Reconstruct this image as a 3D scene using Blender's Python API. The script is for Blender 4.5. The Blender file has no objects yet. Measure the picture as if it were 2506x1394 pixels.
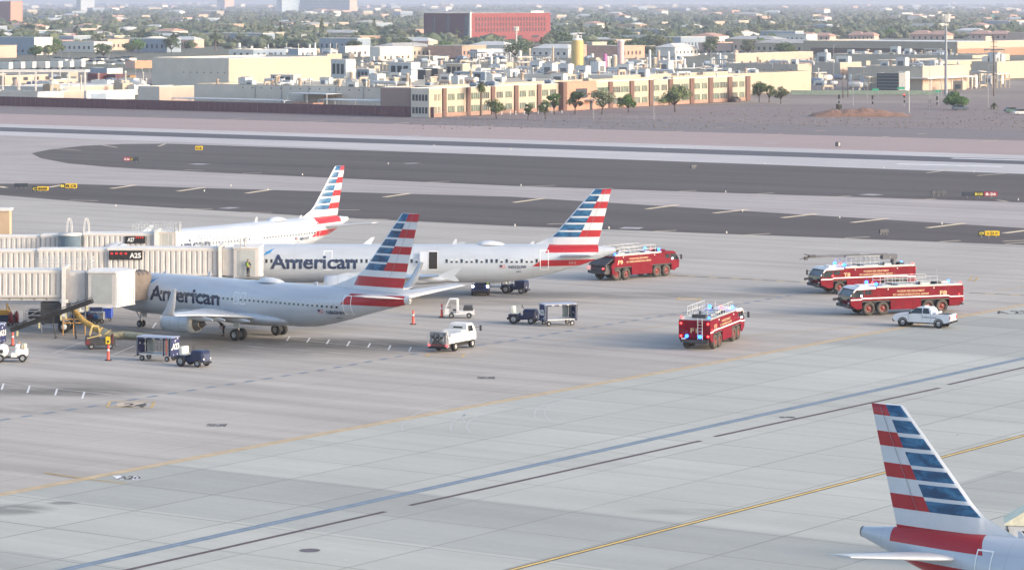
import bpy, bmesh, math, random
from mathutils import Vector, Matrix
R = math.radians
PI = math.pi
random.seed(7)
# ------------------------------------------------------------------ camera, world, sun
XC, F, H = 1253.0, 7500.0, 32.0            # photo pixels: centre column, focal length; camera height in metres
sc = bpy.context.scene
cam_data = bpy.data.cameras.new('camera')
cam = bpy.data.objects.new('camera', cam_data)
sc.collection.objects.link(cam)
cam.location = (0, 0, H)
cam.rotation_euler = (R(90), 0, 0)
cam_data.sensor_width = 36.0
cam_data.lens = F / 2506.0 * 36.0
cam_data.shift_y = -697.0 / 2506.0
cam_data.clip_start = 1.0
cam_data.clip_end = 80000.0
sc.camera = cam
A = R(34.8)                                 # bearing of the airfield grid against the view
U = Vector((-math.cos(A), math.sin(A), 0))  # along the runway, to the left and away
V = Vector((math.sin(A), math.cos(A), 0))   # across the runway, to the right and away
SUN_EL, SUN_DIR = 17.0, Vector((0.93, -0.37, 0)).normalized()   # direction TOWARDS the sun
world = bpy.data.worlds.new('World')
sc.world = world
world.use_nodes = True
wn, wl = world.node_tree.nodes, world.node_tree.links
wn.clear()
sky = wn.new('ShaderNodeTexSky')
sky.sky_type = 'NISHITA'
sky.sun_disc = False
sky.sun_elevation = R(SUN_EL)
sky.sun_rotation = math.atan2(SUN_DIR.x, SUN_DIR.y)
sky.air_density = 1.0
sky.dust_density = 3.0
sky.ozone_density = 1.0
bg = wn.new('ShaderNodeBackground')
bg.inputs['Strength'].default_value = 0.15
wo = wn.new('ShaderNodeOutputWorld')
wl.new(sky.outputs[0], bg.inputs['Color'])
wl.new(bg.outputs[0], wo.inputs['Surface'])
sun_data = bpy.data.lights.new('sun', 'SUN')
sun_data.energy = 1.0
sun_data.angle = R(10)
sun_data.color = (1.0, 0.88, 0.76)
sun = bpy.data.objects.new('sun', sun_data)
sc.collection.objects.link(sun)
sd = Vector((SUN_DIR.x * math.cos(R(SUN_EL)), SUN_DIR.y * math.cos(R(SUN_EL)), math.sin(R(SUN_EL))))
sun.rotation_euler = (-sd).to_track_quat('-Z', 'Y').to_euler()
sc.view_settings.view_transform = 'Standard'
sc.view_settings.look = 'None'
sc.view_settings.exposure = 1.40
sc.view_settings.gamma = 1.0
sc.render.engine = 'CYCLES'
sc.cycles.max_bounces = 6
sc.cycles.volume_bounces = 0

# ------------------------------------------------------------------ helpers
def P(px, py, h=0.0):
    """the point of the place, at height h, seen at photo pixel px, py"""
    z = (H - h) * F / py
    return Vector(((px - XC) / F * z, z, h))

def tag(o, label=None, cat=None, group=None, kind=None):
    if label: o['label'] = label
    if cat: o['category'] = cat
    if group: o['group'] = group
    if kind: o['kind'] = kind
    return o

def link(o):
    sc.collection.objects.link(o)
    return o

def thing(name, label, cat, loc=(0, 0, 0), rz=0.0, group=None):
    o = link(bpy.data.objects.new(name, None))
    o.empty_display_size = 0.3
    o.location = loc
    o.rotation_euler = (0, 0, rz)
    return tag(o, label, cat, group)

def kids(o):
    return [c for c in KID.get(o.name, [])]
KID = {}

def adopt(child, parent):
    child.parent = parent
    KID.setdefault(parent.name, []).append(child)

def dup(o, loc=None, rz=None, label=None, group=None, parent=None, scale=None):
    c = link(o.copy())
    if parent: adopt(c, parent)
    if loc is not None: c.location = loc
    if rz is not None: c.rotation_euler = (0, 0, rz)
    if scale is not None: c.scale = scale
    if label: c['label'] = label
    if group: c['group'] = group
    for k in kids(o):
        dup(k, parent=c)
    return c

MATS = {}
def nodes_of(name):
    m = bpy.data.materials.new(name)
    m.use_nodes = True
    nt = m.node_tree
    nt.nodes.clear()
    out = nt.nodes.new('ShaderNodeOutputMaterial')
    b = nt.nodes.new('ShaderNodeBsdfPrincipled')
    nt.links.new(b.outputs[0], out.inputs['Surface'])
    return m, nt, b

def mathn(nt, op, a, b=None, c=None):
    n = nt.nodes.new('ShaderNodeMath')
    n.operation = op
    for i, v in enumerate((a, b, c)):
        if v is None: continue
        if isinstance(v, (int, float)): n.inputs[i].default_value = v
        else: nt.links.new(v, n.inputs[i])
    return n.outputs[0]

def mixc(nt, fac, a, b, mode='MIX'):
    n = nt.nodes.new('ShaderNodeMix')
    n.data_type = 'RGBA'
    n.blend_type = mode
    for s, v in ((n.inputs[0], fac), (n.inputs[6], a), (n.inputs[7], b)):
        if isinstance(v, (int, float)): s.default_value = v
        elif isinstance(v, tuple): s.default_value = (*v[:3], 1)
        else: nt.links.new(v, s)
    return n.outputs[2]

def noise(nt, vec, scale, detail=3, rough=0.55, dist=0.0):
    n = nt.nodes.new('ShaderNodeTexNoise')
    n.inputs['Scale'].default_value = scale
    n.inputs['Detail'].default_value = detail
    n.inputs['Roughness'].default_value = rough
    n.inputs['Distortion'].default_value = dist
    if vec is not None: nt.links.new(vec, n.inputs['Vector'])
    return n.outputs[0]

def mapping(nt, vec, scale=(1, 1, 1), rot=(0, 0, 0), loc=(0, 0, 0)):
    n = nt.nodes.new('ShaderNodeMapping')
    n.inputs['Scale'].default_value = scale
    n.inputs['Rotation'].default_value = rot
    n.inputs['Location'].default_value = loc
    nt.links.new(vec, n.inputs['Vector'])
    return n.outputs[0]

def coords(nt, which='Object'):
    n = nt.nodes.new('ShaderNodeTexCoord')
    return n.outputs[which]

def ramp(nt, v, stops):
    n = nt.nodes.new('ShaderNodeValToRGB')
    e = n.color_ramp.elements
    while len(e) > 1: e.remove(e[-1])
    e[0].position, e[0].color = stops[0][0], (*stops[0][1], 1)
    for p, c in stops[1:]:
        k = e.new(p); k.color = (*c, 1)
    nt.links.new(v, n.inputs[0])
    return n.outputs[0]

def mat(name, col, rough=0.6, metal=0.0, var=0.12, scale=1.2, emit=None, strength=0.0, spec=0.5, stretch=None):
    """plain weathered surface: base colour broken up by two noises"""
    if name in MATS: return MATS[name]
    m, nt, b = nodes_of(name)
    v = coords(nt)
    if stretch: v = mapping(nt, v, stretch)
    n1 = noise(nt, v, scale, 4)
    n2 = noise(nt, v, scale * 7.3, 2)
    f = mathn(nt, 'ADD', mathn(nt, 'MULTIPLY', n1, 0.65), mathn(nt, 'MULTIPLY', n2, 0.35))
    lo = tuple(max(0, c * (1 - 2.2 * var)) for c in col)
    hi = tuple(min(1, c * (1 + 1.6 * var)) for c in col)
    r = nt.nodes.new('ShaderNodeMapRange')
    r.inputs[1].default_value, r.inputs[2].default_value = 0.3, 0.7
    nt.links.new(f, r.inputs[0])
    nt.links.new(mixc(nt, r.outputs[0], lo, hi), b.inputs['Base Color'])
    b.inputs['Roughness'].default_value = rough
    b.inputs['Metallic'].default_value = metal
    b.inputs['Specular IOR Level'].default_value = spec
    if emit:
        b.inputs['Emission Color'].default_value = (*emit, 1)
        b.inputs['Emission Strength'].default_value = strength
    MATS[name] = m
    return m

class MB:
    """collects shapes into ONE mesh object; current material slot via use()"""
    def __init__(s):
        s.v, s.f, s.mi, s.m, s.cur, s.sm = [], [], [], [], 0, []
        s.smooth = False
        s.T = Matrix.Identity(4)
    def use(s, m):
        if m not in s.m: s.m.append(m)
        s.cur = s.m.index(m)
        return s
    def add(s, vs, fs, smooth=None):
        o = len(s.v)
        s.v += [tuple(s.T @ Vector(p)) for p in vs]
        for f in fs:
            s.f.append([i + o for i in f]); s.mi.append(s.cur)
            s.sm.append(s.smooth if smooth is None else smooth)
    def box(s, c, d, rz=0.0, ry=0.0, taper=1.0, bev=0.0):
        hx, hy, hz = d[0] / 2, d[1] / 2, d[2] / 2
        M = Matrix.Translation(c) @ Matrix.Rotation(rz, 4, 'Z') @ Matrix.Rotation(ry, 4, 'Y')
        if bev > 0:
            b = min(bev, hx * .9, hy * .9, hz * .9)
            vs, fs = [], []
            for z, k in ((-hz, b), (-hz + b, 0), (hz - b, 0), (hz, b)):
                x, y = hx - k, hy - k
                cc = b if k == 0 else b * 0.5
                vs += [M @ Vector(p) for p in ((-x + cc, -y, z), (x - cc, -y, z), (x, -y + cc, z), (x, y - cc, z), (x - cc, y, z), (-x + cc, y, z), (-x, y - cc, z), (-x, -y + cc, z))]
            for k in range(3):
                for i in range(8):
                    j = (i + 1) % 8
                    fs.append((k * 8 + i, k * 8 + j, k * 8 + 8 + j, k * 8 + 8 + i))
            fs.append(tuple(range(7, -1, -1))); fs.append(tuple(range(24, 32)))
            s.add(vs, fs); return s
        vs = []
        for z, t in ((-hz, 1.0), (hz, taper)):
            for x, y in ((-hx, -hy), (hx, -hy), (hx, hy), (-hx, hy)):
                vs.append(M @ Vector((x * t, y * t, z)))
        s.add(vs, [(3, 2, 1, 0), (4, 5, 6, 7), (0, 1, 5, 4), (1, 2, 6, 5), (2, 3, 7, 6), (3, 0, 4, 7)])
        return s
    def bx(s, x0, x1, y0, y1, z0, z1, bev=0.0):
        return s.box(((x0 + x1) / 2, (y0 + y1) / 2, (z0 + z1) / 2), (abs(x1 - x0), abs(y1 - y0), abs(z1 - z0)), bev=bev)
    def tube(s, a, b, r, r2=None, n=8, caps=True):
        a, b = Vector(a), Vector(b)
        r2 = r if r2 is None else r2
        d = (b - a)
        if d.length < 1e-6: return s
        q = d.to_track_quat('Z', 'Y').to_matrix()
        vs = []
        for p, rr in ((a, r), (b, r2)):
            for i in range(n):
                t = 2 * PI * i / n
                vs.append(p + q @ Vector((rr * math.cos(t), rr * math.sin(t), 0)))
        s.add(vs, [(i, (i + 1) % n, n + (i + 1) % n, n + i) for i in range(n)], True if n > 6 else False)
        if caps:
            s.add(vs[:n], [tuple(range(n - 1, -1, -1))], False)
            s.add(vs[n:], [tuple(range(n))], False)
        return s
    def path(s, pts, r, n=6):
        for a, b in zip(pts, pts[1:]): s.tube(a, b, r, n=n)
        return s
    def lathe(s, prof, c=(0, 0, 0), axis='Z', n=24, smooth=True):
        """prof: (radius, along) pairs"""
        vs, fs = [], []
        for r, h in prof:
            for i in range(n):
                t = 2 * PI * i / n
                x, y = r * math.cos(t), r * math.sin(t)
                p = {'Z': (x, y, h), 'X': (h, x, y), 'Y': (y, h, x)}[axis]
                vs.append(Vector(c) + Vector(p))
        for k in range(len(prof) - 1):
            for i in range(n):
                j = (i + 1) % n
                fs.append((k * n + i, k * n + j, (k + 1) * n + j, (k + 1) * n + i))
        s.add(vs, fs, smooth)
        return s
    def prism(s, pts, y0, y1):
        """outline pts (x, z) extruded along y"""
        n = len(pts)
        vs = [(x, y0, z) for x, z in pts] + [(x, y1, z) for x, z in pts]
        s.add(vs, [tuple(range(n)), tuple(range(2 * n - 1, n - 1, -1))] + [(i, n + i, n + (i + 1) % n, (i + 1) % n) for i in range(n)])
        return s
    def slab(s, pts, z0, z1):
        """outline pts (x, y) extruded along z"""
        n = len(pts)
        vs = [(p[0], p[1], z0) for p in pts] + [(p[0], p[1], z1) for p in pts]
        s.add(vs, [tuple(range(n - 1, -1, -1)), tuple(range(n, 2 * n))] + [(i, (i + 1) % n, n + (i + 1) % n, n + i) for i in range(n)])
        return s
    def quad(s, *ps):
        s.add(ps, [tuple(range(len(ps)))]); return s
    def loft(s, rings, close=True, caps=True, smooth=True):
        n = len(rings[0])
        vs = [p for r in rings for p in r]
        fs = []
        for k in range(len(rings) - 1):
            for i in range(n if close else n - 1):
                j = (i + 1) % n
                fs.append((k * n + i, k * n + j, (k + 1) * n + j, (k + 1) * n + i))
        s.add(vs, fs, smooth)
        if caps:
            s.add(rings[0], [tuple(range(n - 1, -1, -1))], False)
            s.add(rings[-1], [tuple(range(n))], False)
        return s
    def build(s, name, parent=None, m=None, fix=True):
        me = bpy.data.meshes.new(name)
        me.from_pydata(s.v, [], s.f)
        for mm in (s.m or ([m] if m else [])): me.materials.append(mm)
        me.polygons.foreach_set('material_index', s.mi)
        me.polygons.foreach_set('use_smooth', s.sm)
        if fix and len(s.f) < 60000:
            b = bmesh.new(); b.from_mesh(me)
            bmesh.ops.recalc_face_normals(b, faces=b.faces)
            b.to_mesh(me); b.free()
        me.update()
        o = link(bpy.data.objects.new(name, me))
        if parent: adopt(o, parent)
        return o

_TXT = {}
def text_geo(t, bold=0.0):
    """text as triangles with height of a capital = 1, left end at x = 0"""
    k = (t, bold)
    if k not in _TXT:
        c = bpy.data.curves.new('writing', 'FONT')
        c.body = t; c.size = 1.37; c.resolution_u = 3; c.offset = bold
        o = bpy.data.objects.new('writing', c)
        sc.collection.objects.link(o)
        dg = bpy.context.evaluated_depsgraph_get()
        me = bpy.data.meshes.new_from_object(o.evaluated_get(dg))
        bpy.data.objects.remove(o)
        b = bmesh.new(); b.from_mesh(me)
        bmesh.ops.triangulate(b, faces=b.faces)
        for i in range(-3, 15):
            bmesh.ops.bisect_plane(b, geom=b.verts[:] + b.edges[:] + b.faces[:], plane_co=(0, i * 0.1, 0), plane_no=(0, 1, 0))
        b.verts.index_update()
        vs = [v.co.copy() for v in b.verts]
        fs = [tuple(v.index for v in f.verts) for f in b.faces]
        b.free(); bpy.data.meshes.remove(me)
        x0 = min(v.x for v in vs); x1 = max(v.x for v in vs)
        _TXT[k] = ([(v.x - x0, v.y) for v in vs], fs, x1 - x0)
    return _TXT[k]

def write(mb, t, fn, height, width=None, bold=0.02):
    """fn(s, t) -> point; s along the line of text, t upwards, in metres"""
    vs, fs, w = text_geo(t, bold)
    sx = height if width is None else width / w
    mb.add([fn(x * sx, y * height) for x, y in vs], fs, False)

def write_flat(mb, t, origin, right, up, height, width=None, bold=0.02, centre=False):
    vs, fs, w = text_geo(t, bold)
    sx = height if width is None else width / w
    o, r, u = Vector(origin), Vector(right).normalized(), Vector(up).normalized()
    if centre: o = o - r * (w * sx / 2)
    mb.add([o + r * (x * sx) + u * (y * height) for x, y in vs], fs, False)

def interp(tab, x):
    """smooth monotone interpolation through (x, value) pairs"""
    if x <= tab[0][0]: return tab[0][1]
    if x >= tab[-1][0]: return tab[-1][1]
    n = len(tab)
    for i in range(n - 1):
        if tab[i][0] <= x <= tab[i + 1][0]: break
    def sl(j): return (tab[j + 1][1] - tab[j][1]) / (tab[j + 1][0] - tab[j][0])
    def tg(j):
        if j == 0: return sl(0)
        if j == n - 1: return sl(n - 2)
        a, b = sl(j - 1), sl(j)
        return 0 if a * b <= 0 else 2 * a * b / (a + b)
    h = tab[i + 1][0] - tab[i][0]
    t = (x - tab[i][0]) / h
    a, b = tg(i), tg(i + 1)
    return (tab[i][1] * (1 + 2 * t) * (1 - t) ** 2 + h * a * t * (1 - t) ** 2 + tab[i + 1][1] * t * t * (3 - 2 * t) + h * b * t * t * (t - 1))

def ico(sub=1):
    b = bmesh.new()
    bmesh.ops.create_icosphere(b, subdivisions=sub, radius=1)
    vs = [v.co.copy() for v in b.verts]; fs = [tuple(v.index for v in f.verts) for f in b.faces]
    b.free()
    return vs, fs
ICO1, ICO2 = ico(1), ico(2)
def blob(mb, c, r, seed=0, which=None, jit=0.25):
    vs, fs = which or ICO1
    rr = random.Random(seed)
    mb.add([Vector(c) + Vector((v.x * r[0], v.y * r[1], v.z * r[2])) * (1 + rr.uniform(-jit, jit)) for v in vs], fs)
def ball(mb, c, r):
    vs, fs = ICO2
    mb.add([Vector(c) + v * r for v in vs], fs, True)

# common materials
WHITE = mat('white_paint', (.70, .71, .72), .45, var=.04)
BLACK = mat('black_rubber', (.015, .015, .017), .8, var=.2)
DARK = mat('dark_metal', (.05, .052, .058), .6, var=.25)
GREY = mat('grey_metal', (.30, .31, .33), .5, .3, var=.12)
LGREY = mat('light_grey_metal', (.5, .52, .54), .45, .2, var=.1)
NAVY = mat('navy_paint', (.012, .022, .075), .45, var=.2)
GLASS = mat('dark_glass', (.02, .028, .035), .12, var=.3, spec=.8)
RED = mat('red_paint', (.42, .022, .028), .5, var=.06)
YELLOW = mat('yellow_paint', (.62, .42, .03), .5, var=.1)
HUB = mat('wheel_hub_grey', (.33, .34, .36), .5, .3, var=.2)
GOLD = mat('pale_gold_lettering', (.52, .38, .22), .5, var=.05)
LET = mat('white_lettering', (.78, .78, .76), .5, var=.03)

def wheel_part(parent, c, r, w, hubm=None, axis='Y', name='wheel', tyre=None):
    """wheel = tyre mesh with a hub child"""
    o = MB(); o.use(tyre or BLACK)
    h = w / 2
    o.lathe([(r * .55, -h), (r * .93, -h), (r, -h * .6), (r, h * .6), (r * .93, h), (r * .55, h), (r * .55, -h)], c, axis, 20)
    t = o.build(name, parent)
    k = MB(); k.use(hubm or HUB)
    k.lathe([(0.001, -h * .75), (r * .2, -h * .8), (r * .25, -h * .6), (r * .5, -h * .55), (r * .56, -h * .95), (r * .56, h * .95), (r * .5, h * .55), (r * .25, h * .6), (r * .2, h * .8), (0.001, h * .75)], c, axis, 16)
    k.build('hub', t)
    return t
# ------------------------------------------------------------------ ground, pavements, markings
def grid_vec(nt):
    return mapping(nt, coords(nt), rot=(0, 0, A))

def sep(nt, vec):
    n = nt.nodes.new('ShaderNodeSeparateXYZ')
    nt.links.new(vec, n.inputs[0])
    return n.outputs

def white(nt, vec):
    n = nt.nodes.new('ShaderNodeTexWhiteNoise')
    n.noise_dimensions = '2D'
    nt.links.new(vec, n.inputs['Vector'])
    return n.outputs['Value']

def cell(nt, x, y, sx, sy):
    c = nt.nodes.new('ShaderNodeCombineXYZ')
    nt.links.new(mathn(nt, 'FLOOR', mathn(nt, 'DIVIDE', x, sx)), c.inputs[0])
    nt.links.new(mathn(nt, 'FLOOR', mathn(nt, 'DIVIDE', y, sy)), c.inputs[1])
    return white(nt, c.outputs[0])

def joint(nt, x, s, w):
    m = mathn(nt, 'ABSOLUTE', mathn(nt, 'SUBTRACT', mathn(nt, 'FRACT', mathn(nt, 'DIVIDE', x, s)), 0.5))
    return mathn(nt, 'GREATER_THAN', m, 0.5 - w / s / 2)

def concrete(name, col, slab=7.6, block=(150, 22.8), jw=0.10, jdark=0.30, streak=0.10, stains_shade=(), tint=0.03, btint=0.05, cool=(1, 1, 1)):
    m, nt, b = nodes_of(name)
    g = grid_vec(nt)
    o = sep(nt, g)
    x, y = o[0], o[1]
    base = mixc(nt, mathn(nt, 'MULTIPLY', cell(nt, x, y, slab, slab), 1.0), tuple(c * (1 - tint) for c in col), tuple(c * (1 + tint) for c in col))
    blk = mathn(nt, 'GREATER_THAN', cell(nt, mathn(nt, 'ADD', x, 31), mathn(nt, 'ADD', y, 7), block[0], block[1]), 0.62)
    base = mixc(nt, blk, base, mixc(nt, 1.0, base, tuple((1 - btint * 2) * k for k in cool), 'MULTIPLY'))
    # broad mottling, fine grain, streaks dragged along the taxi lanes
    base = mixc(nt, 1.0, base, ramp(nt, noise(nt, g, 0.035, 5, .6), [(.3, (.90, .89, .885)), (.7, (1.05, 1.05, 1.05))]), 'MULTIPLY')
    base = mixc(nt, 1.0, base, ramp(nt, noise(nt, g, 1.7, 4, .7), [(.25, (.95, .95, .95)), (.75, (1.04, 1.04, 1.04))]), 'MULTIPLY')
    st = noise(nt, mapping(nt, g, (0.012, 0.35, 1)), 1.0, 5, .65)
    base = mixc(nt, 1.0, base, ramp(nt, st, [(.35, (1 - streak,) * 3), (.62, (1.02,) * 3)]), 'MULTIPLY')
    j = mathn(nt, 'MAXIMUM', joint(nt, x, slab, jw), joint(nt, y, slab, jw))
    jj = mathn(nt, 'MULTIPLY', j, mathn(nt, 'MULTIPLY', noise(nt, g, 0.05, 3), jdark * 2))
    base = mixc(nt, jj, base, tuple(c * .45 for c in col))
    w = coords(nt)
    for (cx, cy, rx, ry, s) in stains_shade:
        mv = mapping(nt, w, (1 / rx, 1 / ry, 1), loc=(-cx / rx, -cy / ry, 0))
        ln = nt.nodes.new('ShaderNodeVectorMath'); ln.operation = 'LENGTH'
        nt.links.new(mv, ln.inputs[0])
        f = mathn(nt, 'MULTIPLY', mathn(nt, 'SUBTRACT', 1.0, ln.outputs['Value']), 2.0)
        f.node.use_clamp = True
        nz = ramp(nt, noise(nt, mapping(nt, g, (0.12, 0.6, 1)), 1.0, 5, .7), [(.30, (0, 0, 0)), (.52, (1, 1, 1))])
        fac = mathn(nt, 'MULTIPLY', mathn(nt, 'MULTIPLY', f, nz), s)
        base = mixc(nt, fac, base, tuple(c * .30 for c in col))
    nt.links.new(base, b.inputs['Base Color'])
    b.inputs['Roughness'].default_value = .85
    b.inputs['Specular IOR Level'].default_value = .25
    return m

def stain_shade(px, py, rx, ry, s):
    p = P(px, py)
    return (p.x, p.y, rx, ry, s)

def asphalt(name, col, streak=.12, spots=True):
    m, nt, b = nodes_of(name)
    g = grid_vec(nt)
    c = ramp(nt, noise(nt, mapping(nt, g, (0.010, 0.12, 1)), 1.0, 6, .65), [(.3, tuple(k * (1 - streak) for k in col)), (.7, tuple(k * (1 + streak) for k in col))])
    c = mixc(nt, 1.0, c, ramp(nt, noise(nt, g, .9, 4, .7), [(.25, (.90,) * 3), (.75, (1.08,) * 3)]), 'MULTIPLY')
    if spots:
        c = mixc(nt, mathn(nt, 'GREATER_THAN', noise(nt, mapping(nt, g, (.16, .5, 1)), 1.0, 4, .8), .71), c, tuple(k * 1.35 for k in col))
    nt.links.new(c, b.inputs['Base Color'])
    b.inputs['Roughness'].default_value = .9
    b.inputs['Specular IOR Level'].default_value = .2
    return m

def sheet(name, pts, z, m, kind='structure'):
    mb = MB(); mb.use(m)
    vs = [(p[0], p[1], 0) for p in pts]
    mb.add(vs, [tuple(range(len(vs)))])
    o = mb.build(name, fix=False)
    o.location.z = z
    me = o.data
    if me.polygons[0].normal.z < 0:
        me.flip_normals()
    return tag(o, kind=kind)

def strip(pa, pb, pc, pd, ext=500):
    """four-sided strip between upper edge pa-pb and lower edge pd-pc (photo pixels), run on along the runway beyond the frame"""
    a, b, c, d = (P(*q) for q in (pa, pb, pc, pd))
    e = (b - a).normalized() * ext
    f = (c - d).normalized() * ext
    return [a - e, b + e, c + f, d - f]

soil, nt, b_ = nodes_of('city_ground_soil')
g = coords(nt)
c = ramp(nt, noise(nt, g, 0.012, 6, .65), [(.32, (.15, .125, .115)), (.5, (.20, .165, .15)), (.68, (.27, .235, .21))])
c = mixc(nt, mathn(nt, 'MULTIPLY', mathn(nt, 'GREATER_THAN', noise(nt, g, .0035, 4), .52), .55), c, (.10, .115, .06))
far_ = mathn(nt, 'GREATER_THAN', sep(nt, g)[1], 1350.0)
c = mixc(nt, mathn(nt, 'MULTIPLY', far_, .75), c, (.085, .095, .06))
c = mixc(nt, 1.0, c, ramp(nt, noise(nt, g, .35, 4, .7), [(.3, (.88,) * 3), (.7, (1.1,) * 3)]), 'MULTIPLY')
nt.links.new(c, b_.inputs['Base Color']); b_.inputs['Roughness'].default_value = .95
mb = MB(); mb.use(soil)
ys_ = [-600, -200, 200] + [200 + 30 * 1.075 ** i * 8 for i in range(1, 70) if 200 + 30 * 1.075 ** i * 8 < 30000] + [30000]
xs_ = [-9000 + 300 * i for i in range(61)]
nx_ = len(xs_)
mb.add([(x, y, 0) for y in ys_ for x in xs_], [(j * nx_ + i, j * nx_ + i + 1, (j + 1) * nx_ + i + 1, (j + 1) * nx_ + i) for j in range(len(ys_) - 1) for i in range(nx_ - 1)])
o = mb.build('ground', fix=False); o.location.z = -0.12; tag(o, kind='structure')

old_stains_shade = [stain_shade(850, 840, 15, 5, .95), stain_shade(760, 832, 9, 3.5, .9), stain_shade(420, 850, 14, 5, .6), stain_shade(560, 850, 22, 10, .6), stain_shade(60, 945, 12, 7, .55), stain_shade(190, 958, 8, 3.5, .75), stain_shade(1000, 716, 22, 9, .45),
              stain_shade(1450, 722, 30, 5, .6), stain_shade(1190, 740, 14, 4, .4), stain_shade(300, 800, 24, 16, .6), stain_shade(1900, 770, 22, 3, .35), stain_shade(2000, 710, 10, 6, .5), stain_shade(130, 1000, 12, 4, .3)]  # real apron stains, plus shade under the airliners painted as dark patches
OLD = concrete('apron_old_concrete', (.425, .398, .37), jdark=.4, streak=.20, stains_shade=old_stains_shade, btint=.02)
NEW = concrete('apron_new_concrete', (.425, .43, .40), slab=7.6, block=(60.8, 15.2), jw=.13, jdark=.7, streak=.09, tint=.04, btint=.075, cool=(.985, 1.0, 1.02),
               stains_shade=[stain_shade(30, 1245, 3, 2.5, .7), stain_shade(155, 1229, 1.2, .8, .7), stain_shade(1680, 1250, 5, 1.5, .25)])
TAXI = concrete('taxiway_concrete', (.40, .36, .355), block=(400, 60), jdark=.10, streak=.20, btint=.01)
RWY = concrete('runway_concrete', (.47, .455, .465), block=(400, 60), jdark=.05, streak=.10, btint=.01)
ASPH = asphalt('shoulder_asphalt', (.095, .083, .083), .26)
ROAD = asphalt('perimeter_road_asphalt', (.19, .165, .172), .08, False)
PINK = asphalt('pink_gravel', (.35, .275, .27), .06)
FARD = asphalt('dark_gravel', (.215, .175, .172), .12)
RUB = asphalt('tyre_rubber', (.10, .10, .118), .10, False)

# far edge of the runway pavement, pink infield, perimeter road, gravel up to the boundary
sheet('gravel_field', [P(*q) for q in ((-900, 222), (0, 240), (1062, 262), (1900, 254), (2506, 250), (3400, 250), (3400, 375), (2506, 345), (0, 283), (-900, 262))], -0.045, FARD)
sheet('perimeter_road', strip((0, 262), (2506, 318), (2506, 346), (0, 279), 700), -0.040, ROAD)
sheet('infield_gravel', strip((0, 278), (2506, 344), (2506, 386), (0, 305), 700), -0.035, PINK)
sheet('runway', strip((0, 303), (2506, 380), (2506, 426), (0, 331), 700), -0.030, RWY)
sheet('taxiway', strip((0, 326), (2506, 424), (2506, 602), (0, 480), 700), -0.034, TAXI)
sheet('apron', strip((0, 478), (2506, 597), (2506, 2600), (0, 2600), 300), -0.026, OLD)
sheet('runway_rubber_band', strip((0, 311), (2506, 390), (2506, 402), (0, 321), 700), -0.020, RUB)
# asphalt shoulder areas between the pavements
def pxpoly(name, pts, z, m):
    return sheet(name, [P(*p) for p in pts], z, m)
lowB = [(100, 387), (170, 400), (260, 408), (350, 413.5), (500, 421), (1250, 454.5), (2506, 495), (3600, 530)]
upB = [(3600, 464), (2506, 425.5), (1250, 380.5), (700, 360), (420, 351.5), (300, 352.5), (200, 357), (120, 366), (77, 375)]
pxpoly('shoulder_between_runway_and_taxiway', lowB + upB, -0.018, ASPH)
lowA = [(-700, 455), (-300, 465), (0, 477), (215, 495), (450, 510), (750, 528), (1250, 552.5), (2506, 599), (3600, 638)]
upA = [(3600, 610), (2506, 557.5), (1250, 481), (500, 460), (300, 453.5), (150, 449.5), (0, 449), (-300, 447), (-700, 440)]
pxpoly('shoulder_between_taxiway_and_apron', lowA + upA, -0.018, ASPH)
# newer pale concrete on the near side of the double lane line
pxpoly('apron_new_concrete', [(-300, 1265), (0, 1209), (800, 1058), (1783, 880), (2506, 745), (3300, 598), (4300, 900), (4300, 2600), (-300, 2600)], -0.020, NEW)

# painted lines: a flat mesh for each kind of line
def line_quads(mb, pts, w, z=0.0):
    q = [p if isinstance(p, Vector) else P(*p) for p in pts]
    for a, b in zip(q, q[1:]):
        d = (b - a).normalized(); n = Vector((-d.y, d.x, 0)) * (w / 2)
        mb.quad(a - n, b - n, b + n, a + n)
def paint(name, col, var=.12):
    return mat(name, col, .8, var=var, scale=.8)
PY = paint('faded_yellow_paint', (.52, .36, .15))
PYB = paint('yellow_taxi_paint', (.66, .45, .14))
PTAN = paint('worn_tan_paint', (.46, .36, .25))
PBLUE = paint('blue_lane_paint', (.16, .21, .27))
PMAR = paint('dark_maroon_paint', (.085, .058, .068))
PBLK = paint('black_marking_paint', (.05, .05, .055))
PWH = paint('white_marking_paint', (.66, .66, .68))
PPALE = paint('pale_yellow_paint', (.72, .58, .40))
def marks(name, m, segs, w, z=-0.012):
    mb = MB(); mb.use(m)
    for s in segs: line_quads(mb, s, w if not isinstance(w, (list, tuple)) else w[0])
    o = mb.build(name, fix=False)
    o.location.z = z
    return tag(o, kind='structure')
def off(pts, d):
    """the polyline shifted sideways by d metres (towards the left of its run)"""
    q = [P(*p) for p in pts]
    r = []
    for i, p in enumerate(q):
        a, b = q[max(0, i - 1)], q[min(len(q) - 1, i + 1)]
        t = (b - a).normalized()
        r.append(p + Vector((-t.y, t.x, 0)) * d)
    return r
lane = [(-200, 1247), (0, 1209), (800, 1058), (1783, 880), (2506, 745), (3200, 616)]
marks('lane_line_fill', PTAN, [[P(*p) for p in lane]], .62)
marks('lane_line_edges', PY, [off(lane, .36), off(lane, -.36)], .12, -0.010)
lead = [(1000, 1459), (1250, 1393), (1900, 1224), (2165, 1155), (2506, 1064), (3200, 880)]
marks('lead_in_line_border', PBLK, [[P(*p) for p in lead]], .55)
marks('lead_in_line', PYB, [[P(*p) for p in lead]], .28, -0.009)
blue = [(0, 1428), (150, 1394), (900, 1227), (1900, 1006), (2506, 876), (3300, 705)]
marks('blue_lane_line', PBLUE, [[P(*p) for p in blue]], .85)
marks('blue_lane_line_wear', paint('pale_blue_paint', (.30, .36, .46)), [off(blue, -.05)], .06, -0.009)
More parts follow.
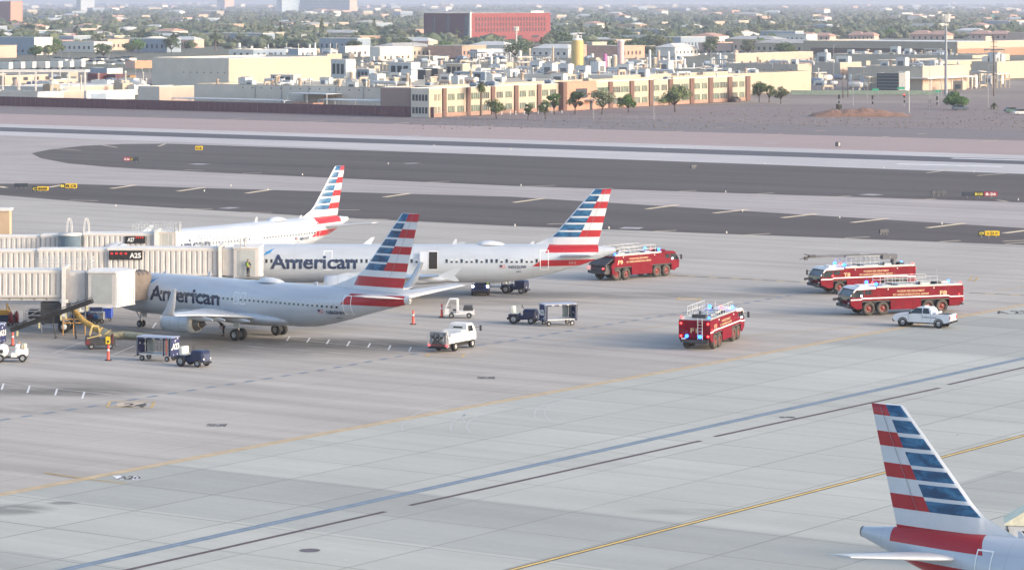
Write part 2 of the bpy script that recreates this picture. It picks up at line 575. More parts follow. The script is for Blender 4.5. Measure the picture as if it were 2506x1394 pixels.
marks('maroon_lane_line', PMAR, [[(190, 1420), (943, 1250)], [(1003, 1235), (1715, 1077)], [(1748, 1067), (2300, 948)], [(2320, 940), (2506, 898), (3000, 790)]], .42)
mb = MB(); mb.use(PBLUE)
dash = [(-60, 1036), (0, 1027), (212, 995), (402, 964), (794, 903.5), (914, 882), (1030, 862)]
dash2 = [(1040, 860), (1230, 835.5), (1393, 809), (1640, 769), (1800, 745), (1975, 715), (2200, 676)]
for pl, step in ((dash, .49), (dash2, .49)):
    q = [P(*p) for p in pl]
    acc = 0
    for a, b in zip(q, q[1:]):
        L = (b - a).length; d = (b - a) / L; n = Vector((-d.y, d.x, 0)) * .26
        t = -acc
        while t < L:
            s, e = max(t, 0), min(t + 1.15, L)
            if e > s: mb.quad(a + d * s - n, a + d * e - n, a + d * e + n, a + d * s + n)
            t += 2.4
        acc = (L + acc) % 2.4
o = mb.build('dashed_service_line', fix=False); o.location.z = -0.012; tag(o, kind='structure')
mb = MB(); mb.use(PBLK)
q = [P(1540, 668), P(1700, 676), P(1975, 690)]
q2 = [P(2372, 716), P(2620, 727)]
for qq in (q, q2):
    for a, b in zip(qq, qq[1:]):
        L = (b - a).length; d = (b - a) / L; n = Vector((-d.y, d.x, 0)) * .18; t = 0
        while t < L:
            mb.quad(a + d * t - n, a + d * min(t + 1.8, L) - n, a + d * min(t + 1.8, L) + n, a + d * t + n); t += 2.9
o = mb.build('dashed_taxi_edge_line', fix=False); o.location.z = -0.009; tag(o, kind='structure')
marks('taxi_edge_line', PY, [[(1540, 668), (1700, 676), (1975, 690)], [(2372, 716), (2620, 727)]], .5, -0.012)
marks('taxi_centre_line', PY, [[(2100, 798), (1800, 823)], [(1640, 794), (1500, 812), (1345, 835)], [(2506, 700), (2440, 712)]], .14)
# diagonal shoulder bars
bars = [(0, 456, 15, 459), (120, 458, 172, 449), (272, 461, 332, 452.5), (435, 467.5, 500, 458.5), (603, 472.5, 664, 463.5), (940, 482, 1003, 473), (1258, 495, 1332, 485),
        (1583, 511, 1659, 501), (1747, 521, 1830, 512.5), (1915, 532.5, 1999, 522.5), (2085, 544, 2174, 534), (2270, 557, 2360, 546), (2458, 570, 2560, 557)]
marks('shoulder_bars', PPALE, [[(a, b), (c, d)] for a, b, c, d in bars], 1.0)
thin = [(170, 489.5, 240, 491), (450, 510, 520, 511), (594, 519, 664, 519.5), (814, 513, 880, 514), (900, 536, 950, 536), (1340, 548, 1400, 546), (1595, 566, 1655, 563), (1820, 574.5, 1885, 571), (2067, 582, 2127, 579), (2300, 591, 2350, 588), (2455, 590, 2520, 587), (2460, 596, 2520, 592),
        (450, 415.5, 500, 416.5), (594, 424, 640, 423), (1039, 446, 1100, 443.5), (1275, 456, 1360, 453.5), (1461, 462, 1500, 460), (1661, 468, 1705, 466), (1838, 475, 1893, 472), (2015, 482.5, 2083, 479), (2233, 489.5, 2290, 486),
        (2267, 423, 2327, 415), (2392, 429.5, 2467, 423.5), (135, 364, 198, 368), (250, 355, 288, 361), (388, 358, 404, 352), (2440, 489, 2466, 493)]
marks('shoulder_edge_bars', paint('worn_pale_yellow_paint', (.50, .42, .31)), [[(a, b), (c, d)] for a, b, c, d in thin], .7)
road = [(360, 287, 410, 284), (560, 292.5, 601, 289), (748, 298, 795, 295), (960, 304, 1000, 300), (1174, 310, 1212, 307), (1395, 317, 1438, 313), (1630, 325, 1671, 320.5), (1876, 332, 1914, 327.5), (2135, 338.5, 2176, 333.5), (2402, 347.5, 2442, 342.5),
        (130, 262, 160, 260), (860, 290, 890, 288), (1300, 300, 1325, 299), (1745, 314, 1770, 312.5), (1995, 321, 2020, 319), (2245, 328, 2268, 326)]
marks('road_shoulder_bars', paint('faint_tan_paint', (.42, .33, .25)), [[(a, b), (c, d)] for a, b, c, d in road], .9)
marks('runway_markings', PWH, [[(2195, 401), (2453, 407.5)], [(2330, 387), (2700, 398)]], 2.6, -0.010)
marks('runway_edge_line', paint('thin_runway_white', (.6, .6, .62)), [[(-300, 294), (2900, 393)], [(300, 347), (2900, 437)]], .7, -0.011)
marks('faint_infield_patches', paint('worn_white_patch', (.36, .34, .36)), [[(548, 508), (575, 509)], [(470, 401), (505, 402)], [(1521, 557), (1570, 558)], [(2113, 475), (2152, 477)], [(1000, 399), (1015, 400)], [(1870, 350), (1903, 351)], [(985, 333), (1030, 331)]], 3.2)
# parking guide ticks and white lines by the gates
ticks = [(702, 833, 709, 822), (751, 837, 758, 826), (799, 841, 806, 830), (849, 846, 856, 834), (900, 850, 906, 839), (950, 855, 956, 844), (1001, 859, 1006, 848), (4, 952, 9, 937), (67, 960, 73, 942), (135, 966, 140, 950), (201, 974, 207, 957), (373, 802, 382, 789)]
marks('stand_guide_ticks', PWH, [[(a, b), (c, d)] for a, b, c, d in ticks], .16)
marks('stand_white_line', paint('worn_white_line', (.50, .48, .47)), [[(510, 904), (648, 920)], [(60, 942), (275, 965)], [(340, 880), (510, 904)], [(125, 865), (240, 822)], [(250, 878), (330, 845)], [(700, 826), (1003, 862)], [(20, 880), (230, 872)]], .13)
# hydrant pits, stencils, patches
mb = MB(); mb.use(PY)
for cx, cy, w, h in ((1685, 731, 60, 9), (320, 988.5, 116, 17), (1090, 868, 95, 10), (2382, 682, 22, 12)):
    for r in (0, 1):
        a, b, c2, d = P(cx - w / 2 + 8, cy - h / 2), P(cx + w / 2, cy - h / 2 + 2), P(cx + w / 2 - 8, cy + h / 2), P(cx - w / 2, cy + h / 2 - 2)
    line_quads(mb, [a, b, c2, d, a], .22)
o = mb.build('hydrant_pit_outlines', fix=False); o.location.z = -.010; tag(o, kind='structure')
marks('hydrant_pit_fill', paint('buff_patch_paint', (.50, .40, .30)), [[P(1662, 731), P(1706, 731)], [P(285, 989), P(352, 988)]], 1.9, -.014)
mb = MB(); mb.use(PBLK)
def stencil(t, px, py, hgt, wid):
    write_flat(mb, t, P(px, py), (1, 0, 0), (0, 1, 0), hgt, wid, bold=.03)
stencil('TAXI LANE', 503, 1042, 1.5, 1.5 * 1.02)
stencil('TAXI LANE', 1168, 926, 1.6, 1.5)
stencil('NO PARK', 1910, 1022, 1.0, 1.2)
stencil('A20', 286, 1171, 1.3, 1.5)
stencil('24', 296, 995, 2.4, 1.9)
stencil('A 23', 2440, 767, 3.0, 3.4)
o = mb.build('stencilled_codes', fix=False); o.location.z = -.008; tag(o, kind='structure')
marks('stencil_patches', PWH, [[P(325, 1168), P(342, 1168)], [P(282, 1167), P(300, 1166)]], 1.6, -.011)
marks('cross_lane_line', PY, [[(108, 1154), (200, 1168), (310, 1180)], [(112, 1157), (205, 1171), (305, 1183)]], .12, -.009)
def disc(name, px, py, r, m, z=-.008, sq=1.0):
    p = P(px, py)
    mb = MB(); mb.use(m)
    mb.add([(p.x + r * math.cos(t * PI / 12), p.y + sq * r * math.sin(t * PI / 12), 0) for t in range(24)], [tuple(range(24))])
    o = mb.build(name, fix=False); o.location.z = z
    return o
for px, py, r, lab in ((758, 1345, .62, 'dark round manhole cover in the pale apron near the maroon line'), (2343, 1063, .12, 'small dark round light fitting in the apron by the tall tail'), (1552, 953, .10, 'small dark round fitting in the pale apron beyond the blue line')):
    o = disc('manhole_cover', px, py, r, mat('iron_cover', (.11, .095, .11), .7))
    tag(o, lab, 'manhole cover')
# tyre scrub arcs on the pale apron
mb = MB(); mb.use(paint('scrub_mark', (.42, .43, .435), .05))
for cx, cy, r, a0, a1 in ((1560, 1010, 9, 100, 200), (1440, 1020, 12, 110, 190), (1350, 1040, 8, 90, 200), (1270, 1040, 11, 100, 190), (1566, 1012, 10.2, 110, 190), (1345, 1042, 9.3, 100, 190)):
    p = P(cx, cy)
    line_quads(mb, [p + Vector((r * .8 * math.cos(R(a0 + (a1 - a0) * i / 14)), r * 1.4 * math.sin(R(a0 + (a1 - a0) * i / 14)), 0)) for i in range(15)], .12)
o = mb.build('tyre_scrub_marks', fix=False); o.location.z = -.013; tag(o, kind='structure')
# ------------------------------------------------------------------ airliners
AL = {  # body shape tables: station from the nose against top, bottom, half width
 'short': dict(L=38.3, top=[(0, 3.05), (.4, 3.45), (1.2, 4.0), (2.2, 4.45), (3.4, 5.0), (5, 5.33), (7, 5.42), (30, 5.42), (34, 5.38), (38.3, 5.0)],
   bot=[(0, 2.85), (.4, 2.4), (1.2, 1.95), (2.5, 1.6), (4.5, 1.42), (6, 1.39), (24, 1.39), (27, 1.55), (30, 2.15), (34, 3.25), (38.3, 4.35)],
   hw=[(0, .1), (.4, .5), (1.2, 1.0), (2.5, 1.42), (4.5, 1.78), (6.5, 1.88), (26, 1.88), (30, 1.68), (34, 1.15), (37.5, .45), (38.3, .22)]),
 'long': dict(L=44.5, top=[(0, 3.6), (.4, 3.95), (1.2, 4.45), (2.4, 5.0), (3.6, 5.5), (5, 5.78), (6.5, 5.87), (37, 5.87), (41, 5.8), (44.5, 5.5)],
   bot=[(0, 3.3), (.4, 2.85), (1.2, 2.4), (2.6, 2.0), (4.5, 1.78), (6, 1.74), (31, 1.74), (33, 1.85), (36, 2.35), (39.7, 3.3), (42.5, 4.25), (44.5, 4.98)],
   hw=[(0, .1), (.4, .55), (1.2, 1.1), (2.6, 1.6), (4.5, 1.9), (6, 1.975), (33, 1.975), (36, 1.75), (39.7, 1.15), (42.5, .6), (44.5, .26)])}

def body_at(k, x):
    d = AL[k]
    t, b, w = interp(d['top'], x), interp(d['bot'], x), interp(d['hw'], x)
    return (t + b) / 2, (t - b) / 2, w

def skin(k, x, z, side=-1, off=.02):
    zc, rz, ry = body_at(k, x)
    q = max(-.999, min(.999, (z - zc) / rz))
    return Vector((x, side * (ry * math.sqrt(1 - q * q) + off), z))

SILVER_C = (.46, .505, .57)
def livery(name, boxes):
    """pale silver skin with red bands painted at body stations: (x0, slant, x1, z0, z1)"""
    m, nt, b = nodes_of(name)
    g = coords(nt)
    s = sep(nt, g)
    panels = mathn(nt, 'MAXIMUM', joint(nt, s[0], 2.54, .035), joint(nt, s[2], 1.3, .02))
    c = mixc(nt, mathn(nt, 'MULTIPLY', panels, .38), SILVER_C, tuple(k * .6 for k in SILVER_C))
    c = mixc(nt, 1.0, c, ramp(nt, noise(nt, mapping(nt, g, (.25, 1, 1.2)), 1.0, 4), [(.3, (.90, .90, .90)), (.7, (1.04, 1.04, 1.04))]), 'MULTIPLY')
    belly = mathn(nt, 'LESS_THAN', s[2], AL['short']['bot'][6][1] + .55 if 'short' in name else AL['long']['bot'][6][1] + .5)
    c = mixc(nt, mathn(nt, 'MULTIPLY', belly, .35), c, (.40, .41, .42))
    red = None
    for x0, sl, x1, z0, z1 in boxes:
        f = mathn(nt, 'MULTIPLY', mathn(nt, 'GREATER_THAN', s[2], z0), mathn(nt, 'LESS_THAN', s[2], z1))
        xe = mathn(nt, 'ADD', mathn(nt, 'MULTIPLY', mathn(nt, 'SUBTRACT', s[2], z0), sl), x0)
        f = mathn(nt, 'MULTIPLY', f, mathn(nt, 'GREATER_THAN', s[0], xe))
        f = mathn(nt, 'MULTIPLY', f, mathn(nt, 'LESS_THAN', s[0], x1))
        red = f if red is None else mathn(nt, 'MAXIMUM', red, f)
    c = mixc(nt, red, c, (.38, .018, .026))
    nt.links.new(c, b.inputs['Base Color'])
    b.inputs['Roughness'].default_value = .34
    b.inputs['Metallic'].default_value = .12
    return m
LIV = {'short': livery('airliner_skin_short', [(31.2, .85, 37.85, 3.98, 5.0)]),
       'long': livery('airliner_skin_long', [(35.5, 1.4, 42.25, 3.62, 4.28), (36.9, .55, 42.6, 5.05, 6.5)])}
SILVER = mat('airliner_silver', SILVER_C, .35, .12, var=.04, scale=.6)
WINGTOP = mat('wing_grey_paint', (.50, .52, .55), .4, .1, var=.06, scale=.5)
BARE = mat('bare_metal', (.62, .63, .65), .3, .8, var=.06)
TBLUE, nt, b_ = nodes_of('tail_flag_blue')
g = coords(nt)
c = ramp(nt, noise(nt, mapping(nt, g, (.9, 1, 2.2)), 1.0, 4, .6, .6), [(.30, (.008, .03, .085)), (.48, (.012, .075, .18)), (.62, (.035, .16, .31)), (.74, (.01, .06, .15))])
nt.links.new(c, b_.inputs['Base Color']); b_.inputs['Roughness'].default_value = .35
TRED = mat('tail_flag_red', (.38, .018, .026), .38, var=.05)
TWHITE = mat('tail_white', (.56, .59, .64), .38, var=.03)
TITLE = mat('title_blue_grey', (.009, .019, .06), .4, var=.08)
TITLE2 = mat('title_mid_grey_blue', (.022, .036, .085), .4, var=.08)
LBLUE = mat('light_symbol_blue', (.03, .22, .52), .4, var=.1)
EXH = mat('exhaust_metal', (.20, .19, .18), .5, .6, var=.2)
OUTL = mat('door_outline_white', (.80, .81, .82), .45, var=.02)
OUTD = mat('door_outline_grey', (.22, .23, .26), .5, var=.05)

def aerofoil(xle, chord, z, th, y, tw=0.0):
    pts = []
    top = [(0, 0), (.03, .32), (.12, .5), (.35, .56), (.65, .34), (1, .03)]
    bot = [(1, -.03), (.65, -.22), (.35, -.40), (.12, -.36), (.03, -.22)]
    for u, t in top + bot:
        pts.append(Vector((xle + u * chord, y, z + t * th + tw * (u - .3) * chord)))
    return pts

def make_wing(parent, sects, side, name, m):
    mb = MB(); mb.use(m)
    rings = [aerofoil(x, c, z, th, side * y) for y, x, c, z, th in sects]
    mb.loft(rings)
    return mb.build(name, parent)

def fin_mesh(parent, k):
    """vertical tail cut into the painted flag rows"""
    if k == 'long':
        zt = [11.76, 11.2, 11.03, 10.41, 10.22, 9.69, 9.50, 8.86, 8.68, 8.16, 7.97, 7.36, 7.18, 6.64, 5.82, 5.3]
        le = lambda z: 37.45 + (z - 6.4) * .872 + (-(1.1) * max(0, 6.9 - z) ** 1.5 if z < 6.9 else 0)
        te = lambda z: 42.55 + (z - 5.82) * .244
        mid = lambda z: 40.5 + (z - 6.64) * .506
        ztop_c = 11.4
    else:
        zt = [12.55, 11.8, 11.63, 11.1, 10.93, 10.3, 10.12, 9.5, 9.33, 8.78, 8.6, 7.98, 7.8, 7.19, 6.6, 5.7, 5.2]
        le = lambda z: 32.35 + (z - 6.6) * .842 + (-(1.25) * max(0, 7.0 - z) ** 1.55 if z < 7.0 else 0)
        te = lambda z: 37.35 + (z - 5.3) * .285
        mid = lambda z: 35.35 + (z - 7.19) * .55
    mb = MB()
    rows = [('b', 0)]
    # columns: leading strip, blue, red/white, trailing strip
    bs = (lambda z: 36.9 + (z - 5.07) * .5) if k == 'long' else (lambda z: 31.7 + (z - 5.7) * .6)
    us = lambda z: [le(z), max(le(z) + .16, bs(z) if z < 6.62 else 0), max(le(z) + .34, (bs(z) + .3) if z < 6.62 else 0), le(z) + .34 + (mid(z) - le(z) - .34) * .5, mid(z), (mid(z) + te(z)) / 2, te(z) - .12, te(z)]
    th = lambda z: .34 - (z - 5) * .026
    prof = [0.02, .55, .75, 1.0, .9, .6, .16, .03]
    n = len(zt)
    fs = []
    for side in (-1, 1):
        vs = []
        for z in zt:
            xs = us(z)
            for i, x in enumerate(xs):
                vs.append((x, side * th(z) * prof[i], z))
        o = 8
        for r in range(n - 1):
            for i in range(7):
                f = (r * o + i, r * o + i + 1, (r + 1) * o + i + 1, (r + 1) * o + i)
                last = 13
                if i in (0,) : m = TWHITE
                elif r >= last:
                    m = TWHITE
                    if k == 'short' and r == 14: m = TRED
                    if k == 'long' and r >= 14: m = TRED
                    if i == 0: m = TWHITE
                elif i <= 3:
                    if r == 0: m = TBLUE
                    else: m = TWHITE if r % 2 == 1 else TBLUE
                else:
                    row = 0 if r == 0 else (r + 1) // 2
                    m = TRED if row % 2 == 0 else TWHITE
                mb.use(m)
                mb.add([vs[j] for j in f], [(0, 1, 2, 3)], True)
    # tip cap
    mb.use(TWHITE)
    z = zt[0]; xs = us(z)
    a = [Vector((x, -th(z) * prof[i], z)) for i, x in enumerate(xs)]
    b = [Vector((x, th(z) * prof[i], z)) for i, x in enumerate(xs)]
    for i in range(7): mb.quad(a[i], a[i + 1], b[i + 1], b[i])
    o = mb.build('vertical_tail', parent, fix=False)
    bm = bmesh.new(); bm.from_mesh(o.data)
    bmesh.ops.remove_doubles(bm, verts=bm.verts, dist=.002)
    bmesh.ops.recalc_face_normals(bm, faces=bm.faces)
    bm.to_mesh(o.data); bm.free()
    # rudder hinge line
    h = MB(); h.use(OUTD)
    for side in (-1, 1):
        for z0, z1 in zip(zt[:-3], zt[1:-2]):
            x0, x1 = (te(z0) - (te(z0) - le(z0)) * .30), (te(z1) - (te(z1) - le(z1)) * .30)
            h.quad((x0, side * (th(z0) * .82 + .012), z0), (x0 + .03, side * (th(z0) * .8 + .012), z0), (x1 + .03, side * (th(z1) * .8 + .012), z1), (x1, side * (th(z1) * .82 + .012), z1))
    h.build('rudder_gap', o)
    return o

def door_ring(k, x, z0, z1, w, side, m, t=.07, sk=None):
    mb = MB(); mb.use(m)
    f = lambda xx, zz: skin(k, xx, zz, side, .018)
    n = 8
    hw = w / 2
    for xx, dx in ((x - hw, -t), (x + hw, t)):
        for i in range(n):
            a, b = z0 + (z1 - z0) * i / n, z0 + (z1 - z0) * (i + 1) / n
            mb.quad(f(xx, a), f(xx + dx, a), f(xx + dx, b), f(xx, b))
    for zz, dz in ((z0, -t), (z1, t)):
        mb.quad(f(x - hw - t, zz), f(x + hw + t, zz), f(x + hw + t, zz + dz), f(x - hw - t, zz + dz))
    return mb

WM = {}
def cabin_window(parent, k, x, z, side, shade=0):
    """one cabin window: dark pane (or part-lowered blind) in a pale frame"""
    key = (k, shade)
    if key not in WM:
        fr = MB(); fr.use(mat('window_surround', (.52, .55, .6), .4, var=.05))
        pts = [(math.copysign(abs(math.cos(t)) ** .55, math.cos(t)) * .18, math.copysign(abs(math.sin(t)) ** .6, math.sin(t)) * .26) for t in [2 * PI * i / 14 for i in range(14)]]
        fr.add([(px, 0, pz) for px, pz in pts], [tuple(range(14))])
        fo = fr.build('cabin_window', None, fix=False); sc.collection.objects.unlink(fo); me = fo.data; bpy.data.objects.remove(fo)
        pn = MB(); pn.use(GLASS)
        z1 = .20 if shade == 0 else 0.0
        pn.quad((-.13, 0, -.21), (.13, 0, -.21), (.13, 0, z1), (-.13, 0, z1))
        po = pn.build('pane', None, fix=False); sc.collection.objects.unlink(po); pm = po.data; bpy.data.objects.remove(po)
        WM[key] = (me, pm)
    me, pm = WM[key]
    p = skin(k, x, z, side, .008)
    zc, rz, ry = body_at(k, x)
    q = max(-.99, min(.99, (z - zc) / rz))
    lean = math.atan2(q / rz, math.sqrt(1 - q * q) / ry)
    o = link(bpy.data.objects.new('cabin_window', me)); adopt(o, parent)
    o.location = p
    o.rotation_euler = (-side * lean * -1 if side > 0 else -lean, 0, 0)
    o.rotation_euler = (side * lean, 0, 0)
    c = link(bpy.data.objects.new('pane', pm)); adopt(c, o)
    c.location = (0, side * .008, 0)
    return o

def landing_gear(parent, x, y, r, w, top, gap, name='main_landing_gear', dx=0):
    mb = MB(); mb.use(LGREY)
    mb.tube((x, y, top), (x, y, r + .05), .13, .09, 10)
    mb.tube((x, y - gap, r), (x, y + gap, r), .08, n=8)
    mb.tube((x, y, r + .25), (x - .8, y - math.copysign(.5, y) if y else 0, top), .055, n=6)
    mb.box((x + .02, y + (math.copysign(.28, y) if y else .35), (top + r) / 2 + .3), (.8, .04, (top - r) * .55))
    g = mb.build(name, parent)
    for s in (-1, 1):
        o = MB(); o.use(BLACK)
        c = (x, y + s * gap, r); h = w / 2
        o.lathe([(r * .5, -h), (r * .92, -h), (r, -h * .5), (r, h * .5), (r * .92, h), (r * .5, h)], c, 'Y', 20)
        o.use(HUB); o.lathe([(.001, -h * .5), (r * .3, -h * .85), (r * .5, -h * .75), (r * .52, -h)], c, 'Y', 16)
        o.lathe([(.001, h * .5), (r * .3, h * .85), (r * .5, h * .75), (r * .52, h)], c, 'Y', 16)
        o.build('wheel', g)
    return g

def engine(parent, side, y, x0, x1, zc, r, sn):
    m = MB(); m.use(SILVER); L = x1 - x0
    c = (x0, side * y, zc)
    m.lathe([(r * .80, L * .12), (r * .83, .05), (r * .9, 0), (r * .97, .1), (r * 1.02, L * .25), (r * 1.03, L * .5), (r * .97, L * .8), (r * .80, L), (r * .74, L * .93)], c, 'X', 32)
    n = m.build('engine_nacelle', parent)
    i = MB(); i.use(BARE); i.lathe([(r * .82, .03), (r * .9, -.03), (r * .97, .08), (r * .985, .2)], c, 'X', 32); i.build('intake_lip', n)
    f = MB(); f.use(DARK); f.lathe([(.001, L * .14), (r * .3, L * .2), (r * .82, L * .2)], c, 'X', 24); f.build('fan', n)
    e = MB(); e.use(EXH)
    e.lathe([(r * .75, L * .8), (r * .62, L * .99), (r * .50, L * 1.10), (r * .42, L * 1.14), (r * .40, L * 1.05)], c, 'X', 24)
    e.lathe([(r * .30, L * 1.05), (r * .26, L * 1.15), (r * .10, L * 1.25), (.001, L * 1.28)], c, 'X', 18)
    e.build('exhaust_nozzle', n)
    p = MB(); p.use(SILVER)
    p.prism([(x0 + L * .25, zc + r * .98), (x0 + L * .5, zc + r * 1.25), (x1 + 1.4, zc + r * 1.35), (x1 + 1.0, zc + r * .9), (x1 - .3, zc + r * .5)], side * y - .14, side * y + .14)
    p.build('pylon', n)
    d = MB(); d.use(OUTD)
    for xx in (.33, .62):
        d.lathe([(r * 1.032, L * xx), (r * 1.034, L * xx + .03)], c, 'X', 32)
    d.build('cowl_gap', n)
    return n

def airliner(k, label, loc, rz, reg, num, shades, sides=(-1,), doors=(), opened=None, gears=True, small=None):
    t = thing('airliner', label, 'airliner', loc, rz)
    d = AL[k]; L = d['L']
    f = MB(); f.use(LIV[k])
    xs = [0, .08, .2, .4, .7, 1.0, 1.4, 1.9, 2.4, 3, 3.6, 4.3, 5, 6] + [7 + i * 1.0 for i in range(int(L - 7) + 1)] + [L]
    rings = []
    for x in xs:
        zc, rz_, ry = body_at(k, x)
        rings.append([Vector((x, ry * math.cos(a), zc + rz_ * math.sin(a))) for a in [2 * PI * i / 56 for i in range(56)]])
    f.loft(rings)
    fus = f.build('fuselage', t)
    # tail cone outlet
    e = MB(); e.use(EXH)
    zc, rz_, ry = body_at(k, L)
    e.lathe([(ry * 1.02, -.35), (ry * 1.05, .02), (ry * .7, .06), (.001, -.1)], (L, 0, zc), 'X', 18)
    e.build('tail_outlet', t)
    # belly fairing
    b = MB(); b.use(SILVER)
    x0, x1 = (12.5, 25.5) if k == 'short' else (14.5, 28.5)
    zb = d['bot'][6][1] if k == 'short' else 1.74
    rr = []
    for i in range(13):
        u = i / 12; x = x0 + (x1 - x0) * u
        w = 2.0 * math.sin(PI * u) ** .35 + .1; h = 1.05 * math.sin(PI * u) ** .4 + .02
        rr.append([Vector((x, w * math.cos(a), zb + .62 + h * math.sin(a) * .78)) for a in [2 * PI * j / 24 for j in range(24)]])
    b.loft(rr); b.build('belly_fairing', t)
    fin_mesh(t, k)
    if k == 'short':
        W = [(0, 12.4, 9.2, 2.0, 1.15), (1.9, 13.2, 7.7, 2.12, 1.05), (5.8, 15.9, 4.9, 2.55, .62), (11, 19.4, 3.2, 3.15, .38), (16.6, 23.0, 1.7, 3.72, .2)]
        S = [(0, 33.2, 4.6, 4.75, .42), (.9, 33.8, 4.1, 4.82, .4), (7.15, 37.6, 1.5, 5.55, .12)]
    else:
        W = [(0, 14.8, 9.4, 2.15, 1.2), (2, 15.9, 7.6, 2.3, 1.1), (6.3, 18.9, 4.5, 2.75, .6), (11.5, 22.2, 3.1, 3.4, .38), (16.9, 25.8, 1.6, 4.0, .2)]
        S = [(0, 37.6, 4.3, 4.55, .42), (.9, 38.2, 3.9, 4.62, .4), (6.2, 41.4, 1.5, 5.15, .12)]
    for s in (-1, 1):
        w = make_wing(t, W, s, 'wing', WINGTOP)
        # slat line, flap gaps
        g = MB(); g.use(BARE)
        g.loft([[Vector((x - .05, s * y, z - .1 * th)), Vector((x + .02, s * y, z + .38 * th)), Vector((x + c * .10, s * y, z + .52 * th + .012))] for y, x, c, z, th in W[1:]], close=False, caps=False)
        g.build('slat', w)
        q = MB(); q.use(OUTD)
        for (y, x, c, z, th), (y2, x2, c2, z2, th2) in zip(W[1:], W[2:]):
            q.quad((x + c * .74, s * y, z + .30 * th + .03), (x + c * .75 + .04, s * y, z + .29 * th + .03), (x2 + c2 * .75 + .04, s * y2, z2 + .29 * th2 + .03), (x2 + c2 * .74, s * y2, z2 + .30 * th2 + .03))
        q.build('flap_gap', w)
        for fy in ((3.6, 7.2, 10.2) if k == 'short' else (4.6, 8.3, 11.8)):
            xx = interp([(a[0], a[1] + a[2]) for a in W], fy); zz = interp([(a[0], a[3]) for a in W], fy)
            c = MB(); c.use(SILVER)
            c.loft([[Vector((xx - 2.2 + 3.2 * u, s * fy + .19 * math.sin(PI * (u * .92 + .04)) ** .6 * math.cos(a), zz - .22 - .1 * u + .24 * math.sin(PI * (u * .92 + .04)) ** .6 * math.sin(a))) for a in [2 * PI * j / 10 for j in range(10)]] for u in [0, .15, .35, .6, .85, 1]])
            c.build('flap_track_fairing', w)
        if k == 'short':
            wl_ = MB(); wl_.use(SILVER)
            rr = []
            for u, (x, c, dy, z) in enumerate([(23.0, 1.7, 0, 3.72), (23.5, 1.35, .25, 3.95), (24.1, 1.05, .42, 4.6), (25.1, .55, .72, 6.25)]):
                rr.append([Vector((x + v_ * c, s * (16.6 + dy) + w_ * .06, z + w_ * .03)) for v_, w_ in ((0, 0), (.3, 1), (1, 0), (.3, -1))])
            wl_.loft(rr); wl_.build('winglet', w)
        else:
            wl_ = MB(); wl_.use(SILVER)
            wl_.prism([(25.8, 4.0), (27.5, 4.0), (28.2, 4.75), (27.6, 4.78)], s * 16.86, s * 16.94)
            wl_.prism([(25.8, 4.0), (27.5, 4.0), (28.0, 3.45), (27.5, 3.42)], s * 16.86, s * 16.94)
            wl_.build('winglet', w)
        make_wing(t, S, s, 'horizontal_tail', WINGTOP)
        if k == 'short': engine(t, s, 4.83, 12.2, 16.3, 1.52, .98, s)
        else: engine(t, s, 5.75, 13.6, 18.0, 1.95, 1.08, s)
        if gears:
            if k == 'short': landing_gear(t, 19.7, s * 2.86, .565, .4, 2.2, .43)
            else: landing_gear(t, 22.0, s * 3.8, .585, .42, 2.4, .46)
    if gears:
        if k == 'short': landing_gear(t, 4.1, 0, .345, .2, 1.7, .22, 'nose_landing_gear')
        else: landing_gear(t, 5.1, 0, .38, .22, 2.0, .25, 'nose_landing_gear')
    # antenna dome and blades
    a = MB(); a.use(TWHITE)
    dx = 21.2 if k == 'short' else 31.0
    zt = body_at(k, dx)[0] + body_at(k, dx)[1]
    for u in range(1): pass
    rr = []
    for i in range(11):
        u = i / 10; hh = .42 * math.sin(PI * u ** .8) ** .7 + .01; ww = .75 * math.sin(PI * u ** .85) ** .5 + .02
        rr.append([Vector((dx - 1.5 + 3.2 * u, ww * math.cos(q_), zt - .06 + hh * max(0, math.sin(q_)))) for q_ in [PI * j / 10 for j in range(11)]])
    a.loft(rr, close=False, caps=False); a.build('antenna_dome', t)
    for bx_, bz in (((12.9, 0), (26.5, 0), (7, 0)) if k == 'short' else ((26.9, 0), (35.2, 0), (10, 0))):
        zt = body_at(k, bx_)[0] + body_at(k, bx_)[1]
        h = .55 if bx_ in (12.9, 26.9) else .3
        m = MB(); m.use(TWHITE)
        m.prism([(bx_, zt - .05), (bx_ + .35, zt + h), (bx_ + .55, zt + h), (bx_ + .5, zt - .05)], -.02, .02)
        m.build('blade_antenna', t)
    # cockpit glazing
    for s in (-1, 1):
        g = MB(); g.use(GLASS)
        for xa, xb, zl, zh in (((1.75, 2.45, .55, .25), (2.5, 3.2, .75, .30), (3.25, 3.8, .85, .40))):
            ta, tb = (sum(body_at(k, xa)[:2]), sum(body_at(k, xb)[:2]))
            g.quad(skin(k, xa, ta - zl, s), skin(k, xb, tb - zl - .1, s), skin(k, xb, tb - zh, s), skin(k, xa, ta - zh + .05, s))
        g.build('cockpit_glazing', t)
    zw = 3.80 if k == 'short' else 4.22
    for side in sides:
        wx = []
        if k == 'short':
            x = 7.6
            while x < 31.0:
                if not (18.25 < x < 18.8): wx.append(x)
                x += .51 if x < 16 else .56
        else:
            x = 7.2
            while x < 36.0:
                if not (13.1 < x < 14.4 or 24.0 < x < 25.9): wx.append(x)
                x += .533
        for i, x in enumerate(wx):
            cabin_window(t, k, x, zw, side, shade=(1 if shades(i) else 0))
        for (dx, w, z0, z1, m) in doors:
            door_ring(k, dx, z0, z1, w, side, m).build('door_outline', t)
        # name in large letters, the small slanted symbol, registration, flag
        w0, w1, h, zb_ = (7.1, 16.3, 1.42, 3.02) if k == 'short' else (7.6, 16.75, 1.5, 3.42)
        m = MB(); m.use(TITLE if k == 'short' else TITLE2)
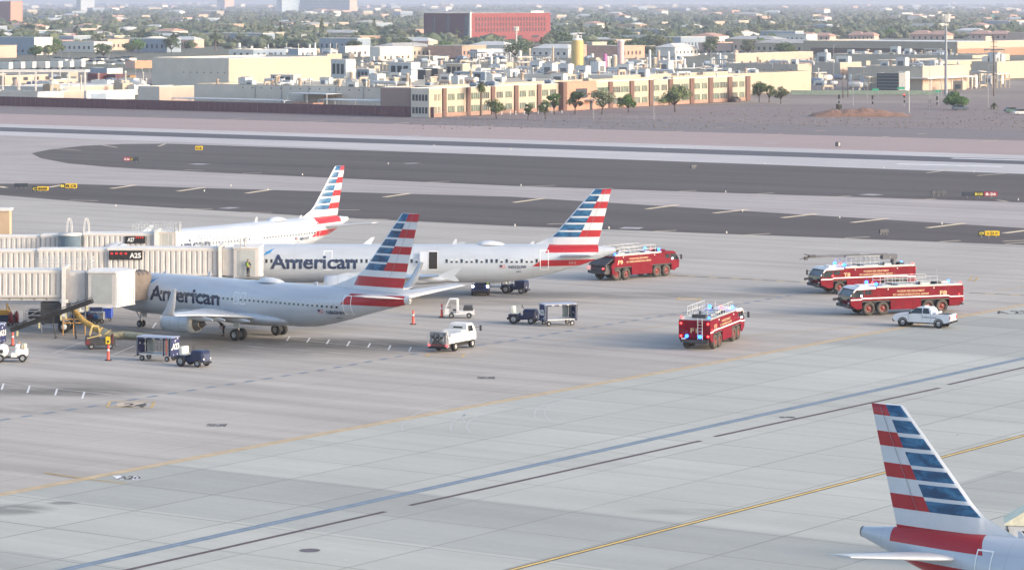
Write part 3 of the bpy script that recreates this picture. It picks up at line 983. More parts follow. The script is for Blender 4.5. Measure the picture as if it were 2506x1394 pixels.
        if side < 0: write(m, 'American', lambda a_, b_: skin(k, w0 + a_, zb_ + b_, side, .03), h, w1 - w0, .03)
        else: write(m, 'American', lambda a_, b_: skin(k, w1 - a_, zb_ + b_, side, .03), h, w1 - w0, .03)
        m.build('title_lettering', t, fix=False)
        m = MB(); m.use(LBLUE)
        sx = lambda x_: x_
        m.quad(*[skin(k, x_, z_, side, .03) for x_, z_ in ((w0 - .75, zb_ + 1.35), (w0 - .05, zb_ + 1.62), (w0 + .45, zb_ + 2.1), (w0 + .1, zb_ + 1.98), (w0 - .45, zb_ + 1.75))])
        m.use(TRED)
        m.quad(*[skin(k, x_, z_, side, .03) for x_, z_ in ((w0 - 1.35, zb_ + .0), (w0 - .95, zb_ + .35), (w0 - .85, zb_ + .9), (w0 - 1.2, zb_ + 1.05), (w0 - 1.5, zb_ + .9))])
        m.build('flight_symbol', t, fix=False)
        rx, rzz = (29.6, 3.0) if k == 'short' else (33.0, 3.42)
        m = MB(); m.use(TITLE)
        if side < 0: write(m, reg, lambda a_, b_: skin(k, rx + a_, rzz + b_, side, .03), .34, 1.9, .02)
        else: write(m, reg, lambda a_, b_: skin(k, rx + 1.9 - a_, rzz + b_, side, .03), .34, 1.9, .02)
        if side < 0 and num: write(m, num, lambda a_, b_: skin(k, rx + .8 + a_, rzz - .42 + b_, side, .03), .17, .5, .01)
        m.build('registration_marking', t, fix=False)
        m = MB(); 
        for i in range(7):
            m.use(TRED if i % 2 == 0 else TWHITE)
            z0 = rzz + .05 + i * .045
            m.quad(*[skin(k, x_, z_, side, .03) for x_, z_ in ((rx - .95, z0), (rx - .35, z0), (rx - .35, z0 + .045), (rx - .95, z0 + .045))])
        m.use(TITLE); m.quad(*[skin(k, x_, z_, side, .036) for x_, z_ in ((rx - .95, rzz + .18), (rx - .68, rzz + .18), (rx - .68, rzz + .365), (rx - .95, rzz + .365))])
        m.build('flag_marking', t, fix=False)
        if k == 'long' and side < 0:
            m = MB(); m.use(mat('pale_grey_lettering', (.5, .3, .32), .5)); write(m, '552', lambda a_, b_: skin(k, 39.4 + a_, 3.82 + b_, side, .03), .3, .8, .02); m.build('tail_number', t, fix=False)
    return t

# nearest jet, nose to the gate at left
d737 = [(18.45, .5, 3.35, 4.3, OUTL), (19.3, .5, 3.35, 4.3, OUTL), (31.95, .76, 3.1, 4.75, OUTL)]
J1 = airliner('short', 'silver airliner with tall grey winglets parked nearest the gates, registration N865NN', (-39.55, 302.7, 0), R(-37.8), 'N865NN', '3HN', lambda i: i > 13, doors=d737)
dA = [(5.0, .8, 3.45, 5.35, OUTL), (13.75, .8, 3.3, 5.2, OUTL), (24.95, .85, 3.35, 5.15, OUTL), (36.8, .8, 3.3, 5.25, OUTL)]
J2 = airliner('long', 'long silver airliner parked side-on with an open cabin door behind its wing', (-33.35, 328.3, 0), R(0), 'N552UW', '552', lambda i: i % 3 != 0 and 25 < i < 50 and i not in (33, 36, 38, 39, 40), doors=dA)
J3 = airliner('long', 'silver airliner farthest away, half hidden behind the A27 boarding bridge', (-45.9, 338.9, 0), R(54.7), 'N917UY', '', lambda i: True, doors=dA)
J4 = airliner('long', 'airliner at lower right cut off by the frame, only its striped tail in view', (52.9, 127.3, 0), R(142.3), 'N917US', '', lambda i: True, sides=(1,), doors=dA)
# the open cabin door of the side-on jet
m = MB(); m.use(mat('dark_cabin_interior', (.02, .02, .022), .9))
for i_ in range(8):
    za_, zc_ = 3.36 + i_ * .225, 3.36 + (i_ + 1) * .225
    m.quad(*[skin('long', x_, z_, -1, .035) for x_, z_ in ((24.5, za_), (25.4, za_), (25.4, zc_), (24.5, zc_))])
m.build('door_opening', J2, fix=False)
m = MB(); m.use(TWHITE)
rr = [[Vector((x_, skin('long', x_, z_, -1, .45).y - o_, z_)) for z_ in [3.3 + .24 * i for i in range(9)]] for x_, o_ in ((23.55, .0), (24.4, .05))]
m.loft(rr, close=False, caps=False)
m.box((24.3, -2.25, 4.0), (.3, .4, .1))
m.build('open_door', J2, fix=False)
# ------------------------------------------------------------------ fire engines, pickup, ramp vehicles
FRED = mat('fire_engine_red', (.165, .005, .017), .5, var=.10, spec=.12)
CHEQ = mat('diamond_plate', (.46, .47, .48), .45, .5, var=.12, scale=3)
LB = mat('blue_beacon_lens', (.02, .06, .6), .3, emit=(.01, .10, 1.0), strength=7)
LBW = mat('white_strobe_lens', (.8, .8, .9), .3, emit=(.75, .75, 1.0), strength=9)
LR = mat('red_beacon_lens', (.6, .02, .02), .3, emit=(1.0, .03, .03), strength=4)
HLT = mat('headlight_lens', (.8, .8, .8), .2, emit=(.8, .78, 1.0), strength=12)
TYRED = mat('dusty_tyre_rubber', (.075, .068, .062), .9, var=.2)
FHUB = mat('fire_engine_red_rim', (.16, .02, .02), .5, var=.1)

def lamp(parent, c, r, m, name='beacon'):
    o = MB(); o.use(m); ball(o, c, r); return o.build(name, parent, fix=False)

def fire_engine(label, p, heading, code, kind='plain'):
    t = thing('fire_engine', label, 'fire engine', (p.x, p.y, 0), heading, 'airport fire engines')
    six = kind == 'boom'
    x0 = -6.2 if not six else -5.6
    if kind == 'plain' and code == 'F8': x0 = -6.7
    ax = (4.0, 2.42, -2.7, -4.28) if not six else (3.75, -2.2, -3.8)
    b = MB(); b.use(FRED)
    hw = 1.5
    rear = x0 if kind != 'open' else x0 + 1.5
    b.prism([(rear, 1.5), (rear, 2.62), (rear + .12, 2.74), (3.2, 2.74), (3.35, 2.6), (5.45, 2.6), (6.02, 1.95), (6.12, 1.5)], -hw, hw)
    gaps = [(ax[0] + .85, 6.1)]
    if six: segs = [(ax[0] + .82, 6.08), (ax[1] + .85, ax[0] - .85), (rear, ax[2] - .82)]
    else: segs = [(ax[0] + .8, 6.08), (ax[2] + .85, ax[1] - .85), (rear, ax[3] - .82)]
    for i, (a, c) in enumerate(segs):
        if i == 0: b.prism([(a, 1.5), (6.12, 1.5), (6.05, 1.05), (a + .5, .62), (a, .75)], -hw + .02, hw - .02)
        elif i == 1: b.bx(a, c, -hw + .02, hw - .02, .52, 1.5)
        else: b.prism([(a, 1.5), (a, 1.12), (a + .55, .72), (c, .72), (c, 1.5)], -hw + .02, hw - .02)
    body = b.build('body', t)
    a = MB(); a.use(DARK)
    a.bx(rear + .2, 5.6, -1.02, 1.02, .62, 1.55)
    for s in (-1, 1):
        for i, x in enumerate(ax):
            a.bx(x - .84, x + .84, s * 1.02, s * 1.44, 1.36, 1.52)
    a.build('chassis', t)
    for s in (-1, 1):
        for x in ax: wheel_part(t, (x, s * 1.24, .68), .68, .46, FHUB, tyre=TYRED)
    # white waist stripe that steps down to the cab and the tail
    w = MB(); w.use(mat('reflective_white_stripe', (.75, .76, .78), .4, var=.03))
    for s in (-1, 1):
        y = s * (hw + .008)
        pts = [(rear, 1.58), (ax[-1] - .9, 1.58), (ax[-1] - .7, 1.68), (ax[0] - .75 + 1.5, 1.68), (ax[0] + .95, 1.56), (6.08, 1.56)]
        for (xa, za), (xb, zb) in zip(pts, pts[1:]):
            w.quad((xa, y, za), (xb, y, zb), (xb, y, zb + .12), (xa, y, za + .12))
    if kind != 'open': w.build('waist_stripe', t, fix=False)
    # shutters and door joints
    j = MB(); j.use(mat('dark_joint', (.09, .01, .012), .6))
    for s in (-1, 1):
        y = s * (hw + .006)
        for x in (-5.0, -3.0, -.4, .75, 2.9, 3.55, 4.6):
            if x > rear + .2: j.quad((x, y, 1.7), (x + .045, y, 1.7), (x + .045, y, 2.6), (x, y, 2.6))
        for x in (-1.1, .1, 1.2):
            j.quad((x, y, .6), (x + .035, y, .6), (x + .035, y, 1.6), (x, y, 1.6))
    j.build('locker_joints', t, fix=False)
    # cab glass
    g = MB(); g.use(GLASS)
    g.quad((5.5, -1.38, 2.56), (5.5, 1.38, 2.56), (6.045, 1.42, 1.97), (6.045, -1.42, 1.97))
    g.quad((6.06, -1.40, 1.93), (6.06, 1.40, 1.93), (6.135, 1.38, 1.52), (6.135, -1.38, 1.52))
    g.build('windscreen', t, fix=False)
    for s in (-1, 1):
        g = MB(); g.use(GLASS)
        y = s * (hw + .01)
        g.quad((4.65, y, 1.86), (6.0, y, 1.84), (5.44, y, 2.54), (4.65, y, 2.56)); g.build('side_window', t, fix=False)
        if not six or True:
            g = MB(); g.use(GLASS); g.quad((3.75, y, 2.1), (4.5, y, 2.1), (4.5, y, 2.54), (3.75, y, 2.54)); g.build('side_window', t, fix=False)
        mr = MB(); mr.use(DARK); mr.tube((5.7, s * 1.5, 2.3), (6.05, s * 1.85, 2.35), .025, n=5); mr.box((6.05, s * 1.88, 2.15), (.12, .22, .55)); mr.build('mirror', t)
    r = MB(); r.use(WHITE if kind != 'open' else FRED)
    r.prism([(3.2, 2.66), (3.3, 2.86), (5.15, 2.86), (5.6, 2.64), (5.45, 2.58)], -1.46, 1.46)
    if kind != 'open': r.prism([(5.35, 2.66), (5.58, 2.66), (6.1, 2.02), (6.0, 1.95)], -1.49, -1.38); r.prism([(5.35, 2.66), (5.58, 2.66), (6.1, 2.02), (6.0, 1.95)], 1.38, 1.49)
    r.bx(3.7, 4.7, -.6, .6, 2.86, 3.02, .06)
    r.build('cab_roof', t)
    # roof deck with hatches, hose bed, rails
    k = MB(); k.use(CHEQ)
    k.bx(rear + .15, 3.1, -1.4, 1.4, 2.74, 2.80)
    for s in (-1, 1): k.bx(rear + .15, 3.1, s * 1.28, s * 1.48, 2.80, 2.94)
    k.bx(-1.4, .4, -.7, .7, 2.8, 3.0, .04); k.bx(-3.6, -2.4, -.9, .2, 2.8, 3.05, .04); k.bx(1.2, 2.2, -.5, .8, 2.8, 2.98, .04)
    k.build('roof_deck', t)
    d = MB(); d.use(DARK)
    d.bx(.6, 1.0, -.9, .9, 2.8, 3.0); d.bx(-4.6, -4.0, -.6, .7, 2.8, 3.1); d.tube((-2.1, .6, 2.8), (-2.1, .6, 3.2), .12, n=8); d.tube((2.6, .7, 2.8), (2.6, .7, 3.12), .1, n=8)
    for q_ in range(4): d.tube((-1.9 + q_ * .16, -1.0, 2.9), (.4 + q_ * .16, -1.0, 2.9), .06, n=6)
    d.build('roof_equipment', t)
    rl = MB(); rl.use(LGREY)
    xa, xb = (-3.8, 2.2) if not six else (-1.2, 2.9)
    top = 3.75 if not six else 4.0
    for s in (-1, 1):
        for z in (3.3, top): rl.tube((xa, s * 1.36, z), (xb, s * 1.36, z), .032, n=5)
        n = 7
        for i in range(n + 1): rl.tube((xa + (xb - xa) * i / n, s * 1.36, 2.85), (xa + (xb - xa) * i / n, s * 1.36, top), .028, n=5)
    rl.build('guard_rail', t)
    # rear face: ladder, lamps
    rx = rear - .01
    if kind != 'open':
        ld = MB(); ld.use(LGREY)
        for yy in (-.75, -.33): ld.tube((rx - .09, yy, 1.0), (rx - .09, yy, 2.95), .035, n=5)
        for i in range(6): ld.tube((rx - .09, -.75, 1.15 + i * .3), (rx - .09, -.33, 1.15 + i * .3), .026, n=5)
        ld.build('ladder', t)
        for s in (-1, 1):
            for z in (2.45, 1.3): lamp(t, (rx - .03, s * 1.28, z), .10, LR, 'tail_light')
        lamp(t, (rx - .05, .72, 1.3), .16, LB); lamp(t, (rx - .05, -.52, 1.25), .16, LB)
        pl = MB(); pl.use(WHITE); pl.bx(rx - .03, rx, .85, 1.25, 1.0, 1.14); pl.build('number_plate', t)
        bp = MB(); bp.use(DARK); bp.bx(rear - .12, rear + .1, -1.3, 1.3, .72, .95); bp.build('rear_bumper', t)
    else:
        en = MB(); en.use(DARK)
        en.bx(x0 + .35, rear + .1, -1.2, 1.2, .75, 1.75)
        en.prism([(x0 + .2, 1.85), (rear + .1, 2.62), (rear + .1, 2.52), (x0 + .2, 1.72)], -1.35, 1.35)
        en.tube((x0 + .5, -.8, 1.3), (x0 + .5, .8, 1.3), .35, n=10); en.bx(x0, x0 + .3, -1.35, 1.35, .85, 1.15)
        rg = random.Random(4)
        for i in range(14): en.tube((x0 + rg.uniform(.3, 1.4), rg.uniform(-1.2, 1.2), rg.uniform(.8, 1.7)), (x0 + rg.uniform(.3, 1.4), rg.uniform(-1.2, 1.2), rg.uniform(1.2, 1.9)), .05, n=5)
        en.build('open_engine_bay', t)
        for s in (-1, 1):
            lamp(t, (x0 - .03, s * 1.15, 1.45), .11, LR, 'tail_light')
        fl = MB(); fl.use(FRED); fl.prism([(rear - .1, .7), (rear + .02, .7), (rear + .02, 2.1), (rear - .6, 1.7)], -1.5, -1.42); fl.prism([(rear - .1, .7), (rear + .02, .7), (rear + .02, 2.1), (rear - .6, 1.7)], 1.42, 1.5); fl.build('rear_flap', t)
    # beacons
    for s in (-1, 1):
        lamp(t, (3.05, s * 1.1, 3.12), .17, LB)
        lamp(t, (rear + .25, s * 1.3, 2.98), .12, LR if s > 0 else LB)
        lamp(t, (ax[0] + .9, s * 1.52, 2.0), .09, LBW if kind != 'boom' else LR, 'side_lamp')
        lamp(t, (rear + .5, s * 1.52, 1.85), .07, LR, 'side_lamp')
        lamp(t, (1.9, s * 1.51, 2.58), .08, mat('work_lamp_lens', (.85, .84, .8), .2), 'work_lamp')
        lamp(t, (-3.3, s * 1.51, 2.58), .08, mat('work_lamp_lens', (.85, .84, .8), .2), 'work_lamp')
        lamp(t, (6.12, s * 1.1, 1.25), .11, mat('lamp_glass', (.6, .62, .65), .1), 'headlight')
    lamp(t, (2.9, 0, 3.15), .12, LR)
    # bumper nozzle, antennas
    n = MB(); n.use(DARK)
    n.bx(6.0, 6.45, -1.2, 1.2, .85, 1.15, .05); n.tube((6.4, 0, 1.1), (6.6, 0, 1.75), .09, n=8); n.tube((6.5, 0, 1.7), (7.35, .1, 1.62), .1, .14, n=8); n.box((6.6, .25, 1.55), (.3, .2, .3))
    n.build('bumper_nozzle', t)
    for x, y, h in ((-4.9, -.9, 4.3), (-2.8, .8, 3.9), (4.3, .9, 3.5)):
        a = MB(); a.use(LGREY); a.tube((x, y, 2.75), (x, y, h), .018, n=4); a.build('aerial', t)
    if six:
        bm_ = MB(); bm_.use(mat('boom_blue_grey', (.075, .085, .11), .5))
        bm_.tube((-3.6, 0, 2.8), (-3.6, 0, 3.5), .4, .3, n=12); bm_.box((-3.0, 0, 3.75), (1.8, .8, .5)); 
        bm_.box((-.2, 0, 3.95), (5.2, .45, .3)); bm_.box((3.4, 0, 4.02), (5.6, .3, .26))
        bm_.build('boom', t)
        bn = MB(); bn.use(DARK); bn.box((6.4, 0, 4.05), (.8, .35, .3)); bn.tube((6.7, 0, 4.1), (7.9, 0, 3.75), .06, .03, n=6); bn.tube((6.8, .2, 4.2), (7.5, .3, 4.35), .05, n=5); bn.box((7.1, -.1, 3.85), (.35, .3, .35)); bn.build('piercing_nozzle', t)
        cg = MB(); cg.use(LGREY)
        for i in range(9): cg.tube((-1.2 + i * .5, -1.2, 3.3), (-1.0 + i * .5, -1.2, 4.0), .03, n=4); cg.tube((-1.2 + i * .5, 1.2, 3.3), (-1.0 + i * .5, 1.2, 4.0), .03, n=4)
        cg.build('boom_cradle', t)
    # lettering, both sides
    m = MB(); m.use(GOLD)
    for s in (-1, 1):
        y = s * (hw + .012); rr = (1, 0, 0) if s < 0 else (-1, 0, 0)
        for txt, z, wd in (('PHOENIX FIRE DEPARTMENT', 2.26, 3.1), ('SKY HARBOR INTERNATIONAL AIRPORT', 1.92, 4.1)):
            cx = -.7
            write_flat(m, txt, (cx - wd / 2 * rr[0], y, z), rr, (0, 0, 1), .21, wd, .03)
        cx = (-4.4 if kind != 'boom' else 2.9)
        if kind == 'open': cx = -3.75
        write_flat(m, code, (cx - .4 * rr[0], y, 1.82), rr, (0, 0, 1), .46, .8, .04)
    if kind != 'open':
        write_flat(m, code, (rx - .012, .38, 1.62), (0, -1, 0), (0, 0, 1), .42, .62, .04)
    m.build('lettering', t, fix=False)
    return t

def between(pa, pb): return (P(*pa) + P(*pb)) / 2
# side-visible wheel contacts give the stance of each engine
def place(front, rear, fx, rx_, sgn):
    """front/rear: pixels of two wheel contacts on the visible side, fx/rx_: their stations; sgn: which side is seen"""
    a, b = P(*front), P(*rear)
    d = (a - b).normalized()
    ang = math.atan2(d.y, d.x)
    mid = (a + b) / 2
    left = Vector((-d.y, d.x, 0))
    return mid - d * (fx + rx_) / 2 - left * 1.3 * sgn, ang
p, a = place((1628.5, 675), (1508, 686), 4.0, -4.28, -1)
fire_engine('red fire engine with its dark rear engine bay open, beyond the side-on airliner tail', p, a, 'F9', 'open')
p, a = place((2153, 771), (2313, 764), 2.42, -4.28, 1)
p, a = place((2116, 771.5), (2313, 764), 4.0, -4.28, 1)
fire_engine('long red fire engine lettered F8, directly behind the white pickup', p, a, 'F8')
fire_engine('red fire engine with a long grey boom laid along its roof', P(2041, 719) + Vector((3.6, 2.8, 0)), a + R(2), 'T8', 'boom')
p, a = place((1795, 831), (1757, 851), 4.0, -4.28, -1)
fire_engine('red fire engine seen from behind, F1 beside the ladder on its tail', p, R(71), 'F1')

# crew-cab pickup
def pickup(label, p, heading):
    t = thing('pickup_truck', label, 'pickup truck', (p.x, p.y, 0), heading)
    m = mat('pickup_white_paint', (.66, .70, .76), .3, var=.04)
    b = MB(); b.use(m)
    b.prism([(-2.9, .62), (-2.92, 1.25), (-2.85, 1.32), (1.2, 1.30), (1.45, 1.28), (2.75, 1.16), (2.92, 1.0), (2.95, .6), (2.5, .48), (-2.4, .48)], -.98, .98)
    b.build('body', t)
    c = MB(); c.use(m)
    c.loft([[Vector((x, y * w, z)) for x, y in ((xa, -1), (xb, -1), (xb, 1), (xa, 1))] for z, xa, xb, w in ((1.29, -1.05, 1.5, .95), (1.6, -.98, 1.05, .87), (1.90, -.78, .55, .74), (1.94, -.65, .4, .68))], smooth=False)
    c.build('cab', t)
    bed = MB(); bed.use(DARK); bed.bx(-2.75, -1.15, -.78, .78, 1.32, 1.335); bed.use(m); bed.bx(-1.5, -1.15, -.8, .8, 1.32, 1.5, .03)
    bed.build('load_bed', t)
    for s in (-1, 1):
        g = MB(); g.use(GLASS); g.quad((-.02, s * .975, 1.34), (1.28, s * .975, 1.34), (.62, s * .80, 1.86), (-.02, s * .80, 1.86)); g.build('side_window', t, fix=False)
        g = MB(); g.use(GLASS); g.quad((-.85, s * .975, 1.36), (-.12, s * .975, 1.36), (-.12, s * .80, 1.85), (-.66, s * .80, 1.85)); g.build('side_window', t, fix=False)
        for x in (1.95, -1.75):
            wheel_part(t, (x, s * .86, .40), .40, .26, HUB)
            ar = MB(); ar.use(BLACK); ar.lathe([(.50, -.01), (.50, .02), (.41, .02), (.41, -.01)], (x, s * .985, .42), 'Y', 18); ar.build('wheel_arch', t)
        ls = MB(); ls.use(mat('tail_lamp_red', (.5, .03, .03), .3)); ls.bx(-2.94, -2.88, s * .98, s * .80, .85, 1.2); ls.build('tail_light', t)
        hl = MB(); hl.use(mat('lamp_glass', (.6, .62, .65), .1)); hl.bx(2.82, 2.97, s * .95, s * .65, .85, 1.05); hl.build('headlight', t)
        mi = MB(); mi.use(BLACK); mi.box((1.15, s * 1.1, 1.38), (.14, .22, .2)); mi.build('mirror', t)
        dj = MB(); dj.use(mat('door_gap', (.2, .22, .25), .6))
        for x in (1.35, -.07, -.95): dj.quad((x, s * .986, .6), (x + .025, s * .986, .6), (x + .025, s * .986, 1.3), (x, s * .986, 1.3))
        dj.build('door_gap', t, fix=False)
    g = MB(); g.use(GLASS); g.quad((1.46, -.9, 1.32), (1.46, .9, 1.32), (.60, .72, 1.88), (.60, -.72, 1.88)); g.build('windscreen', t, fix=False)
    g = MB(); g.use(GLASS); g.quad((-1.03, -.8, 1.36), (-1.03, .8, 1.36), (-.83, .68, 1.85), (-.83, -.68, 1.85)); g.build('rear_window', t, fix=False)
    bu = MB(); bu.use(BLACK); bu.bx(2.9, 3.05, -.95, .95, .45, .72, .04); bu.bx(-3.05, -2.9, -.95, .95, .5, .7, .03); bu.bx(-2.4, 2.5, -.9, .9, .36, .5); bu.build('bumper', t)
    lt = MB(); lt.use(TITLE)
    for s in (-1, 1):
        rr = (1, 0, 0) if s < 0 else (-1, 0, 0)
        write_flat(lt, 'OPERATIONS', (.95 * -rr[0] * -1 - (.0 if s < 0 else 0) - .9 * rr[0], s * .992, .93), rr, (0, 0, 1), .13, 1.5)
    lt.build('lettering', t, fix=False)
    lb = MB(); lb.use(LGREY); lb.bx(-.2, .1, -.5, .5, 1.94, 2.04, .03); lb.build('light_bar', t)
    return t
a_, b_2 = P(2208, 798), P(2303, 803)
dd = (a_ - b_2).normalized()
pickup('white pickup truck parked in front of the long fire engine', (a_ + b_2) / 2 + Vector((.45, .9, 0)), math.atan2(dd.y, dd.x))

# blue baggage tractor
def tractor():
    t = thing('baggage_tractor', 'x', 'baggage tractor')
    b = MB(); b.use(NAVY)
    b.bx(.1, 1.42, -.64, .64, .42, 1.42, .12); b.bx(-1.3, .2, -.55, .55, .38, .8, .05)
    b.bx(-1.35, -.35, -.75, -.45, .62, .95, .05); b.bx(-1.35, -.35, .45, .75, .62, .95, .05)
    b.build('body', t)
    s_ = MB(); s_.use(mat('cream_seat_vinyl', (.75, .74, .64), .6)); s_.bx(-1.15, -.8, -.5, .5, 1.0, 1.68, .06); s_.bx(-1.1, -.4, -.5, .5, .9, 1.08, .05); s_.build('seat', t)
    w = MB(); w.use(DARK); w.tube((.15, .2, 1.3), (-.1, .2, 1.62), .03, n=5); w.lathe([(.17, -.02), (.2, 0), (.17, .02)], (-.12, .2, 1.63), 'X', 12); w.build('steering_wheel', t)
    g = MB(); g.use(mat('navy_grille', (.06, .075, .14), .6)); g.bx(1.45, 1.48, -.5, .5, .5, 1.15)
    for i in range(6): g.bx(1.475, 1.50, -.45 + i * .16, -.38 + i * .16, .55, 1.1)
    g.build('grille', t)
    for s in (-1, 1):
        l = MB(); l.use(mat('lamp_glass', (.6, .62, .65), .1)); l.lathe([(.001, .05), (.08, .04), (.09, 0)], (1.47, s * .5, .72), 'X', 10); l.build('headlight', t)
        wheel_part(t, (-.8, s * .72, .46), .46, .26)
        wheel_part(t, (.95, s * .66, .34), .34, .22)
    h = MB(); h.use(BLACK); h.bx(1.45, 1.6, -.6, .6, .3, .45, .03); h.bx(-1.6, -1.38, -.2, .2, .35, .55); h.build('bumper', t)
    st = MB(); st.use(LGREY); st.quad((.6, -.63, .6), (.75, -.63, .6), (1.1, -.63, 1.2), (.95, -.63, 1.2)); st.build('hood_stripe', t, fix=False)
    return t
tr = tractor()
tr['label'] = 'dark blue baggage tractor coupled near the A25 cart in mid apron'
tr['group'] = 'blue baggage tractors'
p = P(1280, 792); tr.location = (p.x, p.y + .6, 0); tr.rotation_euler.z = R(-12)
p = P(1260, 718); dup(tr, (p.x, p.y + .6, 0), R(-18), 'dark blue baggage tractor under the belly of the side-on airliner')
p = P(471, 897); dup(tr, (p.x, p.y + .6, 0), R(-30), 'dark blue baggage tractor beside the A23 cart, nearest of its kind')

# curtained baggage cart; number on the end curtain
def cart(label, p, rz, code, side='open'):
    t = thing('baggage_cart', label, 'baggage cart', (p.x, p.y, 0), rz, 'curtained baggage carts')
    f = MB(); f.use(LGREY)
    f.bx(-1.7, 1.7, -.75, .75, .55, .66)
    for x in (-1.68, 1.68):
        for y in (-.73, .73): f.bx(x - .04, x + .04, y - .04, y + .04, .6, 2.1)
    for y in (-.73, .73): f.bx(-1.7, 1.7, y - .03, y + .03, 2.0, 2.1)
    f.build('frame', t)
    r = MB(); r.use(mat('pale_blue_canopy', (.32, .37, .5), .6)); r.bx(-1.78, 1.78, -.82, .82, 2.1, 2.16, .02); r.build('roof', t)
    cm, nt, b = (None, None, None)
    if 'navy_flag_curtain' not in MATS:
        cm, nt, b = nodes_of('navy_flag_curtain')
        g = coords(nt)
        vor = nt.nodes.new('ShaderNodeTexVoronoi'); vor.inputs['Scale'].default_value = 2.6; nt.links.new(g, vor.inputs['Vector'])
        c = mixc(nt, mathn(nt, 'LESS_THAN', vor.outputs['Distance'], .26), (.014, .022, .09), (.55, .58, .66))
        nt.links.new(c, b.inputs['Base Color']); b.inputs['Roughness'].default_value = .7
        MATS['navy_flag_curtain'] = cm
    cm = MATS['navy_flag_curtain']
    for x in (-1.72, 1.72):
        c = MB(); c.use(cm)
        rr = [[Vector((x + .03 * math.sin(y_ * 9 + z_), y_, z_)) for z_ in (.45, 1.0, 1.6, 2.08)] for y_ in [-.78 + .13 * i for i in range(13)]]
        c.loft(rr, close=False, caps=False); c.build('end_curtain', t)
    c = MB(); c.use(NAVY)
    for y in (-.79, .79):
        for a, b_ in (((-1.7, -1.45), (1.5, 1.7)) if side == 'open' else ((-1.7, -1.5), (.95, 1.05), (1.5, 1.7))):
            c.loft([[Vector((a + (b_ - a) * i / 4, y + (.03 if i % 2 else -.02), z_)) for z_ in (.5, 2.05)] for i in range(5)], close=False, caps=False)
        for i in range(4): c.bx(-1.5 + i * .8, -1.0 + i * .8, y - .01, y + .01, 1.92, 2.06)
    c.build('side_curtain', t)
    if side != 'open':
        c = MB(); c.use(GREY)
        for i in range(7): c.tube((-.7 + i * .3, .7, .66), (-.7 + i * .3, .7, 2.0), .02, n=4)
        for i in range(5): c.tube((-.8, .7, .9 + i * .25), (1.4, .7, .9 + i * .25), .015, n=4)
        c.build('mesh_side', t)
        c = MB(); c.use(mat('orange_strap', (.62, .16, .10), .6)); c.bx(1.22, 1.36, -.81, -.79, .6, 2.0); c.build('strap', t)
        bx_ = MB(); bx_.use(mat('pale_green_panel', (.42, .46, .42), .6)); bx_.bx(-1.4, -.8, .66, .69, .7, 1.95); bx_.build('back_panel', t)
    else:
        bx_ = MB(); bx_.use(mat('pale_green_panel', (.42, .46, .42), .6)); bx_.bx(.75, 1.4, .66, .69, .7, 1.95); bx_.build('back_panel', t)
    for s in (-1, 1):
        for x in (-1.25, 1.25): wheel_part(t, (x, s * .62, .24), .24, .14)
    l = MB(); l.use(LET)
    ex = 1.78 if side != 'open' else -1.78
    rr = (0, 1, 0) if ex > 0 else (0, -1, 0)
    write_flat(l, code, (ex, -.66 * rr[1], 1.08), rr, (0, 0, 1), .52, 1.3, .05)
    l.build('cart_number', t, fix=False)
    b2 = MB(); b2.use(DARK); b2.tube((-1.7, 0, .45), (-2.4, 0, .3), .03, n=5); b2.build('tow_bar', t)
    return t
p = P(1366, 797); cart('open-sided baggage cart with A25 on its end curtain', p + Vector((0, .8, 0)), R(22), 'A25')
p = P(384, 884); cart('baggage cart with mesh side and A23 on its end curtain', p + Vector((0, .8, 0)), R(-22), 'A23', 'mesh')
p = P(1212, 716); cart('navy baggage cart half hidden under the side-on airliner', p + Vector((0, .9, 0)), R(-16), '17', 'mesh')
p = P(-40, 850); cart('navy baggage cart cut off by the left edge of the photo', p + Vector((0, .8, 0)), R(-16), 'A21', 'mesh')
# dark luggage under the bridges
def suitcase_pile(): pass

# belt loader seen from the front
p = P(1176, 724)
t = thing('belt_loader', 'dark blue belt loader facing the camera with its lamps on', 'belt loader', (p.x, p.y + 2.5, 0), R(-91))
b = MB(); b.use(NAVY); b.bx(-2.4, 2.3, -.95, .95, .35, .85, .06); b.bx(1.7, 2.3, -.95, .95, .8, 1.25, .06); b.build('chassis', t)
b = MB(); b.use(DARK)
b.prism([(-3.2, 2.5), (-3.2, 2.7), (2.0, 1.3), (2.0, 1.05)], -.5, .5); b.use(NAVY)
for s in (-1, 1): b.prism([(-3.2, 2.5), (-3.2, 2.85), (2.0, 1.42), (2.0, 1.05)], s * .52, s * .58)
b.build('conveyor', t)
s_ = MB(); s_.use(mat('cream_seat_vinyl', (.75, .74, .64), .6)); s_.bx(.6, 1.1, .6, .95, .9, 1.4, .04); s_.build('seat', t)
for s in (-1, 1):
    lamp(t, (2.33, s * .8, 1.02), .13, HLT, 'headlight')
    for x in (-1.6, 1.5): wheel_part(t, (x, s * .85, .36), .36, .24)
b = MB(); b.use(BLACK); b.bx(2.3, 2.45, -.95, .95, .28, .5, .04); b.build('bumper', t)

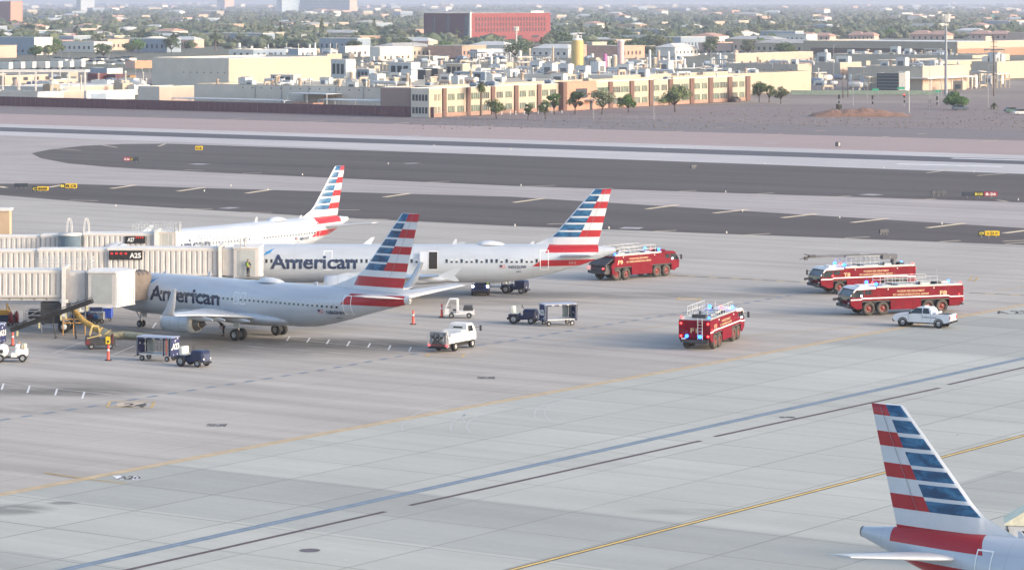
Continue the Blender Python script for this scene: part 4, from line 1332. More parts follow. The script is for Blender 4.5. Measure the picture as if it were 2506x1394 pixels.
# white flat-bed burden cart
p = (P(1105, 778) + P(1140, 778)) / 2
t = thing('utility_cart', 'small white open-cab utility cart with dark cases on its bed', 'utility cart', (p.x, p.y + .5, 0), R(180))
b = MB(); b.use(WHITE)
b.prism([(-1.6, .38), (-1.6, .72), (.1, .72), (.15, .5), (.95, .5), (1.0, .95), (1.35, .95), (1.45, .35)], -.6, .6)
b.build('body', t)
b = MB(); b.use(WHITE); b.bx(.05, .95, -.6, .6, 1.85, 1.93, .03)
for s in (-1, 1):
    b.bx(.05, .22, s * .6, s * .52, .5, 1.86); b.prism([(1.3, .9), (1.42, .9), (1.0, 1.88), (.88, 1.88)], s * .6, s * .53)
b.bx(.0, .08, -.55, .55, .7, 1.85)
b.build('cab_frame', t)
g = MB(); g.use(mat('clear_screen', (.45, .47, .5), .1)); g.quad((1.38, -.52, .98), (1.38, .52, .98), (1.0, .52, 1.82), (1.0, -.52, 1.82)); g.build('windscreen', t, fix=False)
s_ = MB(); s_.use(DARK); s_.bx(.15, .6, -.5, .5, .7, .82); s_.bx(.12, .22, -.5, .5, .8, 1.2); s_.build('seat', t)
st = MB(); st.use(DARK); st.tube((1.1, .2, .95), (.85, .2, 1.1), .03, n=5); st.lathe([(.14, -.02), (.17, 0), (.14, .02)], (.85, .2, 1.12), 'X', 10); st.build('steering_wheel', t)
for s in (-1, 1):
    for x in (-1.05, .72): wheel_part(t, (x, s * .55, .27), .27, .18)
l_ = MB(); l_.use(mat('tail_lamp_red', (.5, .03, .03), .3)); l_.bx(-1.63, -1.6, -.5, -.4, .5, .62); l_.bx(-1.63, -1.6, .4, .5, .5, .62); l_.build('tail_light', t)
base = Vector((p.x, p.y + .5, 0))
for i, (dx, dz, w) in enumerate(((.95, .74, 1.0), (.95, 1.0, .9))):
    b = MB(); b.use(DARK); b.bx(-w / 2, w / 2, -.5, .5, 0, .24, .04); o = b.build('equipment_case')
    o.location = (base.x + dx, base.y, dz)
    tag(o, ('dark flat case lying on the white utility cart bed', 'upper dark flat case stacked on the utility cart bed')[i], 'case')

# hydrant service truck
a_, b_2 = P(1108, 868 - 4), P(1133, 852)
t = thing('hydrant_truck', 'white fuel hydrant service truck seen from behind with hoses and grey panel', 'service truck', tuple((P(1093, 862) + Vector((.55, 2.7, 0)))[:2]) + (0,), R(63))
b = MB(); b.use(WHITE)
b.bx(-2.7, .75, -1.0, 1.0, .75, 1.35, .05); b.bx(-2.3, .6, -1.02, -.6, 1.3, 1.6, .05); b.bx(-2.3, .6, .6, 1.02, 1.3, 1.6, .05); b.bx(-.2, .7, -1.0, 1.0, 1.3, 1.75, .05)
b.build('service_body', t)
c = MB(); c.use(WHITE)
c.bx(.8, 2.7, -1.0, 1.0, .7, 1.5, .08)
c.loft([[Vector((x, y * w, z)) for x, y in ((xa, -1), (xb, -1), (xb, 1), (xa, 1))] for z, xa, xb, w in ((1.48, .85, 2.6, .98), (2.15, .9, 2.2, .9), (2.28, 1.05, 2.05, .8))], smooth=False)
c.build('cab', t)
g = MB(); g.use(GLASS); g.quad((.865, -.5, 1.6), (.865, .5, 1.6), (.885, .48, 2.0), (.885, -.48, 2.0)); g.build('rear_window', t, fix=False)
for s in (-1, 1):
    g = MB(); g.use(GLASS); g.quad((1.1, s * .985, 1.55), (2.1, s * .985, 1.55), (1.95, s * .915, 2.08), (1.15, s * .915, 2.08)); g.build('side_window', t, fix=False)
    m_ = MB(); m_.use(DARK); m_.tube((2.5, s * 1.0, 1.8), (2.6, s * 1.45, 1.9), .025, n=5); m_.box((2.6, s * 1.48, 1.75), (.1, .2, .5)); m_.build('mirror', t)
    wheel_part(t, (2.0, s * .85, .42), .42, .28); wheel_part(t, (-1.3, s * .82, .42), .42, .36)
    lamp(t, (-2.95, s * .95, .62), .10, LR, 'tail_light')
g = MB(); g.use(GLASS); g.quad((2.55, -.9, 1.55), (2.55, .9, 1.55), (2.22, .82, 2.12), (2.22, -.82, 2.12)); g.build('windscreen', t, fix=False)
b = MB(); b.use(GREY); b.bx(-2.95, -2.7, -.85, .85, .5, 1.85, .03); b.use(CHEQ); b.bx(-3.0, -2.94, -.6, .6, .95, 1.55, .02)
b.use(DARK)
rg = random.Random(3)
for i in range(10): b.tube((-3.03, rg.uniform(-.8, .8), rg.uniform(.7, 1.0)), (-3.03, rg.uniform(-.8, .8), rg.uniform(1.3, 1.8)), .035, n=6)
for y in (-.45, 0, .45): b.lathe([(.001, -.05), (.12, -.04), (.12, .02)], (-3.03, y, 1.35), 'X', 12)
b.build('pump_panel', t)
b = MB(); b.use(LGREY)
for y in (-.95, -.7): b.tube((-2.9, y, .4), (-2.7, y, 2.0), .03, n=5)
for i in range(5): b.tube((-2.88 + .04 * i, -.95, .6 + .3 * i), (-2.88 + .04 * i, -.7, .6 + .3 * i), .025, n=5)
b.path([(-3.0, .95, .5), (-3.05, 1.05, 1.3), (-2.8, 1.05, 1.75), (-2.3, 1.0, 1.6)], .05, 8)
b.path([(-3.0, -.95, 1.9), (-3.05, -1.15, 1.2), (-2.95, -1.1, .5)], .05, 8)
b.build('hose_reach_arm', t)
b = MB(); b.use(BLACK); b.bx(-2.95, 2.6, -.7, .7, .35, .75); b.bx(-3.1, -2.9, -.95, .95, .35, .5, .03); b.build('chassis', t)
b = MB(); b.use(mat('red_white_chevron', (.5, .04, .04), .5)); 
for i in range(5): b.bx(-3.005, -2.985, -.7 + i * .3, -.56 + i * .3, .6, .72)
b.build('warning_strip', t)

# delineator posts and cones
def cone(label, px, py, h=1.35):
    p = P(px, py)
    t = thing('safety_post', label, 'safety post', (p.x, p.y, 0), 0, 'orange safety posts on the apron')
    b = MB(); b.use(mat('hi_vis_orange', (.78, .10, .07), .5)); b.lathe([(.16, .05), (.14, .12), (.10, .9), (.09, h), (.001, h + .02)], (0, 0, 0), 'Z', 12); b.build('post', t)
    b = MB(); b.use(WHITE); b.lathe([(.115, h * .62), (.112, h * .74)], (0, 0, 0), 'Z', 12); b.build('reflective_band', t)
    b = MB(); b.use(BLACK); b.bx(-.28, .28, -.28, .28, 0, .06, .01); b.build('base', t)
    return t
cone('orange post behind the white service truck, near the airliner tail', 1011, 793)
cone('orange post standing at the front of the white utility cart', 1081, 776)
cone('orange post beside the yellow ground cart and the A23 cart', 265, 881)
cone('orange post by the foot of the dark conveyor', 31, 845, 1.2)
# ------------------------------------------------------------------ boarding bridges, gate equipment, people
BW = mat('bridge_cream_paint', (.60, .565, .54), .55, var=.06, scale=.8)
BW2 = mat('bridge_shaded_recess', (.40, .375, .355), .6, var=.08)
BPANE = mat('frosted_panel', (.42, .44, .44), .25, var=.06)
BROOF = mat('bridge_roof_white', (.68, .66, .64), .6, var=.06)
BELL = mat('bellows_brown', (.17, .14, .12), .85, var=.15)
SIGNB = mat('sign_black', (.02, .018, .018), .5)
LEDR = mat('red_sign_letters', (.5, .02, .02), .5, emit=(.9, .05, .04), strength=.25)

def corrugated(mb, x0, x1, yf, yb, z0, z1, pitch=.56):
    """tunnel box with pressed ribs on both long sides"""
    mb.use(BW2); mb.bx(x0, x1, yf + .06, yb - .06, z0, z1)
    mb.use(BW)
    n = max(1, int(round((x1 - x0) / pitch))); p = (x1 - x0) / n
    for i in range(n):
        a = x0 + i * p
        for y, s in ((yf, 1), (yb, -1)):
            ya = y + s * .06
            mb.prism_xy([(a + p * .12, ya), (a + p * .24, y), (a + p * .76, y), (a + p * .88, ya)], z0 + .22, z1 - .22)
    for y in (yf, yb):
        s = 1 if y == yf else -1
        mb.bx(x0, x1, y - .02, y + s * .08, z0, z0 + .22); mb.bx(x0, x1, y - .02, y + s * .08, z1 - .22, z1)
MB.prism_xy = MB.slab

def sub(o):
    m = MB(); m.T = Matrix.Translation(-Vector(o.location)); return m

def rail(mb, pts, h=1.05, r=.025, n_mid=2, step=1.0):
    for a, b in zip(pts, pts[1:]):
        a, b = Vector(a), Vector(b)
        L = (b - a).length; k = max(1, int(L / step))
        for i in range(k + 1): mb.tube(a.lerp(b, i / k), a.lerp(b, i / k) + Vector((0, 0, h)), r, n=5)
        for j in range(n_mid + 1):
            z = Vector((0, 0, h * (j + 1) / (n_mid + 1)))
            mb.tube(a + z, b + z, r, n=5)

def bridge(code, label, x_end, xs, Z, zt, zb, cabpts, cab_z, bell, sign, colx, wheelz=True, lean=0.0):
    t = thing('boarding_bridge', label, 'boarding bridge', (x_end - 6, Z, 0), 0, 'boarding bridges at the gates')
    yf, yb = Z - 1.55, Z + 1.55
    # telescoping sections, each a little bigger towards the aircraft
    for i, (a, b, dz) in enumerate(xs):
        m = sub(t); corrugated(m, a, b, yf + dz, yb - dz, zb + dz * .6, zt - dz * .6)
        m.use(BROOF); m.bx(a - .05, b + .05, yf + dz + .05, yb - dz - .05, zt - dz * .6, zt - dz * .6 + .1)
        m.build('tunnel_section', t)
    # gantry round the end of the tunnel, lift column, wheel bogie
    m = sub(t); m.use(BROOF)
    for y in (yf - .18, yb + .18):
        m.bx(colx - .17, colx + .17, y - .17, y + .17, 1.6, zt + .45)
    m.bx(colx - .15, colx + .15, yf - .2, yb + .2, zt + .2, zt + .45)
    m.bx(colx - .4, colx + .4, yf - .1, yb + .1, zb - .55, zb - .2, .05)
    m.build('lift_gantry', t)
    m = sub(t); m.use(GREY); m.bx(colx - .3, colx + .3, Z - 1.5, Z + 1.5, 1.0, 1.6, .05); m.bx(colx - .12, colx + .12, yf - .3, yf, .9, 2.0)
    m.tube((colx + 1.4, yf, zb - .2), (colx + .3, yf, 1.6), .06, n=6)
    bo = m.build('wheel_bogie', t)
    T0 = MB
    for y in (Z - 1.35, Z + 1.35):
        for dx in (-.65, .65) if False else (0,):
            w = sub(t); w.use(BLACK); r = .62; h = .2
            w.lathe([(r * .5, -h), (r * .93, -h), (r, -h * .5), (r, h * .5), (r * .93, h), (r * .5, h)], (colx + dx, y, r), 'Y', 22)
            w.use(WHITE); w.lathe([(.001, -h * .9), (r * .5, -h * .9), (r * .5, h * .9), (.001, h * .9)], (colx + dx, y, r), 'Y', 18)
            w.build('wheel', bo)
    # beam under the tunnel
    m = sub(t); m.use(BW); m.bx(xs[0][0], colx - .5, yf + .2, yf + .5, zb - .32, zb - .02); m.bx(xs[0][0], colx - .5, yb - .5, yb - .2, zb - .32, zb - .02)
    for i in range(int((colx - xs[0][0]) / 1.2)): m.bx(xs[0][0] + i * 1.2, xs[0][0] + i * 1.2 + .12, yf + .2, yb - .2, zb - .3, zb - .1)
    m.build('under_beam', t)
    # corridor and cab head
    m = sub(t); m.use(BW); 
    m.bx(colx + .2, cabpts[0][0] + .6, yf + .25, yb - .25, cab_z[0] + .2, cab_z[1] - .05)
    for i in range(3): m.bx(colx + .5 + i * .8, colx + .58 + i * .8, yf + .2, yf + .26, cab_z[0] + .2, cab_z[1] - .05)
    m.build('corridor', t)
    m = sub(t); m.use(BW); m.slab([(x, y) for x, y in cabpts], cab_z[0], cab_z[1])
    m.use(BROOF); cx = sum(p[0] for p in cabpts) / len(cabpts); cy = sum(p[1] for p in cabpts) / len(cabpts)
    m.slab([(cx + (x - cx) * 1.05, cy + (y - cy) * 1.05) for x, y in cabpts], cab_z[1], cab_z[1] + .14)
    m.slab([(cx + (x - cx) * 1.03, cy + (y - cy) * 1.03) for x, y in cabpts], cab_z[0] - .14, cab_z[0])
    cab = m.build('cab', t)
    # framed panel on the face towards the camera
    (ax, ay), (bx, by) = cabpts[0], cabpts[1]
    d = Vector((bx - ax, by - ay, 0)); L = d.length; d.normalize(); n = Vector((d.y, -d.x, 0))
    m = sub(t); m.use(BPANE)
    q = lambda u, z, o: Vector((ax, ay, 0)) + d * (u * L) + n * o + Vector((0, 0, z))
    m.quad(q(.14, cab_z[0] + .2, .02), q(.86, cab_z[0] + .2, .02), q(.86, cab_z[1] - .18, .02), q(.14, cab_z[1] - .18, .02)); m.build('cab_window', t, fix=False)
    m = sub(t); m.use(WHITE)
    (ax2, ay2), (bx2, by2) = cabpts[1], cabpts[2]
    d2 = Vector((bx2 - ax2, by2 - ay2, 0)); L2 = d2.length; d2.normalize(); n2 = Vector((d2.y, -d2.x, 0))
    k = max(2, int(L2 / .32))
    for i in range(k):
        u0, u1 = (i + .15) / k * L2, (i + .8) / k * L2
        a = Vector((ax2, ay2, 0)) + d2 * u0; b = Vector((ax2, ay2, 0)) + d2 * u1
        m.slab([(a + n2 * .0)[:2], (b + n2 * .0)[:2], (b + n2 * .09)[:2], (a + n2 * .09)[:2]], cab_z[0], cab_z[1] - .05)
    m.build('cab_shutter', t)
    # bellows hood reaching to the hull
    if bell:
        (p0, p1), (q0, q1), z0, z1 = bell
        m = sub(t); m.use(BELL)
        rings = []
        for i in range(9):
            u = i / 8; s = .12 if i % 2 else 0
            a = Vector((*p0, 0)).lerp(Vector((*q0, 0)), u); b = Vector((*p1, 0)).lerp(Vector((*q1, 0)), u)
            rings.append([a + Vector((0, 0, z0)), a + Vector((0, 0, z1 - .2 + s)), a.lerp(b, .2) + Vector((0, 0, z1 + .05 + s)), a.lerp(b, .8) + Vector((0, 0, z1 + .05 + s)), b + Vector((0, 0, z1 - .2 + s)), b + Vector((0, 0, z0))])
        m.loft(rings, close=False, caps=False, smooth=False)
        m.build('bellows_hood', t)
    # side stairs platform and roof rails
    m = sub(t); m.use(LGREY)
    rail(m, [(colx - 2.6, yf + .1, zt + .12), (colx + 2.5, yf + .1, zt + .12), (colx + 2.5, yb - .1, zt + .12), (colx - 2.6, yb - .1, zt + .12)], 1.05, .03, 2, .6)
    m.build('roof_railing', t)
    m = sub(t); m.use(GREY)
    sx_ = colx + 2.1
    for y in (yf - .05, yf - .45):
        m.tube((sx_, y, .2), (sx_, y, zt + 1.1), .03, n=5)
    for i in range(int(zt / .32)): m.tube((sx_, yf - .05, .3 + i * .32), (sx_, yf - .45, .3 + i * .32), .022, n=4)
    m.bx(sx_ - .1, sx_ + 1.2, yf - .9, yf, zb - .4, zb - .32)
    m.build('service_ladder', t)
    if sign:
        x0, x1, z0, z1, tx, wx, side = sign
        m = sub(t); m.use(SIGNB); m.bx(x0, x1, yf - .14, yf - .02, z0, z1)
        s_ = m.build('gate_sign', t)
        m = sub(t); m.use(LET); write_flat(m, code, (tx, yf - .16, z0 + .2), (1, 0, 0), (0, 0, 1), (z1 - z0) * .55, wx, .05)
        m.build('gate_number', s_, fix=False)
        m = sub(t); m.use(LEDR)
        lx = x0 + .15 if side == 'left' else tx + wx + .15
        write_flat(m, 'WELCOME' if False else '8 8 8 8', (lx, yf - .16, z0 + .55), (1, 0, 0), (0, 0, 1), .22, (tx - x0 - .4) if side == 'left' else (x1 - lx - .2), .03)
        m.build('sign_display', s_, fix=False)
    return t

# gate of the nearest jet
c1 = [(-40.6, 293.6), (-37.9, 293.2), (-36.45, 296.0), (-37.6, 298.2), (-40.8, 297.8)]
bridge('A23', 'cream boarding bridge nearest the camera, its hood against the airliner with winglets', -43.2, [(-64, -54, .25), (-54.2, -43.3, 0)], 296.0, 5.95, 3.45, c1, (2.75, 5.85),
       (((-36.5, 295.8), (-37.6, 298.0)), ((-35.0, 297.4), (-36.6, 299.2)), 3.0, 5.6), None, -43.05)
c2 = [(-29.0, 319.3), (-26.4, 319.3), (-26.3, 322.3), (-26.3, 324.0), (-29.2, 323.4)]
bridge('A25', 'cream boarding bridge with the A25 gate sign, reaching the side-on airliner', -30.5, [(-66, -49.3, .4), (-49.5, -42.0, .2), (-42.2, -30.7, 0)], 321.0, 6.05, 3.3, c2, (3.1, 6.1),
       (((-28.9, 323.9), (-26.5, 324.0)), ((-28.9, 326.4), (-26.5, 326.3)), 3.3, 5.9), (-42.0, -38.5, 4.95, 5.9, -39.85, 1.2, 'left'), -30.4)
c3 = [(-40.2, 342.3), (-37.6, 342.3), (-37.3, 344.3), (-38.0, 346.4), (-40.4, 346.0)]
bridge('A27', 'cream boarding bridge with the A27 gate sign, farthest of the gates', -39.5, [(-72, -52.5, .5), (-52.5, -47.6, .3), (-47.7, -39.6, 0)], 342.5, 5.95, 3.1, c3, (3.0, 6.0),
       None, (-43.0, -40.8, 4.95, 5.75, -42.75, .75, 'right'), -39.6)
# glazed rotunda and roof hoops on the farthest bridge
p = P(167, 597, 5.0)
t = thing('bridge_rotunda', 'round glazed drum joining the farthest boarding bridge to its walkway', 'bridge rotunda', (p.x, 340.3, 0))
m = MB(); m.use(BW); m.lathe([(.001, 6.15), (1.35, 6.1), (1.35, 5.9)], (0, 0, 0), 'Z', 28); m.lathe([(1.3, 4.6), (1.3, 3.0), (.001, 3.0)], (0, 0, 0), 'Z', 28); m.bx(-.7, .7, -.7, .7, 0, 3.0); m.build('drum', t)
m = MB(); m.use(mat('blue_grey_glass', (.12, .17, .22), .15, var=.1)); m.lathe([(1.27, 4.6), (1.27, 5.9)], (0, 0, 0), 'Z', 28); m.build('drum_glazing', t)
for i, px in enumerate((165, 207)):
    p = P(px, 575, 5.9)
    m = MB(); m.use(BROOF)
    hh = 1.6
    for y in (-.5, .5):
        m.path([(-.30, y, 0), (-.22, y, hh * .7), (-.08, y, hh), (.08, y, hh), (.22, y, hh * .7), (.30, y, 0)], .032, 6)
    m.tube((-.12, -.5, hh), (-.12, .5, hh), .04, n=5)
    o = m.build('ladder_hoop'); o.location = (p.x, 342.0, 6.02)
    tag(o, ('white hooped ladder rail on the drum of the farthest bridge', 'white hooped ladder rail on the farthest bridge roof, nearer its sign')[i], 'ladder rail')
# corner of the concourse at the left edge
t = thing('concourse_building', 'peach concourse wall at the left edge behind the bridges', 'building', (-66, 350, 0))
m = MB(); m.use(mat('peach_render', (.52, .38, .26), .8, var=.05)); m.bx(-20, 8.6, 0, 1.6, 0, 7.9); m.build('wall', t)
m = MB(); m.use(BROOF); m.bx(-20, 8.75, -.15, 1.75, 7.9, 8.2); m.build('parapet', t)
m = MB(); m.use(GLASS); m.quad((-15, -.02, 2), (8, -.02, 2), (8, -.02, 5), (-15, -.02, 5)); m.build('window', t, fix=False)

# dark baggage conveyor leaning up under the near bridge
a, b = P(30, 812, .55), P(228, 741, 0)
zb_ = 32 - 741 * 288.0 / F
a = Vector((a.x, a.y, .55)); b = Vector(((228 - XC) / F * 290, 290.0, 3.35))
t = thing('baggage_conveyor', 'long black inclined conveyor rising to the near boarding bridge', 'conveyor', (a.x, a.y, 0))
m = sub(t); m.use(BLACK)
d = (b - a).normalized(); n = Vector((-d.y, d.x, 0)).normalized() * .45; up = d.cross(n).normalized()
if up.z < 0: up = -up
m.loft([[a - n, a + n, a + n + up * .42, a - n + up * .42], [b - n, b + n, b + n + up * .42, b - n + up * .42]], smooth=False)
m.build('conveyor_bed', t)
m = sub(t); m.use(DARK)
for s in (-1, 1):
    m.tube(a + n * s + up * .55, b + n * s + up * .55, .03, n=5)
m.build('side_rail', t)
for f in (.06, .33, .60, .66, .92):
    p = a.lerp(b, f)
    m = sub(t); m.use(mat('pale_yellow_metal', (.60, .54, .30), .5)); m.box((p.x + .1, p.y - .45, p.z - .25), (.16, .1, .5)); m.build('bracket', t)
m = sub(t); m.use(DARK)
for f in (.5, .75): 
    p = a.lerp(b, f); m.tube(p, (p.x + .3, p.y, 0), .07, n=6); m.tube((p.x + .3, p.y - .5, .06), (p.x + .3, p.y + .5, .06), .06, n=6)
m.build('support_leg', t)

# dark louvred unit beneath the bridge end
p = P(128, 778)
t = thing('air_handling_unit', 'dark louvred air unit hanging beneath the near bridge end', 'air unit', ((125 - XC) / F * 295.5, 295.5, 0))
m = MB(); m.use(DARK); m.bx(-.9, .9, -.7, .7, .9, 2.9)
for i in range(7): m.box((0, -.74, 1.1 + i * .26), (1.7, .05, .14), 0)
m.build('casing', t)
m = MB(); m.use(GREY); m.tube((-.8, -.7, 0.0), (-.8, -.7, .9), .05, n=6); m.tube((.8, -.7, 0), (.8, -.7, .9), .05, n=6); m.build('leg', t)

# yellow ground cart with cage and hoses
p = P(243, 854)
t = thing('ground_power_cart', 'yellow and black ground power cart with a yellow cage on top', 'ground cart', (p.x, p.y + .7, 0), R(12))
m = MB(); m.use(DARK); m.bx(-1.35, 1.35, -.7, .7, .3, .95, .05); m.bx(-1.3, -.2, -.6, .6, .95, 1.2); m.build('chassis', t)
m = MB(); m.use(mat('bright_yellow_panel', (.75, .52, .02), .5)); m.bx(.40, .85, -.78, -.5, .45, 1.15, .04); m.build('engine_panel', t)
m = MB(); m.use(mat('cart_label_black', (.03, .03, .03), .5)); m.bx(.55, .75, -.80, -.785, .6, .8); m.build('panel_label', t)
m = MB(); m.use(mat('maroon_panel', (.16, .02, .03), .5)); m.bx(-1.38, -1.0, -.72, -.3, .45, .85); m.bx(1.0, 1.12, -.72, .5, .5, 1.3); m.build('side_panel', t)
m = MB(); m.use(mat('cage_yellow', (.68, .50, .20), .5))
for s in (-.5, .3):
    for x0, x1 in ((-1.0, -.75), (-.05, -.2)):
        m.tube((x0, s, 1.1), (x1, s, 2.1), .045, n=5)
    m.tube((-.75, s, 2.1), (-.2, s, 2.1), .045, n=5)
for x in (-.75, -.2): m.tube((x, -.5, 2.1), (x, .3, 2.1), .045, n=5)
m.tube((-1.25, -.62, 1.0), (.1, -.62, 1.3), .06, n=5); m.tube((.35, -.5, 1.3), (.95, -.5, 1.75), .05, n=5)
m.build('cage', t)
for s in (-1, 1):
    for x in (-.85, .85): wheel_part(t, (x, s * .62, .28), .28, .18)
p0, p1 = P(262, 812, .35), P(372, 832, .25)
m = MB(); m.use(mat('tan_duct', (.38, .36, .26), .85, var=.15))
pts = [(-32.0, 0, 0)]
q = [Vector(((258 - XC) / F * 288, 287, 1.0)), Vector(((275 - XC) / F * 289, 288, .5)), P(300, 818, .35), P(340, 822, .35), P(376, 826, .3)]
org = Vector((q[2].x, q[2].y, 0))
m.T = Matrix.Translation(-org)
for a_, b_ in zip(q, q[1:]):
    k = 8
    for i in range(k): m.tube(a_.lerp(b_, i / k), a_.lerp(b_, (i + .8) / k), .34, .30, n=12)
o = m.build('air_hose'); o.location = org
tag(o, 'fat tan corrugated air hose lying from the yellow cart toward the engine', 'air hose')
m = MB(); m.use(mat('ochre_duct', (.42, .27, .08), .8, var=.15))
q = [Vector(((178 - XC) / F * 291, 291, 2.6)), Vector(((205 - XC) / F * 290, 290, 1.6)), Vector(((240 - XC) / F * 289, 289, .9)), Vector(((250 - XC) / F * 288, 288, 1.0))]
org = Vector((q[1].x, q[1].y, 0)); m.T = Matrix.Translation(-org)
for a_, b_ in zip(q, q[1:]):
    for i in range(6): m.tube(a_.lerp(b_, i / 6), a_.lerp(b_, (i + .85) / 6), .30, .27, n=12)
o = m.build('air_hose'); o.location = org
tag(o, 'ochre air hose hanging down from the near boarding bridge', 'air hose')
# yellow rail stand
t = thing('hose_stand', 'thin orange-yellow rail stand between the bridge wheels and the ground cart', 'rail stand', ((180 - XC) / F * 293, 293, 0))
m = MB(); m.use(mat('orange_rail_paint', (.65, .33, .08), .5))
for z in (1.15, 1.5): m.tube((-1.0, 0, z), (1.1, 0, z), .05, n=5)
for x in (-1.0, 0, 1.1): m.tube((x, 0, 0), (x, 0, 1.5), .05, n=5)
m.build('rail', t)

# equipment glimpsed below the near bridge
def small(name, label, cat, px, Z, parts, rz=0, group=None):
    t = thing(name, label, cat, ((px - XC) / F * Z, Z, 0), rz, group)
    for nm, mm, fn in parts:
        m = MB(); m.use(mm); fn(m); m.build(nm, t)
    return t
def frame_fn(m):
    for x in (-1, 1):
        for y in (-.6, .6): m.tube((x, y, .2), (x, y, 1.7), .06, n=5)
    for z in (.5, .9, 1.3, 1.7):
        m.tube((-1, -.6, z), (1, -.6, z), .05, n=5); m.tube((-1, .6, z), (1, .6, z), .05, n=5)
    m.tube((-1, -.6, .5), (1, -.6, 1.7), .05, n=5)
t = small('equipment_rack', 'white tube-frame rack under the near boarding bridge', 'equipment rack', 85, 303, [('frame', BROOF, frame_fn), ('tank', DARK, lambda m: m.box((0, 0, 1.0), (1.2, .8, .9), bev=.1))])
for x in (-.9, .9): wheel_part(t, (x, -.6, .2), .2, .12)
def loader_fn(m):
    m.bx(-1.6, 1.2, -.8, .8, .4, 1.0, .06)
t = small('belt_loader', 'ochre belt loader at the left edge under the near bridge', 'belt loader', 4, 302, [('chassis', NAVY, loader_fn), ('conveyor', mat('ochre_machine_paint', (.50, .28, .04), .5), lambda m: (m.bx(-1.2, .8, -.6, .6, 1.0, 1.5, .05), m.tube((.6, -.5, 1.0), (.6, -.5, 2.2), .06, n=5), m.tube((.9, .5, 1.0), (.6, -.5, 2.2), .06, n=5)))])
for s in (-1, 1):
    for x in (-1.0, .9): wheel_part(t, (x, s * .75, .32), .32, .2)
def ext(m):
    m.lathe([(.001, 0), (.2, .02), (.2, .95), (.12, 1.15), (.05, 1.25)], (0, 0, .15), 'Z', 12); m.tube((-.25, .1, .2), (-.25, .1, 1.3), .03, n=5)
for px, Z, lab in ((27, 301, 'dark red wheeled extinguisher beside the ochre belt loader'), (41, 302, 'dark red wheeled extinguisher nearer the white rack')):
    t = small('fire_extinguisher', lab, 'extinguisher', px, Z, [('cylinder', mat('dark_red_enamel', (.22, .03, .035), .45), ext)], 0, 'wheeled extinguishers')
    wheel_part(t, (0, -.25, .18), .18, .08); wheel_part(t, (0, .25, .18), .18, .08)
# carts of luggage in the shade under the nose
bag_cols = [(.03, .05, .15), (.02, .02, .022), (.30, .32, .36), (.10, .02, .03), (.05, .14, .32), (.2, .2, .22)]
t = small('luggage_dolly', 'low luggage dolly standing in the shade behind the near bridge wheels', 'luggage dolly', 205, 303, [('deck', DARK, lambda m: m.bx(-1.6, 1.6, -.7, .7, .4, .52))])
for s in (-1, 1):
    for x in (-1.2, 1.2): wheel_part(t, (x, s * .6, .2), .2, .12)
dolly = Vector(((205 - XC) / F * 303, 303, .52))
rg = random.Random(11)
for i, (dx, dz) in enumerate(((-1.2, 0), (-.6, 0), (0, 0), (.65, 0), (1.2, 0), (-.9, .38), (.3, .38))):
    m = MB(); m.use(mat('luggage_cloth_%s' % 'abcdef'[i % 6], bag_cols[i % 6], .7)); m.bx(-.26, .26, -.4, .4, 0, .36, .06)
    m.use(DARK); m.tube((-.1, -.41, .2), (.1, -.41, .2), .02, n=4)
    o = m.build('suitcase'); o.location = dolly + Vector((dx, 0, dz)); o.rotation_euler.z = rg.uniform(-.15, .15)
    tag(o, 'soft-sided suitcase lying on the dolly under the near bridge', 'suitcase', 'suitcases on the shaded dolly')
p = P(272, 780)
dup(tr, ((215 - XC) / F * 305, 305.5, 0), R(10), 'dark blue baggage tractor in the shade under the boarding bridge')
p = P(246, 772)
def blueb(m): m.bx(-.7, .7, -.5, .5, .3, 1.3, .08)
t = small('supply_bin', 'bright blue supply bin under the near bridge cab', 'supply bin', 258, 306, [('bin', mat('bright_blue_plastic', (.02, .07, .42), .5), blueb), ('lid', WHITE, lambda m: m.bx(-.72, .72, -.52, .52, 1.3, 1.38, .02))])
for s in (-1, 1): wheel_part(t, (s * .5, -.4, .15), .15, .08)
t = small('generator_cart', 'grey wheeled unit with hoses under the near bridge cab', 'ground cart', 236, 304, [('casing', GREY, lambda m: (m.bx(-.8, .8, -.5, .5, .35, 1.1, .06), m.tube((-.5, -.5, .5), (.5, -.55, 1.0), .05, n=6), m.lathe([(.25, -.05), (.3, 0), (.25, .05)], (0, -.56, .8), 'Y', 14)))])
for s in (-1, 1): wheel_part(t, (s * .6, -.45, .22), .22, .1)
# white service cart with a tank, lower left
p = P(38, 886)
t = thing('lavatory_cart', 'white service cart with a round tank at the lower left edge', 'service cart', (p.x - .3, p.y + .8, 0), R(4))
m = MB(); m.use(WHITE); m.bx(.1, 1.25, -.6, .6, .45, 1.15, .12); m.bx(-.2, .35, -.6, .6, .4, .8, .04); m.bx(.15, .6, -.5, .5, 1.15, 1.5, .06); m.build('body', t)
m = MB(); m.use(WHITE); m.lathe([(.001, -.7), (.45, -.62), (.58, -.35), (.58, .35), (.45, .62), (.001, .7)], (-1.0, 0, .95), 'Y', 22); m.build('tank', t)
m = MB(); m.use(DARK); m.lathe([(.001, -.01), (.16, 0), (.18, .03)], (-1.0, -.72, .95), 'Y', 14); m.bx(-1.7, 1.2, -.5, .5, .3, .42); m.tube((.9, -.55, 1.1), (.9, -.55, 1.6), .03, n=5); m.build('hatch', t)
m = MB(); m.use(mat('orange_lens', (.7, .3, .05), .4)); ball(m, (.5, .2, 1.62), .08); m.build('beacon', t, fix=False)
m = MB(); m.use(mat('warm_white_seat', (.75, .66, .5), .6)); m.bx(.7, 1.15, -.45, .45, 1.15, 1.55, .08); m.build('seat', t)
for s in (-1, 1):
    for x in (-1.1, .85): wheel_part(t, (x, s * .6, .34), .34, .2)

